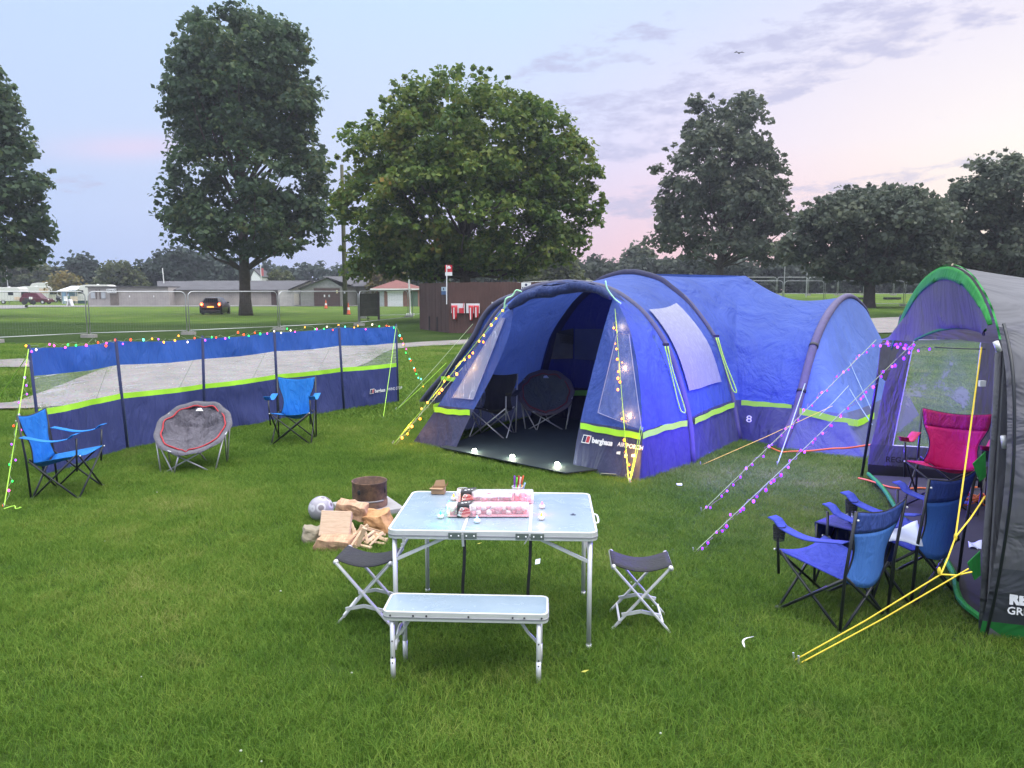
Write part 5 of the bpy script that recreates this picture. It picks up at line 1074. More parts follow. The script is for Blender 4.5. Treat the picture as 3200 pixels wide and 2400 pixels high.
# ------------------------------------------------------------------ grey and green tent
GT = thing('dome_tent', 'grey tent with bright green arch and hem, cut off by the right edge', 'tent', (4.2, 6.4, 0))
GREY = (.155, .155, .17); DG = (.095, .10, .12); GREEN = (.035, .33, .065)
M['gtent'] = fabric('grey_tent', GREY, .25, .9, 2.5); M['gdark'] = fabric('dark_grey_band', DG, .05, .6, 2.5); M['ggreen'] = fabric('green_hem', GREEN, .3, .5, 5); M['gmid'] = fabric('grey_canopy', (.19, .19, .21), .4, .7, 3)
F1, F2 = Vector((2.79, 4.40, 0)), Vector((3.92, 8.34, 0)); fd = (F2 - F1).normalized(); ed = Vector((fd.y, -fd.x, 0))
def FP_(s, zz, e=0.0): return F1 + fd * s + ed * e + Vector((0, 0, zz))
arc = smooth([FP_(0, 0), FP_(-.14, .42), FP_(-.22, .88), FP_(-.21, 1.22), FP_(-.11, 1.58), FP_(.08, 1.83), FP_(.32, 2.0), FP_(.7, 2.15), FP_(1.2, 2.22), FP_(1.75, 2.17), FP_(2.25, 2.02), FP_(2.75, 1.75), FP_(3.3, 1.3), FP_(3.8, .65), FP_(4.09, 0)], 60)
arc2 = [p + ed * 2.6 + Vector((0, 0, -.09 * min(1, p.z) - .22 * max(0, p.z - 1.0))) for p in arc]; arc3 = [p + ed * .012 for p in arc]
m = MB(); m.grid(lambda u, v: wob(arc3[round(u * 60)].lerp(arc2[round(u * 60)], v), .07 * math.sin(v * 3.14), .9) + Vector((0, 0, -.05 * math.sin(v * math.pi))), 60, 26)
def zsplit(mb, z0, z1):               # keep faces whose centre lies in a height range
    o = MB(); o.v = mb.v; o.f = [f for f in mb.f if z0 <= sum(mb.v[i][2] for i in f) / len(f) < z1]; return o
def sidemat():
    mt = MT('grey_side'); pos = mt.N('ShaderNodeNewGeometry').outputs['Position']; zz = mt.N('ShaderNodeSeparateXYZ', {0: pos}).outputs[2]
    f = lambda v: mt.N('ShaderNodeMath', {0: zz, 1: v}, operation='GREATER_THAN').outputs[0]; n_ = mt.noise(1.5, 3, vec=pos)
    up1 = mt.ramp(n_, [(.3, sc(GREY, .9)), (.7, sc(GREY, 1.1))]); mid_ = mt.ramp(n_, [(.3, sc(DG, .9)), (.7, sc(DG, 1.1))]); lo_ = mt.ramp(n_, [(.3, sc(GREEN, .9)), (.7, sc(GREEN, 1.1))])
    a1 = mt.N('ShaderNodeMixRGB', {0: f(.105), 1: lo_, 2: mid_}).outputs[0]; a2 = mt.N('ShaderNodeMixRGB', {0: f(.47), 1: a1, 2: up1}).outputs[0]
    mt.l.new(a2, mt.p.inputs['Base Color']); mt.p.inputs['Roughness'].default_value = .75
    mp_ = mt.N('ShaderNodeMapping', {'Vector': pos, 'Rotation': (0, .5, .3), 'Scale': (1.2, 1.2, 2.0)}).outputs[0]
    b_ = mt.bump(mt.noise(1.6, 3, .5, mp_, 1.4), .8, .12); mt.l.new(b_, mt.p.inputs['Normal'])
    tr = mt.N('ShaderNodeBsdfTranslucent', {'Color': a2, 'Normal': b_}); mx = mt.N('ShaderNodeMixShader', {0: .22}); mt.l.new(mt.p.outputs[0], mx.inputs[1]); mt.l.new(tr.outputs[0], mx.inputs[2]); mt.l.new(mx.outputs[0], mt.o.inputs[0]); return mt.m
M['gside'] = sidemat(); skin = MB(); skin.v = m.v
# near side and roof (leave the far wall out, it has a real window)

def sof(f):
    c_ = sum((Vector(m.v[i]) for i in f), Vector((0, 0, 0))) / 4; return (c_ - F1).dot(fd), c_.z
skin.f = [f for f in m.f if sof(f)[0] < 2.9 or sof(f)[1] > 1.85]
skin.build('side_and_roof', M['gside'], GT, True, world=True)
# green arch band, wide on top
top_i = range(22, 50); band_ = [arc[i] for i in top_i]
def gband(u, v):
    i = min(len(band_) - 1, round(u * (len(band_) - 1))); p = band_[i]; w = .115 * (math.sin(min(1, u * 1.4 + .08) * math.pi / 2)) * (1 if u < .8 else 1); cpt = FP_(2.0, .6); q = p + (cpt - p).normalized() * w
    return p.lerp(q, v) - ed * (.012 + .02 * v)
m = MB(); m.grid(gband, 32, 4); m.build('green_arch', M['ggreen'], GT, True, world=True, solid=.01)
m = MB(); m.grid(lambda u, v: arc[round(20 + u * 30)].lerp(arc3[round(20 + u * 30)], v) + Vector((0, 0, .015)), 42, 1); m.build('green_arch_top', M['ggreen'], GT, True, world=True)
for px_ in (0,):
    m = MB(); m.tube([p + ed * .03 + Vector((.0, -.03, 0)) for p in arc[:23]], .009, 8); m.build('pole', M['blacktube'], GT, True, world=True)
for a_, b_ in (((3111, 1068), (3123, 1098)), ((3135, 1362), (3140, 1400))):
    Dp = 4.36; m = MB(); m.tube([at(*a_, Dp), at(*b_, Dp)], .016, 8); m.build('pole_ferrule', M['alu'], GT, True, world=True)
m = MB(); m.tube([FP_(.02, 0, .03), FP_(.06, .6, .03), FP_(.07, 1.25, .03), FP_(.1, 1.7, .03)], [.018, .02, .02, .02], 8); m.build('door_binding', M['gtent'], GT, True, world=True)
for zz, s_ in ((1.02, .04), (.43, -.0)):
    m = MB(); p = FP_(s_, zz, -.02); m.prism([p + Vector((0, 0, .09)), p + Vector((-.075, -.01, .02)), p + Vector((-.02, 0, -.09)), p + Vector((.015, 0, -.06))], (0, -.006, 0)); m.build('green_tab', M['ggreen'], GT, world=True)
# canopy pulled out in front of the arch
C2, C1, C0 = at(2738, 1062, 7.75), at(2860, 1066, 6.35), at(3078, 1036, 4.95)
hem = [C2.lerp(C1, i / 10) for i in range(11)] + [C1.lerp(C0, i / 14) + Vector((0, 0, .05 * math.sin(i / 14 * math.pi))) for i in range(1, 15)]
topc = [poly([gband(.84 - .84 * j / 30, .9) for j in range(31)], i / 24) for i in range(25)]
m = MB(); m.grid(lambda u, v: wob(topc[round(u * 24)].lerp(hem[round(u * 24)], v), .05 * math.sin(v * math.pi), 1.6) + Vector((0, 0, -.06 * math.sin(v * math.pi))), 24, 14); m.build('canopy', M['gmid'], GT, True, world=True)
m = MB(); m.tube([p + Vector((0, 0, .01)) for p in hem[10:]], .011, 6); m.build('canopy_hem', M['ggreen'], GT, True, world=True)
# far wall with a real window opening
wa, wb_ = F2 + Vector((-.02, 0, 0)), Vector((6.3, 7.66, 0)); ta = at(2802, 1050, 8.25)
def fw(px_, py_):
    r = ray(px_, py_); d_ = (wb_ - wa).normalized(); n_ = Vector((-d_.y, d_.x, -.02)); n_ = Vector((-d_.y, d_.x, .10)).normalized(); k_ = ((wa - Vector((0, 0, CAM_H))).dot(n_)) / r.dot(n_); return Vector((0, 0, CAM_H)) + r * k_
Wn = [fw(2790, 1392), fw(3030, 1405), fw(3066, 1060), fw(2856, 1062)]; Ou = [fw(2712, 1440), fw(3200, 1500), fw(3200, 960), fw(2812, 985)]
m = MB(); m.add(Ou + Wn, [(0, 1, 5, 4), (1, 2, 6, 5), (2, 3, 7, 6), (3, 0, 4, 7)]); m.build('far_wall', M['gtent'], GT, world=True, solid=.006)
m = MB(); m.add([fw(2712, 1455), fw(3200, 1500), fw(3200, 1430), fw(2720, 1387)], [(0, 1, 2, 3)]); m.build('far_wall_band', M['gdark'], GT, world=True, solid=.012)
m = MB(); m.add([fw(2710, 1496), fw(3200, 1560), fw(3200, 1490), fw(2713, 1450)], [(0, 1, 2, 3)]); m.build('mud_flap', M['black'], GT, world=True, solid=.014)
m = MB(); m.grid(lambda u, v: lerp(lerp(Wn[0], Wn[1], u), lerp(Wn[3], Wn[2], u), v) + Vector((0, .04, 0)) * math.sin(u * 3.14) * math.sin(v * 3.14), 10, 10); m.build('clear_window', clear('smeared_window', (.55, .57, .6), .18, .45, 2.5, (1, 1, 1), .2), GT, True, world=True)
m = MB(); m.tube(Wn + [Wn[0]], .007, 5); m.build('window_zip', plain('pale_zip', (.5, .5, .55), .6), GT, world=True)
m = MB(); m.tube(smooth([fw(2912, 1084) - Vector((0, .05, 0)), fw(2990, 1088) - Vector((0, .05, 0)), fw(3070, 1090) - Vector((0, .05, 0))], 8), .006, 5); m.build('blind_cord', M['black'], GT, True, world=True)
p = fw(2760, 1440) - Vector((0, .05, 0)); text('REGATTA', .085, M['black'], GT, frame(p, wb_ - wa, (0, 0, 1)), bold=.002); text('GREAT OUTDOORS', .05, M['black'], GT, frame(p - Vector((0, 0, .07)), wb_ - wa, (0, 0, 1)))
# inner wall and dark partition
m = MB(); pts_ = [p + ed * 2.1 for p in arc]; m.add(pts_ + [FP_(2, .8, 2.1)], [(i, i + 1, 61) for i in range(60)]); m.build('inner_room_wall', plain('inner_cloth', (.05, .05, .06), .9, 0, .2, 3), GT, world=True)
m = MB(); m.add([FP_(-.02, 0, .04), FP_(.10, 0, .5), FP_(.16, 1.75, .45), FP_(.08, 1.8, .05)], [(0, 1, 2, 3)]); m.build('tied_door', M['gmid'], GT, world=True, solid=.02)
m = MB(); m.tube([FP_(.17, 1.80, .06), FP_(.16, 1.45, .08), FP_(.14, .6, .08), FP_(.08, .05, .05)], [.02, .028, .03, .02], 8); m.build('rolled_flap', M['gtent'], GT, True, world=True)
m = MB(); bx = FP_(.15, 1.5, -.03); m.box(bx, (.035, .02, .035)); m.build('hanging_label', M['white'], GT, world=True)
# black canopy leg
m = MB(); m.tube([C2 + Vector((.1, .05, -.02)), Gz(2692, 1492)], .016, 8); m.build('canopy_pole', M['blacktube'], GT, True, world=True)
m = MB(); m.add([C2 + Vector((.05, 0, -.03)), C2 + Vector((.28, 0, .04)), C2 + Vector((.12, .0, -.42)), C2 + Vector((.03, 0, -.35))], [(0, 1, 2, 3)]); m.build('canopy_strap', M['gdark'], GT, world=True, solid=.01)
# print on the side wall
p0, p1 = at(3158, 1846, 4.30), at(3200, 1852, 4.27); sd_ = ed * 1.0; fm = frame(at(3147, 1878, 4.295) + Vector((-.01, -.035, 0)), ed, (.0, .08, 1))
text('REGATTA', .085, M['white_ink'], GT, fm, bold=.006, sx=.95); text('GREAT OUTDOORS', .062, M['white_ink'], GT, fm @ Matrix.Translation((-.01, -.062, 0)), bold=.001)
# groundsheet of the grey tent
m = MB(); g_ = [FP_(.06, .05, .05), FP_(.4, .05, -.0), FP_(1.1, .05, .1), FP_(2.2, .05, .02), FP_(3.3, .05, .04), FP_(3.95, .05, 0), Vector((6.3, 7.6, .05)), Vector((5.6, 3.8, .05))]; m.add(g_, [tuple(range(8))])
tag(m.build('awning_groundsheet', plain('dark_floor_sheet', (.022, .022, .028), .8, 0, .3, 4, .4, 10), solid=.012), 'dark groundsheet inside the grey tent', 'groundsheet')
m = MB(); m.tube(smooth([p + Vector((0, 0, .02)) for p in g_[:6]], 20), .02, 6); tag(m.build('groundsheet_edge', M['ggreen']), 'dull green rolled edge of the groundsheet at the grey tent door', 'groundsheet edge')
# yellow ropes of the grey tent
gy = 'yellow ropes of the grey tent'
pk1, pk2 = Gz(2478, 2066), Gz(2494, 2076); knot = at(2986, 1678, 4.05); kn2 = at(2940, 1795, 3.95)
guy(at(3067, 1085, 4.6), knot, 'yellow rope from the arch top down to the knot', YM_, .0045, False, gy); guy(at(3078, 1552, 4.35), knot, 'yellow rope from the green tab down to the knot', YM_, .0045, False, gy)
guy(knot, kn2, 'short yellow rope below the knot', YM_, .0045, False, gy); guy(kn2, pk1, 'long yellow rope running left along the grass, upper strand', YM_, .0042, True, gy); guy(at(3027, 1777, 3.95), pk2, 'long yellow rope running left along the grass, lower strand', YM_, .0042, True, gy)
guy(kn2, at(3037, 1787, 4.0), 'loose yellow rope end pointing right', YM_, .0045, False, gy)
m = MB(); m.sphere(knot, .012, 8, 6, (.8, .8, 1.8)); m.sphere(kn2 + Vector((-.01, 0, .02)), .012, 8, 6, (.8, .8, 1.8)); 
o = m.build('rope_knot', YM_, smooth=True); tag(o, 'yellow rope knots where the strands of the grey tent join', 'rope knot')
# purple lights on the canopy ropes
pegA, pegB = Gz(2165, 1730), Gz(2190, 1602)
guy(C1, pegA, 'pale rope carrying purple lights from the canopy to the nearer peg', PM_, .003, True, gy); guy(C2, pegB, 'pale rope carrying purple lights from the canopy to the farther peg', PM_, .003, True, gy)
vio = plain('purple_wire', (.3, .15, .35), .5)
pA = lightstring('purple fairy lights along the nearer canopy rope, ending beside the table', [C1, pegA], ['purple', 'violet', 'purple'], 38, .0095, 3.4, 21, .022, .03, vio)
pB = lightstring('purple fairy lights along the farther canopy rope', [at(2895, 1078, 6.5), C1 + Vector((0, 0, -.03)), C2 + Vector((.05, -.05, .0)), at(2690, 1100, 7.9), pegB], ['purple', 'violet', 'purple'], 44, .0095, 3.4, 22, .022, .03, vio)
for t_, e in ((.45, 4), (.62, 12), (.78, 12)): glow(lerp(C1, pegA, t_) + Vector((-.05, .1, .22)), (.10, .03, 1), e, .06, parent=pA)
for t_, e in ((.38, 260), (.50, 20), (.64, 12), (.78, 12)): glow(lerp(C2, pegB, t_) + Vector((-.1, .7, -.1)), (.10, .03, 1), e, .06, parent=pB)
# ground spot lights at the porch mouth
for i, ((x, y), lab) in enumerate(zip(((1483, 1421), (1601, 1440), (1741, 1464)), ('small bright ground light in the grass, leftmost before the porch', 'small bright ground light in the grass, middle one before the porch', 'small bright ground light in the grass, rightmost before the porch'))):
    p = Gz(x, y, 0); T_ = thing('ground_light', lab, 'light', p, 0, 'ground lights before the porch'); m = MB(); m.lathe([(.0, 0), (.03, 0), (.035, .03), (.03, .05)], n=12); m.build('lamp_base', M['black'], T_); m = MB(); m.sphere((0, -.01, .058), .030, 10, 6, (1, 1, .7)); m.build('lamp_lens', emis('white_lamp', (.9, 1, .8), 22), T_, True); glow(p + Vector((0, -.06, .10)), (.9, 1, .75), 4.0, .03, parent=T_)
# ------------------------------------------------------------------ folding table
Z = lambda h: Vector((0, 0, h))
def rounded(w, d, r, zz, cx=0, cy=0, n_=5):
    out = []
    for (sx, sy, a0) in ((1, 1, 0), (-1, 1, 90), (-1, -1, 180), (1, -1, 270)):
        for i in range(n_ + 1):
            a = R(a0 + 90 * i / n_); out.append(Vector((cx + sx * (w / 2 - r) + r * math.cos(a), cy + sy * (d / 2 - r) + r * math.sin(a), zz)))
    return out
M['top'] = MT('table_laminate'); _m = M['top']; n_ = _m.noise(3, 5, .6); c = _m.ramp(n_, [(.35, (.24, .31, .38)), (.7, (.30, .37, .44))]); _m.l.new(c, _m.p.inputs['Base Color'])
sm = _m.ramp(_m.noise(5, 6, .7, None, 1.5), [(.45, (.16,) * 3), (.72, (.42,) * 3)]); _m.l.new(sm, _m.p.inputs['Roughness']); M['top'] = _m.m
TH, TW_, TD = .70, 1.195, .86
TB = thing('folding_table', 'folding aluminium table with grey-blue top and clip hinges, holding the marshmallow tubs', 'table', (-.095, 4.635, 0), R(-2.6))
m = MB(); m.prism(rounded(TW_ - .03, TD - .03, .035, TH - .012), (0, 0, .011)); m.build('tabletop', M['top'], TB)
def rim(w, d, r, z0, z1, t_=.014):
    a_, b_ = rounded(w, d, r, z0), rounded(w - 2 * t_, d - 2 * t_, r - t_ * .8, z0); k = len(a_); vs = a_ + [p + Z(z1 - z0) for p in a_] + [p + Z(z1 - z0) for p in b_] + b_; fs = []
    for i in range(k):
        j = (i + 1) % k
        for q in range(4): q2 = (q + 1) % 4; fs.append((q * k + i, q * k + j, q2 * k + j, q2 * k + i))
    return MB().add(vs, fs)
m = rim(TW_, TD, .05, TH - .05, TH + .002); m.v += []; m.build('rim', M['alu'], TB, bevel=.003)
m = rim(TW_ + .006, TD + .006, .053, TH - .034, TH - .026, .005); m.build('rim_groove', plain('rim_shadow_line', (.35, .35, .38), .5, .5), TB)
for x in (-.165, .215): m = MB(); m.box((x, 0, TH + .0005), (.016, TD - .04, .003)); m.build('top_strip', M['alu'], TB)
for x in (-.165, .215):
    m = MB()
    for s_ in (-1, 1): m.box((x + s_ * .043, -TD / 2 - .004, TH - .025), (.075, .004, .036))
    m.build('hinge_plate', plain('zinc_dull', (.20, .23, .22), .45, .7), TB, bevel=.002); m = MB(); m.bar((x, -TD / 2 - .009, TH - .015), (x + (.004 if x < 0 else -.03), -TD / 2 - .01, TH - .085 + (.0 if x < 0 else .02)), .014, .005); m.build('latch', M['galv'], TB)
    m = MB()
    for dx in (-.065, -.022, .022, .065): m.sphere((x + dx, -TD / 2 - .008, TH - .025), .005, 6, 4)
    m.build('rivets', M['white'], TB)
    sp_ = smooth([(x + .003, -.36, TH - .03), (x + .0, -.35, .5), (x - .012, -.34, .30), (x + .01, -.33, .14)], 8); m = MB()
    m.grid(lambda u, v: sp_[round(v * 8)] + Vector(((u - .5) * .018, 0, 0)), 1, 8); m.build('dangling_strap', M['black'], TB, solid=.003)
legp = [(-.56, -.395), (.555, -.395), (-.50, .39), (.56, .39)]
for x, y in legp:
    m = MB(); m.tube([(x, y, 0), (x, y, TH - .05)], .0135, 12); m.tube([(x, y, .0), (x, y, .03)], .016, 10); m.build('leg', M['alu'], TB, True)
for sx in (-1, 1):
    for y in (-.395,): m = MB(); m.bar((sx * .55, y, TH - .18), (sx * .27, y + .02, TH - .055), .012, .018); m.build('brace', M['alu'], TB)
    m = MB(); m.bar((sx * .555, -.395, .52), (sx * .555, .39, .52), .012); m.build('leg_rail', M['alu'], TB)
m = MB(); m.tube(smooth([(TW_ / 2, -.18, TH - .02), (TW_ / 2 + .02, -.15, TH - .02), (TW_ / 2 + .02, -.02, TH - .02), (TW_ / 2, .01, TH - .02)], 10), .006, 6); m.build('carry_handle', M['white'], TB, True)
m = MB(); m.box((-.50, -TD / 2 - .008, TH - .058), (.014, .006, .045)); m.box((-.505, -TD / 2 - .01, TH - .08), (.02, .012, .016)); m.build('side_clip', M['galv'], TB)
# small dark print on the right of the top
m = MB(); c_ = Vector((.47, -.06, TH + .0006)); m.prism([c_ + Vector((math.cos(a) * .008, math.sin(a) * .008, 0)) for a in [k * .785 for k in range(8)]], (0, 0, .0004)); m.box(c_ + Vector((0, -.016, 0)), (.036, .005, .0008)); m.box(c_ + Vector((0, -.028, 0)), (.028, .004, .0008)); m.build('top_print', M['navysign'], TB)
# bench
BH = .385; BN = thing('folding_bench', 'low aluminium folding bench with grey-blue seat in front of the table', 'bench', (-.24, 3.95, 0), R(-2.8))
bw, bd = .87, .255
m = MB(); m.prism(rounded(bw - .02, bd - .02, .03, BH - .012), (0, 0, .011)); m.build('seat_top', M['top'], BN); m = rim(bw, bd, .04, BH - .05, BH + .002, .012); m.build('rim', M['alu'], BN, bevel=.003)
m = rim(bw + .006, bd + .006, .043, BH - .033, BH - .026, .005); m.build('rim_groove', bpy.data.materials['rim_shadow_line'], BN)
m = MB()
for x in (-.39, -.27, -.2, .02, .25, .31, .40): m.sphere((x, -bd / 2 - .003, BH - .018), .0055, 6, 4)
m.build('rivets', M['black'], BN)
for x, y in ((-.385, -.105), (.385, -.105), (-.36, .105), (.39, .105)):
    m = MB(); m.tube([(x, y, 0), (x, y, BH - .05)], .0125, 12); m.tube([(x, y, .0), (x, y, .12)], .0135, 10); m.build('leg', M['alu'], BN, True)
m = MB()
for x, y in ((-.385, -.105), (.385, -.105)):
    for h in (.10, .13, .22): m.sphere((x, y - .0135, h), .0045, 6, 4)
m.build('leg_buttons', M['black'], BN)
for sx in (-1, 1):
    m = MB(); m.bar((sx * .385, -.1, BH - .17), (sx * .33, -.1, BH - .11), .008, .014); m.bar((sx * .33, -.1, BH - .11), (sx * .29, -.1, BH - .05), .008, .014); m.build('folding_brace', M['galv'], BN)
    if sx < 0: m = MB(); m.tube(smooth([(sx * .375, -.09, .16), (sx * .37, -.02, .235), (sx * .37, .06, .235), (sx * .375, .1, .16)], 10), .009, 6); m.build('leg_hoop', M['alu'], BN, True)
# stools
def stool(loc, rz, label):
    T_ = thing('folding_stool', label, 'stool', loc, rz, 'folding stools beside the table'); w, d, h = .36, .26, .40
    for y in (-d / 2, d / 2):
        for s_ in (-1, 1):
            yy = y + s_ * .008; m = MB(); m.bar((-s_ * w / 2 * .98, yy, .0), (s_ * w / 2 * .95, yy, h), .012, .026, up=(0, 1, 0)); m.build('leg', M['alu'], T_, bevel=.003)
    for s_ in (-1, 1):
        m = MB(); m.tube([(s_ * w / 2 * .95, -d / 2 - .015, h), (s_ * w / 2 * .95, d / 2 + .015, h)], .015, 10); m.build('seat_rail', M['alu'], T_, True)
        m = MB()
        m.bar((-s_ * .09 * 1.3, -d / 2 if s_ < 0 else d / 2, .10), (0, -d / 2 if s_ < 0 else d / 2, .125), .01, .02); m.bar((s_ * .09 * 1.3, -d / 2 if s_ < 0 else d / 2, .10), (0, -d / 2 if s_ < 0 else d / 2, .125), .01, .02); m.build('spreader', M['alu'], T_)
        m = MB(); m.bar((s_ * w / 2 * .72, -d / 2 - .005, .055), (s_ * w / 2 * .72, d / 2 + .005, .055), .012, .02); m.build('foot_bar', M['alu'], T_)
    m = MB()
    for y in (-d / 2 - .014, d / 2 + .014):
        for s_ in (-1, 1): m.sphere((s_ * w / 2 * .95, y, h), .009, 6, 4)
        m.sphere((0, y, h / 2), .007, 6, 4)
    m.build('rivets', M['galv'], T_)
    m = MB(); m.grid(lambda u, v: Vector(((u - .5) * w * 1.0, (v - .5) * d * .96, h + .016 - .045 * math.sin(u * math.pi))), 12, 4); m.build('canvas_seat', fabric('black_canvas', (.022, .022, .028), 0, .3, 14), T_, True, solid=.006)
    return T_
stool((-.895, 4.66, 0), R(-6), 'folding stool with black canvas seat, left of the table behind its front leg')
stool((.79, 4.58, 0), R(-4), 'folding stool with black canvas seat, right of the table')

# ------------------------------------------------------------------ camping chairs
def chair(loc, rz, label, col, col2=None, tube=None, w=.52, sh=.42, bh=.86, pocket=True, name='camping_chair', cat='chair', group=None, trans=.15, mesh=None, armc=None, scale=1.0, backw=.0):
    T_ = thing(name, label, cat, loc, rz, group); T_.scale = (scale,) * 3; tube = tube or M['blacktube']; h = w / 2; d = .23
    fb = fabric('chair_cloth', col, trans, .6, 8); f2 = fabric('chair_back_cloth', col2 or col, trans, .6, 8); fa = fabric('chair_arm_cloth', armc or col, trans, .4, 8)
    FL_, FR_, BL_, BR_ = Vector((-h, -d, 0)), Vector((h, -d, 0)), Vector((-h * .92, d, 0)), Vector((h * .92, d, 0)); r = .0095
    sf = [Vector((-h, -d - .03, sh + .02)), Vector((h, -d - .03, sh + .02))]; sb = [Vector((-h * .8, d - .02, sh - .06)), Vector((h * .8, d - .02, sh - .06))]
    def cross(a_, b_, c_, e_):
        for p, q in ((a_, c_), (b_, e_)): m = MB(); m.tube([p, q], r, 8); m.build('cross_tube', tube, T_, True)
    cross(FL_, FR_, sf[1], sf[0]); cross(BL_, BR_, Vector((h * .9, d, sh - .02)), Vector((-h * .9, d, sh - .02)))
    cross(FL_, BL_, Vector((-h * .95, d, sh - .04)), Vector((-h, -d, sh + .02))); cross(FR_, BR_, Vector((h * .95, d, sh - .04)), Vector((h, -d, sh + .02)))
    ah = sh + .20
    for s_ in (-1, 1):
        m = MB(); m.tube([(s_ * h * .98, d, 0), (s_ * h, d + .02, sh), (s_ * h * 1.0, d + .07, bh)], r * 1.1, 8); m.build('back_upright', tube, T_, True)
        m = MB(); m.tube([(s_ * h, -d, sh - .14), (s_ * (h + .01), -d - .02, ah - .01)], r, 8); m.build('arm_post', tube, T_, True)
        m = MB()
        for fx in ((s_ * h, -d, .012), (s_ * h * .98, d, .012)): m.sphere(fx, .02, 8, 5, (1, 1, .6))
        m.build('feet', M['black'], T_, True)
        m = MB(); m.grid(lambda u, v: Vector((s_ * (h + .0 + (v - .15) * .085), d + .03 - u * (2 * d + .08), ah + .0 + .012 * math.cos(u * 6) - .022 * math.sin(u * 3.14) + .03 * (u > .9))), 12, 3); m.build('armrest', fa, T_, True, solid=.006)
    m = MB()
    for p in sf: m.sphere(p + Vector((0, -.01, -.005)), .008, 6, 4)
    for s_ in (-1, 1): m.sphere((s_ * h, d + .085, bh - .05), .007, 6, 4)
    m.sphere((0, -d - .012, sh / 2 + .01), .007, 6, 4); m.build('rivets', M['white'], T_)
    def seat(u, v):
        fw_ = lerp(sf[0], sf[1], u); bw_ = lerp(sb[0], sb[1], u); p = fw_.lerp(bw_, v); e = math.sin(u * math.pi); p.z -= .075 * e * (.45 + .55 * v); p.y += .03 * e * (1 - v); return p
    m = MB(); m.grid(seat, 14, 12); m.build('seat', fb, T_, True, solid=.006)
    def back(u, v):
        ww = (h * (.82 - .16 * math.sin(min(1, v * 1.5) * math.pi) * (v < .67) + .18 * v ** 2.2)) + backw * v; z0 = sh - .06; y = d - .02 + .09 * v; e = math.sin(u * math.pi)
        return Vector(((u - .5) * 2 * ww, y + .045 * e * (1 - .6 * v), z0 - .07 * e * (1 - v) ** 2 + (bh - z0) * v - .035 * e * v ** 4))
    m = MB(); m.grid(back, 14, 16); m.v, m.f = m.v, m.f
    lo_ = MB(); lo_.v = m.v; lo_.f = m.f[:14 * 11]; hi_ = MB(); hi_.v = m.v; hi_.f = m.f[14 * 11:]
    if col2:
        lo_.build('backrest', fabric('back_mesh', mesh or col2, trans, .3, 10), T_, True, solid=.006); hi_.build('backrest_top', f2, T_, True, solid=.01)
    else: m.build('backrest', f2, T_, True, solid=.007)
    m = MB(); m.tube([back(0, i / 10) + Vector((0, .0, 0)) for i in range(11)] + [back(i / 10, 1) for i in range(1, 11)] + [back(1, 1 - i / 10) for i in range(1, 11)], .006, 5); m.build('piping', M['black'], T_, True)
    if pocket:
        m = MB(); m.lathe([(.035, -.1), (.042, -.0)], (h + .04, -d + .02, ah - .0), 12); m.build('cup_holder', clear('mesh_pocket', (.02, .02, .03), .75, .2, 20, rough=.8), T_)
    return T_
cg = 'camping chairs set out on the pitch'
SKY_B = (.012, .22, .68)
chair((-4.53, 7.66, 0), R(93), 'bright blue camping chair seen from the side at the left end of the windbreak', SKY_B, group=cg, pocket=False, w=.5, bh=.84)
chair((-2.97, 10.33, 0), R(5), 'bright blue camping chair facing the camera before the middle of the windbreak', SKY_B, group=cg, pocket=False, bh=.86)
pc = chair((4.05, 7.02, .04), R(-40), 'magenta pink camping chair standing in the doorway of the grey tent', (.72, .012, .17), (.50, .010, .12), group=cg, w=.60, sh=.42, bh=.87, mesh=(.72, .012, .17), armc=(.60, .03, .14))
RB = (.04, .065, .46); RB2 = (.07, .13, .50); RBM = (.09, .26, .74)
chair((2.05, 4.72, 0), R(-147), 'royal blue camping chair seen from behind, nearest the camera on the right', RB, RB2, group=cg, w=.52, bh=.80, mesh=RBM, sh=.39, scale=.97)
chair((2.70, 5.12, 0), R(-150), 'royal blue camping chair seen from behind, in the mouth of the grey tent', RB, RB2, group=cg, w=.52, bh=.87, mesh=RBM, sh=.42)
# low side panel of blue mesh between the pair, with papers
T_ = thing('camping_side_table', 'dark blue cloth side table between the two royal blue chairs', 'side table', (2.36, 5.12, 0), R(-138)); nv = fabric('navy_mesh', (.02, .03, .17), .1, .4, 9)
m = MB(); m.grid(lambda u, v: Vector(((u - .5) * .34, (v - .5) * .42, .46 - .02 * math.sin(u * 3.14) * math.sin(v * 3.14))), 6, 6); m.build('cloth_top', nv, T_, True, solid=.006)
for x, y in ((-.16, -.2), (.16, -.2), (-.16, .2), (.16, .2)): m = MB(); m.tube([(x, y, 0), (x, y, .46)], .009, 8); m.build('leg', M['blacktube'], T_, True)
for y in (-.2, .2): m = MB(); m.tube([(-.16, y, 0), (.16, y, .4)], .008, 8); m.tube([(.16, y, .02), (-.16, y, .42)], .008, 8); m.build('cross_tube', M['blacktube'], T_, True)
m = MB(); m.add([(-.17, -.21, .46), (.17, -.21, .46), (.13, -.2, .2), (-.13, -.2, .2)], [(0, 1, 2, 3)]); m.add([(-.17, -.21, .46), (-.17, .21, .46), (-.15, .19, .18), (-.15, -.19, .2)], [(0, 1, 2, 3)]); m.build('hanging_bag', nv, T_, solid=.006)
def paper(pts_, label, mat=M['white'], name='paper_sheet', k=.012):
    a_, b_, c_, d_ = [Vector(p) for p in pts_]; m = MB(); m.grid(lambda u, v: lerp(lerp(a_, b_, u), lerp(d_, c_, u), v) + Z(k * math.sin(u * 5 + v * 3)), 8, 6); o = m.build(name, mat, smooth=True, solid=.003); tag(o, label, 'paper'); return o
pw = plain('pale_paper', (.62, .66, .78), .7, 0, .05)
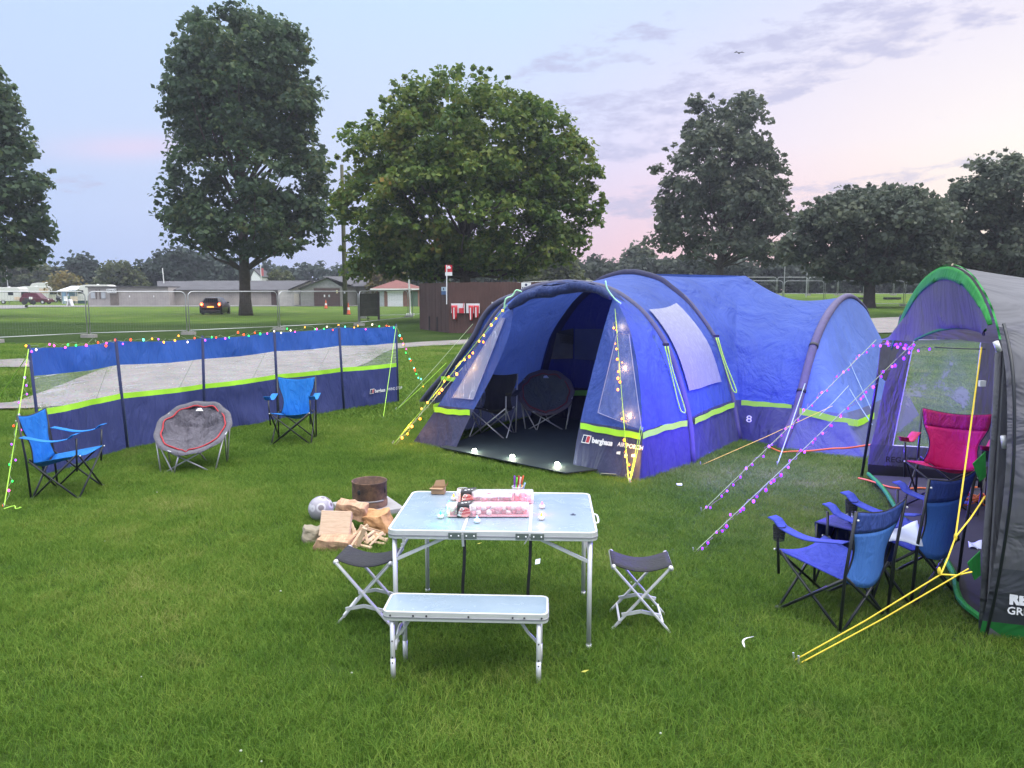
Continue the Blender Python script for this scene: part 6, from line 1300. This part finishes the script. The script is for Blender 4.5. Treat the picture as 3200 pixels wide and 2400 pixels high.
paper([Gz(2776, 1692, .46), Gz(2885, 1702, .44), Gz(2866, 1632, .50), Gz(2778, 1650, .50)], 'white sheet lying between the two royal blue chairs', pw)
paper([Gz(2640, 1612, .49), Gz(2664, 1632, .48), Gz(2664, 1602, .50), Gz(2652, 1608, .50)], 'small white paper on the side table, left of the chair back', pw)
paper([Gz(3028, 1712, .06), Gz(3068, 1716, .06), Gz(3068, 1692, .09), Gz(3025, 1692, .07)], 'white paper lying on the dark floor of the grey tent', pw)
# extension cables
m = MB(); m.tube(smooth([Gz(2682, 1494, .06), Gz(2720, 1503, .06), Gz(2780, 1522, .07), Gz(2835, 1527, .07), Gz(2880, 1525, .07), Gz(2960, 1532, .07), Gz(3060, 1522, .08)], 30), .009, 6); tag(m.build('orange_cable', M['orange'], smooth=True), 'orange cable running across the floor into the grey tent', 'cable')
rnd = random.Random(5); cc_ = Gz(3010, 1568, .08); pts_ = []
for i in range(70): a = i * .55; rr_ = .13 + .06 * math.sin(i * .37) + rnd.uniform(-.02, .02); pts_.append(cc_ + Vector((rr_ * 1.25 * math.cos(a), rr_ * math.sin(a), .012 * (i % 7) + rnd.uniform(0, .01))))
pts_ += [cc_ + Vector((.2, -.3, 0)), cc_ + Vector((.17, -.62, 0)), cc_ + Vector((.24, -.8, 0))]
m = MB(); m.tube(smooth(pts_, 240), .008, 5); tag(m.build('cable_coil', M['orange'], smooth=True), 'heap of orange cable coiled behind the right royal blue chair', 'cable')
m = MB(); m.tube(smooth([Gz(2400, 1395, .03), Gz(2440, 1412, .03), at(2470, 1411, 9.55), at(2530, 1409, 9.4), at(2600, 1402, 9.2), at(2650, 1400, 9.0), at(2720, 1390, 8.6)], 24), .011, 6); tag(m.build('orange_cable', M['orange'], smooth=True), 'orange cable along the foot of the blue tent end, lit purple', 'cable')
# moon chairs
def moon(loc, rz, label, cols, tube, scale=1.0, tilt=42, dark=False, squash=1.0, cz=.66):
    T_ = thing('moon_chair', label, 'chair', loc, rz, 'round padded moon chairs'); T_.scale = (scale,) * 3
    pad = fabric('moon_pad', cols[0], .0, 1.0, 7); edge = fabric('moon_edge', cols[1], 0, .4, 10); red = fabric('red_piping', cols[2], 0, .2, 10)
    ct = Vector((0, .02, cz)); t_ = R(tilt); X = Vector((1, 0, 0)); Yv = Vector((0, math.cos(t_), math.sin(t_))); Nn = X.cross(Yv)
    Nn = -Nn if Nn.y > 0 else Nn
    def bp(a, r, lump=True):
        rx, ry = .43, .47; depth = -.20 * (1 - min(1, r) ** 2.2); px_, py_ = rx * r * math.cos(a), ry * r * math.sin(a)
        lm = .014 * math.cos(a * 9) * (r ** 2) + .05 * mnoise.noise(Vector((px_ * 6, py_ * 6, 1))) if lump else 0
        fold = -.034 * math.exp(-((py_ - .16) / .012) ** 2) * (abs(px_) < .24) - .036 * math.exp(-((abs(px_) - .10 - .25 * py_) / .014) ** 2) * (py_ < .14)
        return ct + X * px_ + Yv * py_ + Nn * (depth + lm + fold) * -1 if False else ct + X * px_ + Yv * py_ - (-Nn) * 0 + Nn * (-(-depth)) * 1 + Nn * (lm + fold)
    m = MB(); m.grid(lambda u, v: bp(u * 2 * math.pi, .82 * v ** .7 if v < 1 else .82), 56, 22); m.build('cushion', pad, T_, True)
    def rimp(a, r, hh): w_ = .018 * math.cos(a * 11) + .014 * math.sin(a * 7); return bp(a, r + w_, False) + Nn * hh
    m = MB(); m.grid(lambda u, v: rimp(u * 2 * math.pi, .82 + .2 * v, .02 * math.sin(v * math.pi) - .05 * v), 64, 6); m.build('cushion_edge', edge, T_, True)
    m = MB(); m.tube([rimp(2 * math.pi * i / 64, .83, .016) for i in range(65)], .009, 6); m.build('red_piping', red, T_, True)
    m = MB(); m.grid(lambda u, v: bp(u * 2 * math.pi, max(.02, v), False) - Nn * .045, 40, 10); m.build('under_cover', edge, T_, True)
    m = MB(); m.tube([ct + X * .415 * math.cos(a) + Yv * .45 * math.sin(a) - Nn * .06 for a in [2 * math.pi * i / 40 for i in range(41)]], .012, 8); m.build('hoop', tube, T_, True)
    rp_ = lambda a: ct + X * .42 * math.cos(R(a)) + Yv * .455 * math.sin(R(a)) - Nn * .06
    feet = [Vector((-.30, -.24, 0)), Vector((.30, -.24, 0)), Vector((.33, .20, 0)), Vector((-.33, .20, 0)), Vector((0, -.33, 0)), Vector((0, .28, 0))]
    prs = [(rp_(205), feet[0]), (rp_(335), feet[1]), (rp_(20), feet[2]), (rp_(160), feet[3]), (rp_(240), feet[1]), (rp_(300), feet[0]), (rp_(200), Vector((-.12, -.34, 0))), (rp_(340), feet[2]), (rp_(150), feet[5] + Vector((.1, 0, 0))), (rp_(262), Vector((-.14, -.33, 0)))]
    for p, q in prs: m = MB(); m.tube([p, q], .0095, 8); m.build('leg', tube, T_, True)
    fm_ = frame(bp(R(90), .72, False) + Nn * .03 - X * .045, X, Yv)
    m = MB(); f_ = lambda x, y: fm_ @ Vector((x, y, .0)); ez = fm_.to_3x3() @ Vector((0, 0, .003))
    m.prism([f_(0, .0), f_(.02, .03), f_(.03, .02), f_(.045, .04), f_(.075, 0)], ez); m.prism([f_(.0, -.022), f_(.085, -.022), f_(.085, -.01), f_(.0, -.01)], ez); m.build('white_logo', M['white_ink'] if not dark else pw, T_)
    return T_
alud = plain('pale_tube', (.42, .42, .43), .4, .6, .05)
moon((-3.72, 8.82, -.03), R(6), 'round grey padded moon chair with red piping in front of the windbreak', ((.125, .115, .14), (.11, .105, .125), (.42, .03, .04)), alud, .98, tilt=32, cz=.55)
moon((.50, 11.25, .02), R(-3), 'dark round moon chair inside the blue porch', ((.085, .10, .11), (.09, .07, .085), (.20, .03, .04)), alud, .96, dark=True, tilt=40, cz=.60)
chair((-.27, 10.62, .02), R(-18), 'dark folding chair with pale metal legs inside the porch, left of the moon chair', (.035, .035, .045), tube=alud, group=cg, pocket=False, w=.54, bh=.86)
# ------------------------------------------------------------------ fire pit, slab, football, wood
rust = MT('rusty_steel'); n1 = rust.noise(7, 6, .65); c = rust.ramp(n1, [(.3, (.030, .024, .024)), (.48, (.11, .065, .045)), (.68, (.27, .15, .085))]); rust.l.new(c, rust.p.inputs['Base Color']); rust.p.inputs['Roughness'].default_value = .8; rust.l.new(rust.bump(rust.noise(26, 5, .6), .5, .01), rust.p.inputs['Normal'])
conc = plain('pale_concrete', (.33, .32, .31), .9, 0, .18, 5, .4, 30)
SL = [Gz(1045, 1572, .065), Gz(1100, 1612, .065), Gz(1245, 1585, .065), Gz(1208, 1558, .065)]
SL = [Vector((-1.70, 7.08, 0)), Vector((-1.46, 6.64, 0)), Vector((-.99, 6.90, 0)), Vector((-1.23, 7.34, 0))]
m = MB(); m.prism(SL, (0, 0, .065)); tag(m.build('paving_slab', conc, bevel=.006), 'pale square concrete slab under the rusty fire ring', 'slab')
FP0 = Vector((-1.325, 6.985, .065)); T_ = thing('fire_pit', 'rusty steel wheel rim used as a fire ring, standing on the slab', 'fire pit', FP0)
m = MB(); prof = [(.162, 0), (.165, .05), (.160, .058), (.155, .063), (.155, .072), (.160, .078), (.160, .225), (.165, .235), (.160, .237), (.152, .232), (.152, .08), (.10, .075), (.0, .075)]; m.lathe(prof, n=48)
# cut a notch of faces for the holes
cut = {}
def hole(a, z_): 
    return any(abs(((a - a0 + math.pi) % (2 * math.pi)) - math.pi) < da and z0_ < z_ < z1_ for a0, da, z0_, z1_ in ())
m.build('rim', rust.m, T_, True)
m = MB(); m.sphere((-.068, -.1475, .155), .022, 10, 6, (.75, .25, 1.1)); m.sphere((.135, -.085, .075), .014, 8, 5, (1, .5, .6)); m.sphere((.152, -.05, .16), .02, 8, 5, (.4, .8, 1.8)); m.build('vent_hole', M['black'], T_, True)
m = MB(); m.grid(lambda u, v: Vector((.1665 * math.cos(R(-150 + 120 * u)), .1665 * math.sin(R(-150 + 120 * u)), .064 + .012 * v)) * 1.0 , 20, 1); m.build('ash_line', conc, T_, True, solid=.004)
m = MB(); rnd = random.Random(3)
for i in range(26): p = Vector((.07 + rnd.uniform(-.03, .03), .04 + rnd.uniform(-.03, .03), .075)); m.add([p, p + Vector((.008, 0, 0)), p + Vector((rnd.uniform(-.04, .04), rnd.uniform(-.03, .03), rnd.uniform(.06, .13)))], [(0, 1, 2)])
m.build('sprouting_weed', mgr.m, T_)
BP = Gz(1003, 1640, 0); BP = Vector((-1.71, 6.70, .112)); T_ = thing('football', 'grey and white football behind the firewood', 'ball', BP)
mb_ = MT('football_skin'); vo = mb_.N('ShaderNodeTexVoronoi', {'Vector': mb_.N('ShaderNodeTexCoord').outputs['Object'], 'Scale': 9.0}, feature='F1'); c = mb_.ramp(vo.outputs[0], [(.0, (.20, .17, .19)), (.22, (.20, .17, .19)), (.27, (.52, .50, .54)), (.36, (.52, .50, .54)), (.42, (.32, .30, .34)), (.9, (.36, .34, .38))]); mb_.l.new(c, mb_.p.inputs['Base Color']); mb_.p.inputs['Roughness'].default_value = .35
m = MB(); m.sphere((0, 0, 0), .112, 28, 18); m.build('ball_skin', mb_.m, T_, True)
def woodmat(name, c0, c1, sc_=(2, 2, 18), ns=4):
    w = MT(name); mp_ = w.N('ShaderNodeMapping', {'Vector': w.N('ShaderNodeTexCoord').outputs['Object'], 'Scale': sc_}).outputs[0]; c = w.ramp(w.noise(ns, 6, .65, mp_, .4), [(.3, c0), (.7, c1)]); w.l.new(c, w.p.inputs['Base Color']); w.p.inputs['Roughness'].default_value = .85; w.l.new(w.bump(w.noise(ns * 4, 4, .6, mp_), .4, .006), w.p.inputs['Normal']); return w.m
WD1 = woodmat('sawn_wood', (.50, .35, .24), (.68, .50, .36)); WD2 = woodmat('split_wood', (.34, .19, .12), (.56, .36, .22), (10, 2, 2)); WD3 = woodmat('orange_wood', (.40, .20, .08), (.56, .32, .15), (6, 2, 3)); STN = plain('weathered_log', (.30, .26, .19), .9, 0, .25, 8, .6, 20)
def chunk(loc, size, rot, mat, label, seed, name='log', cat='log', rough_=.18, cuts=5, group='split logs beside the fire ring'):
    me = bpy.data.meshes.new(name); import bmesh; bm = bmesh.new(); bmesh.ops.create_cube(bm, size=1.0); bmesh.ops.subdivide_edges(bm, edges=bm.edges[:], cuts=cuts, use_grid_fill=True); rg = random.Random(seed)
    for v in bm.verts:
        v.co = Vector((v.co.x * size[0], v.co.y * size[1], v.co.z * size[2])); k = mnoise.noise(v.co * 9 + Vector((seed, 0, 0))) * rough_; v.co += v.co * k; v.co += Vector((mnoise.noise(v.co * 22 + Vector((seed, 3, 0))), mnoise.noise(v.co * 22 + Vector((9, seed, 0))), mnoise.noise(v.co * 22 + Vector((1, 2, seed))))) * (.014 if rough_ > .05 else .002)
    bm.to_mesh(me); bm.free(); me.materials.append(mat); o = bpy.data.objects.new(name, me); C.objects.link(o); o.location = loc; o.rotation_euler = rot; b_ = o.modifiers.new('b', 'BEVEL'); b_.width = .006; b_.segments = 2; tag(o, label, cat, group); return o
chunk((-1.44, 6.10, .155), (.245, .07, .21), (R(-28), R(3), R(3)), WD1, 'square sawn block leaning with its flat grain face to the camera', 1, rough_=.03)
chunk((-1.37, 6.40, .19), (.26, .11, .13), (R(8), R(9), R(-6)), WD2, 'split reddish log lying on top behind the square block', 2, rough_=.12)
chunk((-1.14, 6.38, .09), (.23, .17, .17), (R(10), R(-12), R(-24)), WD3, 'orange-brown wedge of wood right of the square block', 3, rough_=.35)
chunk((-1.63, 6.14, .06), (.17, .14, .12), (0, R(8), R(20)), STN, 'greyish log end at the far left of the wood pile', 4, rough_=.35)
chunk((-1.41, 5.93, .045), (.27, .13, .11), (R(8), R(4), R(-5)), WD2, 'pale split log lying in the grass at the front of the pile', 5, rough_=.25)
chunk((-1.40, 6.14, .035), (.27, .16, .07), (0, 0, R(-4)), WD2, 'log squeezed under the square sawn block', 6, rough_=.15)
kd = woodmat('kindling', (.50, .33, .20), (.68, .50, .34), (3, 3, 3), 8)
rnd = random.Random(11)
KO = ['second', 'sixth', 'fourth', 'fifth', 'ninth', 'third', 'sixteenth', 'seventeenth', 'tenth', 'eighteenth', 'eleventh', 'thirteenth', 'fourteenth', 'seventh', 'eighth', 'twentieth', 'fifteenth', 'twelfth', 'first', 'nineteenth']
ends = [((1085, 1625, .16), (1078, 1700, .03)), ((1098, 1635, .12), (1120, 1700, .03)), ((1150, 1640, .16), (1085, 1690, .05)), ((1132, 1640, .17), (1100, 1690, .04)), ((1140, 1650, .18), (1118, 1705, .03)), ((1075, 1672, .08), (1115, 1712, .02)), ((1125, 1643, .12), (1200, 1665, .03)), ((1135, 1650, .10), (1205, 1672, .03)),
        ((1170, 1660, .08), (1125, 1692, .04)), ((1160, 1668, .06), (1210, 1690, .02)), ((1142, 1662, .10), (1150, 1700, .03)), ((1180, 1670, .05), (1140, 1698, .03)), ((1195, 1665, .05), (1165, 1690, .02)), ((1105, 1650, .08), (1108, 1705, .04)), ((1128, 1660, .13), (1098, 1705, .05)), ((1175, 1682, .03), (1213, 1683, .03)), ((1150, 1690, .03), (1205, 1700, .02)), ((1110, 1700, .03), (1160, 1712, .02)), ((1063, 1680, .03), (1120, 1728, .03)), ((1185, 1676, .08), (1155, 1705, .03))]
for i, (a_, b_) in enumerate(ends):
    p, q = Gz(*a_), Gz(*b_); w_ = rnd.uniform(.016, .034); m = MB(); o_ = (p + q) / 2
    m.bar(p - o_, q - o_, w_, w_ * rnd.uniform(.4, .8), up=(rnd.uniform(-1, 1), rnd.uniform(-1, 1), 1)); ob = m.build('kindling_stick', kd, bevel=.002); ob.location = o_; tag(ob, 'pale split kindling stick in the fan, ' + KO[i] + ' of twenty as one looks from the left', 'stick', 'kindling sticks beside the logs')
# ------------------------------------------------------------------ things on the table
def tp(x, y, h=0.0): return Gz(x, y, TH + .003 + h)
zt = TH + .003
def tea(px_, py_, c, label, s_=5.0):
    T_ = thing('tea_light', label, 'tea light', tp(px_, py_), 0, 'battery tea lights on the table'); m = MB(); m.lathe([(0, 0), (.018, 0), (.0185, .016), (.016, .018), (.006, .019), (0, .019)], n=18); m.build('cup', M['white'], T_, True)
    m = MB(); m.lathe([(.0055, .018), (.0065, .024), (.004, .034), (.001, .041), (0, .042)], n=10); m.build('flame', em(c, s_), T_, True); glow(tp(px_, py_, .035) + Vector((0, -.012, 0)), BC[c], .16, .008, parent=T_)
BC['blue'] = (.15, .55, 1); BC['rose'] = (1, .08, .2)
tea(1377, 1618, 'green', 'green glowing tea light at the front left of the tubs'); tea(1403, 1585, 'green', 'green glowing tea light touching the left end of the tubs'); tea(1418, 1562, 'amber', 'amber tea light behind the left end of the tubs')
tea(1491, 1632, 'blue', 'blue glowing tea light in front of the front tub'); tea(1694, 1587, 'rose', 'red glowing tea light, rear one of the pair at the right'); tea(1692, 1623, 'amber', 'amber tea light, front one of the pair at the right'); tea(1462, 1550, 'teal', 'teal glowing tea light behind the crayon glass'); tea(1642, 1561, 'rose', 'pink tea light just behind the felt pen glass', 3)
plas = MT('clear_plastic'); plas.p.inputs['Base Color'].default_value = (.85, .85, .9, 1); plas.p.inputs['Roughness'].default_value = .08
tr = plas.N('ShaderNodeBsdfTransparent'); lw = plas.N('ShaderNodeLayerWeight', {'Blend': .35}); fa_ = plas.ramp(lw.outputs[1], [(0, (.16,) * 3), (1, (.75,) * 3)]); mx = plas.N('ShaderNodeMixShader', {0: fa_}); plas.l.new(tr.outputs[0], mx.inputs[1]); plas.l.new(plas.p.outputs[0], mx.inputs[2]); plas.l.new(mx.outputs[0], plas.o.inputs[0]); plas = plas.m
mp1, mp2 = plain('marshmallow_pink', (.80, .36, .42), .8, 0, .05, 30), plain('marshmallow_white', (.80, .66, .64), .8, 0, .04, 30)
mall = {}
def tub(x0, x1, yb, label, seed, n_, w=.095, h=.072, lab=None):
    a_, b_ = tp(x0, yb), tp(x1, yb); d_ = (b_ - a_).normalized(); nn = Vector((-d_.y, d_.x, 0)); L_ = (b_ - a_).length; T_ = thing('marshmallow_tub', label, 'tub', a_, math.atan2(d_.y, d_.x), 'clear marshmallow tubs on the table')
    m = MB(); m.prism([p for p in [(0, 0, 0), (0, w, 0), (0, w, h), (0, 0, h)]], (L_, 0, 0)); m.build('tub_shell', plas, T_, bevel=.008); m = MB(); m.box((L_ / 2, w / 2, .004), (L_ - .01, w - .01, .004)); m.build('tub_base', mp1, T_)
    if lab:
        x, x2 = lab; m = MB(); m.prism([(x, -.003, .003), (x, -.003, h + .003), (x, w * .8, h + .003), (x, w * .8, h + .001), (x, -.001, h + .001), (x, -.001, .003)], (x2 - x, 0, 0)); m.build('black_label', plain('label_black', (.03, .025, .03), .5, 0, 0), T_)
        xm = x + (x2 - x) * .62; m = MB(); m.prism([Vector((xm + .036 * math.cos(a), -.004, h * .46 + .031 * math.sin(a))) for a in [k * math.pi / 9 for k in range(18)]], (0, -.0008, 0)); m.build('red_roundel', plain('label_pink', (.75, .30, .28), .5, 0, 0), T_)
        Mt = Matrix.Translation(T_.location) @ Matrix.Rotation(math.atan2(d_.y, d_.x), 4, 'Z')
        for s__, sz, px1, pz, mt_, rr_ in (('BBQ', .03, x + .022, .006, M['white_ink'], 70), ('MARSH', .017, xm - .028, h * .48, M['red_ink'], 8), ('MALLOWS', .013, xm - .028, h * .25, M['red_ink'], 8)):
            o = text(s__, sz, mt_, None, Matrix.Translation((px1, -.0058, pz)) @ Matrix.Rotation(R(90), 4, 'X') @ Matrix.Rotation(R(rr_), 4, 'Z'), bold=.0006, depth=.0003); o.parent = T_
        m = MB(); m.prism([(x + .0, w * .1, h + .004), (x2, w * .1, h + .004), (x2 + .03, w * .9, h + .012), (x + .02, w * .85, h + .006)], (0, 0, .001)); m.build('label_flap', bpy.data.materials['label_black'], T_)
        for k in range(3): m = MB(); m.box((x + .03 + k * .02, w * (.3 + .12 * k), h + .0085), (.014, .012, .002), (0, 0, .5)); m.build('label_picture', M['white'], T_)
    rg = random.Random(seed)
    for i in range(n_):
        x = .018 + (L_ - .036) * (i % (n_ // 2) + .5) / (n_ // 2) + rg.uniform(-.004, .004); row = i // (n_ // 2); p = Vector((x, .024 + rg.uniform(0, w - .05), .021 + row * .026)); k = i % 2
        if k not in mall: m = MB(); m.lathe([(0, -.016), (.013, -.016), (.0155, -.013), (.0155, .013), (.013, .016), (0, .016)], n=12); o = m.build('marshmallow', (mp1, mp2)[k], None, True); mall[k] = o
        else: o = mall[k].copy(); C.objects.link(o)
        o.location = T_.location + Matrix.Rotation(math.atan2(d_.y, d_.x), 3, 'Z') @ p; o.rotation_euler = (rg.choice([0, R(90), R(60)]), rg.uniform(0, 3), rg.uniform(0, 3)); tag(o, ('pink' if k == 0 else 'white') + ' marshmallow packed in the ' + ('front' if seed == 3 else 'rear') + ' clear tub', 'marshmallow', 'marshmallows packed in the clear tubs')
tub(1396, 1655, 1617, 'front clear tub of pink and white marshmallows with a black BBQ label', 3, 30, lab=(.062, .135))
tub(1425, 1668, 1574, 'rear clear tub of marshmallows with its torn film standing up', 4, 26, lab=(.03, .10))
m = MB(); a_, b_ = tp(1480, 1556, .075), tp(1600, 1556, .07); m.grid(lambda u, v: lerp(a_, b_, u) + Vector((0, .03 * v, .004 + .024 * v * (1 + .5 * math.sin(u * 12)))), 16, 4); tag(m.build('plastic_film', clear('torn_film', (.7, .72, .9), .5, .4, 14), smooth=True), 'crinkled clear film lying over the back of the rear tub', 'film')
def glass(px_, py_, r0, r1, h, label):
    T_ = thing('glass', label, 'glass', tp(px_, py_)); m = MB(); m.lathe([(r0 * .95, .004), (r0, .0), (r1, h), (r1 * 1.04, h), (r1 * .96, h - .002)], n=24); m.build('cup_wall', plas, T_, True); m = MB(); m.tube([Vector((r1 * math.cos(a), r1 * math.sin(a), h)) for a in [i * math.pi / 12 for i in range(25)]], .0016, 5); m.build('cup_rim', M['white'], T_, True); return T_
g1 = tp(1617, 1560); glass(1617, 1560, .026, .036, .085, 'clear beaker holding felt pens')
pcs = [('violet', (.20, .04, .40)), ('lime green', (.15, .75, .05)), ('dark red', (.45, .02, .04)), ('cream', (.75, .55, .5)), ('orange red', (.75, .12, .05)), ('sky blue', (.05, .35, .7)), ('teal', (.02, .5, .55)), ('amber', (.7, .35, .05)), ('pale blue', (.35, .55, .75))]
tipx = [1608, 1616, 1622, 1628, 1636, 1613, 1625, 1633, 1641]; tipy = [1486, 1492, 1486, 1490, 1486, 1512, 1512, 1515, 1508]
for i, ((cn, cl), tx, ty) in enumerate(zip(pcs, tipx, tipy)):
    b0 = g1 + Vector(((i - 4) * .0045, ((i * 5) % 7 - 3) * .005, .006)); tpn = at(tx, ty, g1.y + .01 * ((i % 3) - 1)); d_ = tpn - b0; T_ = thing('felt_pen', cn + ' felt pen standing in the clear beaker', 'pen', b0, 0, 'felt pens in the beaker'); m = MB(); m.tube([(0, 0, 0), d_ * .62], .0048, 8); m.build('barrel', plain('pen_barrel', sc(cl, 1.1), .4), T_, True); m = MB(); m.tube([d_ * .62, d_ * .97, d_], [.0058, .0055, .003], 8); m.build('cap', plain('pen_cap', cl, .35), T_, True)
g2 = tp(1446, 1560); glass(1446, 1560, .027, .036, .068, 'clear glass with crayons beside the cardboard box')
for i, (cn, cl) in enumerate([('red', (.5, .04, .05)), ('pink', (.55, .1, .15)), ('brown', (.18, .07, .04)), ('orange', (.7, .25, .08)), ('green', (.05, .25, .15))]):
    b0 = g2 + Vector(((i - 2) * .008, (i % 3 - 1) * .008, .004)); T_ = thing('crayon', cn + ' crayon leaning in the glass', 'crayon', b0, 0, 'crayons in the glass'); d_ = Vector(((i - 2.2) * .008, .004, .06)); m = MB(); m.tube([(0, 0, 0), d_, d_ * 1.12], [.004, .004, .001], 7); m.build('wax', plain('crayon_wax', cl, .5), T_, True)
# cardboard box, open
cb_ = plain('cardboard', (.36, .225, .13), .85, 0, .08, 10); q = tp(1369, 1545); T_ = thing('cardboard_box', 'small open brown cardboard box at the back left of the table', 'box', q + Vector((0, .035, 0)), R(-4))
m = MB(); w, d, h = .088, .06, .042
for c_, s_ in (((0, -d / 2, h / 2), (w, .002, h)), ((0, d / 2, h / 2), (w, .002, h)), ((-w / 2, 0, h / 2), (.002, d, h)), ((w / 2, 0, h / 2), (.002, d, h)), ((0, 0, .002), (w, d, .002))): m.box(c_, s_)
m.build('box_walls', cb_, T_)
m = MB(); m.prism([(-w / 2 - .006, -d / 2 - .002, h), (w / 2 - .004, -d / 2 - .002, h), (w / 2 - .012, -d / 2 - .016, h - .006), (-w / 2 - .012, -d / 2 - .018, h - .003)], (0, 0, .0015)); m.build('front_flap', cb_, T_); m = MB(); m.prism([(-w / 2 + .005, d / 2, h), (w / 2, d / 2, h), (w / 2 - .01, d / 2 + .012, h + .04), (-w / 2 + .02, d / 2 + .012, h + .035)], (0, .0015, 0)); m.build('back_flap', cb_, T_)
m = MB(); m.prism([(w / 2, -d / 2, h), (w / 2, d / 2, h), (w / 2 + .016, d / 2, h + .03), (w / 2 + .016, -d / 2, h + .02)], (.0015, 0, 0)); m.build('side_flap', plain('box_print', (.22, .06, .04), .6, 0, .2, 30), T_)
# litter in the grass
m = MB(); p = Gz(2330, 2005, .055); m.tube(smooth([p + Vector((-.02, -.05, -.01)), p + Vector((-.015, -.0, .0)), p + Vector((.01, .03, .005)), p + Vector((.06, .04, .012))], 10), [.002, .006, .007, .007, .006, .006, .005, .004, .003, .002, .001], 6, flat=.4); tag(m.build('feather', M['white'], smooth=True), 'small curved white feather on the grass left of the long yellow rope', 'feather')
m = MB(); p = Gz(1672, 1764, .05); m.add([p, p + Vector((.035, -.01, .01)), p + Vector((.04, .03, .035)), p + Vector((.005, .035, .025))], [(0, 1, 2, 3)]); tag(m.build('paper_scrap', pw, solid=.002), 'crumpled white scrap in the grass under the table', 'litter')
m = MB()
def yleaf(x, y, lab, k): m = MB(); p = Gz(x, y, .06); m.add([p, p + Vector((.02 * k, .012, .004)), p + Vector((.045 * k, .005, .01)), p + Vector((.02 * k, -.014, .006))], [(0, 1, 2, 3)]); tag(m.build('fallen_leaf', plain('yellow_leaf', (.42, .40, .06), .6), solid=.001), lab, 'leaf')
yleaf(1815, 2100, 'yellow fallen leaf in the grass below the front right table leg', 1); yleaf(1490, 1700, 'pale fallen leaf in the grass between the table and bench', .9)
m = MB(); p = Gz(2116, 1516, .05); m.add([p, p + Vector((.05, -.01, .0)), p + Vector((.055, .03, .01)), p + Vector((.0, .03, .01))], [(0, 1, 2, 3)]); tag(m.build('paper_scrap', M['white'], solid=.002), 'white scrap on the grass between the porch and purple lights', 'litter')
# ------------------------------------------------------------------ evening haze
m = MB(); m.box((0, 145, 16.5), (444, 318, 35)); hz_ = m.build('haze', None); tag(hz_, 'thin evening haze over the whole field', 'haze', kind='stuff')
hm = bpy.data.materials.new('haze'); hm.use_nodes = True; hm.node_tree.nodes.clear(); pv = hm.node_tree.nodes.new('ShaderNodeVolumePrincipled'); hout = hm.node_tree.nodes.new('ShaderNodeOutputMaterial')
pv.inputs['Color'].default_value = (.86, .90, 1.0, 1); pv.inputs['Density'].default_value = .0006; pv.inputs['Anisotropy'].default_value = .2; hm.node_tree.links.new(pv.outputs[0], hout.inputs['Volume']); hz_.data.materials.append(hm)

# ------------------------------------------------------------------ details become sub-parts of the part they sit on
NEST = {'badge_dark': 'badge', 'badge_red': 'badge', 'rim_groove': 'rim', 'top_strip': 'tabletop', 'top_print': 'tabletop', 'piping': 'backrest', 'cup_holder': 'armrest', 'reflective_sleeve': 'cone_body',
        'red_piping': 'cushion', 'white_logo': 'cushion', 'sleeve_strap': 'pod_beam_sleeve', 'door_fold': 'rolled_door', 'toggle_loop': 'rolled_door', 'vent_hole': 'rim', 'ash_line': 'rim', 'window_zip': 'clear_window',
        'window_seam': 'wing_window', 'hub': 'wheel', 'leg_buttons': 'leg', 'latch': 'hinge_plate', 'red_roundel': 'black_label', 'label_flap': 'black_label', 'label_picture': 'black_label', 'pole_ferrule': 'pole', 'canopy_hem': 'canopy',
        'blue_band': 'sign_plate', 'round_emblem': 'sign_plate', 'roof_vent': 'roof', 'ridge_cap': 'roof', 'shutter_box': 'roller_shutter', 'flame_symbol': 'red_plate', 'white_strap': 'red_bag', 'symbol': 'pale_plate', 'cup_rim': 'cup_wall', 'wax_tip': 'wax'}
for root in [o for o in bpy.data.objects if o.parent is None and o.get('category')]:
    kids = list(root.children); last = {}
    for k in kids:
        b_ = k.name.split('.')[0]; t_ = NEST.get(b_)
        if t_:
            c_ = [q for q in kids if q.name.split('.')[0] == t_]
            if c_ and all(abs(v) < 1e-9 for v in k.location) and k.parent == root: k.parent = c_[min(last.get(b_, 0), len(c_) - 1)]; last[b_] = last.get(b_, 0) + 1
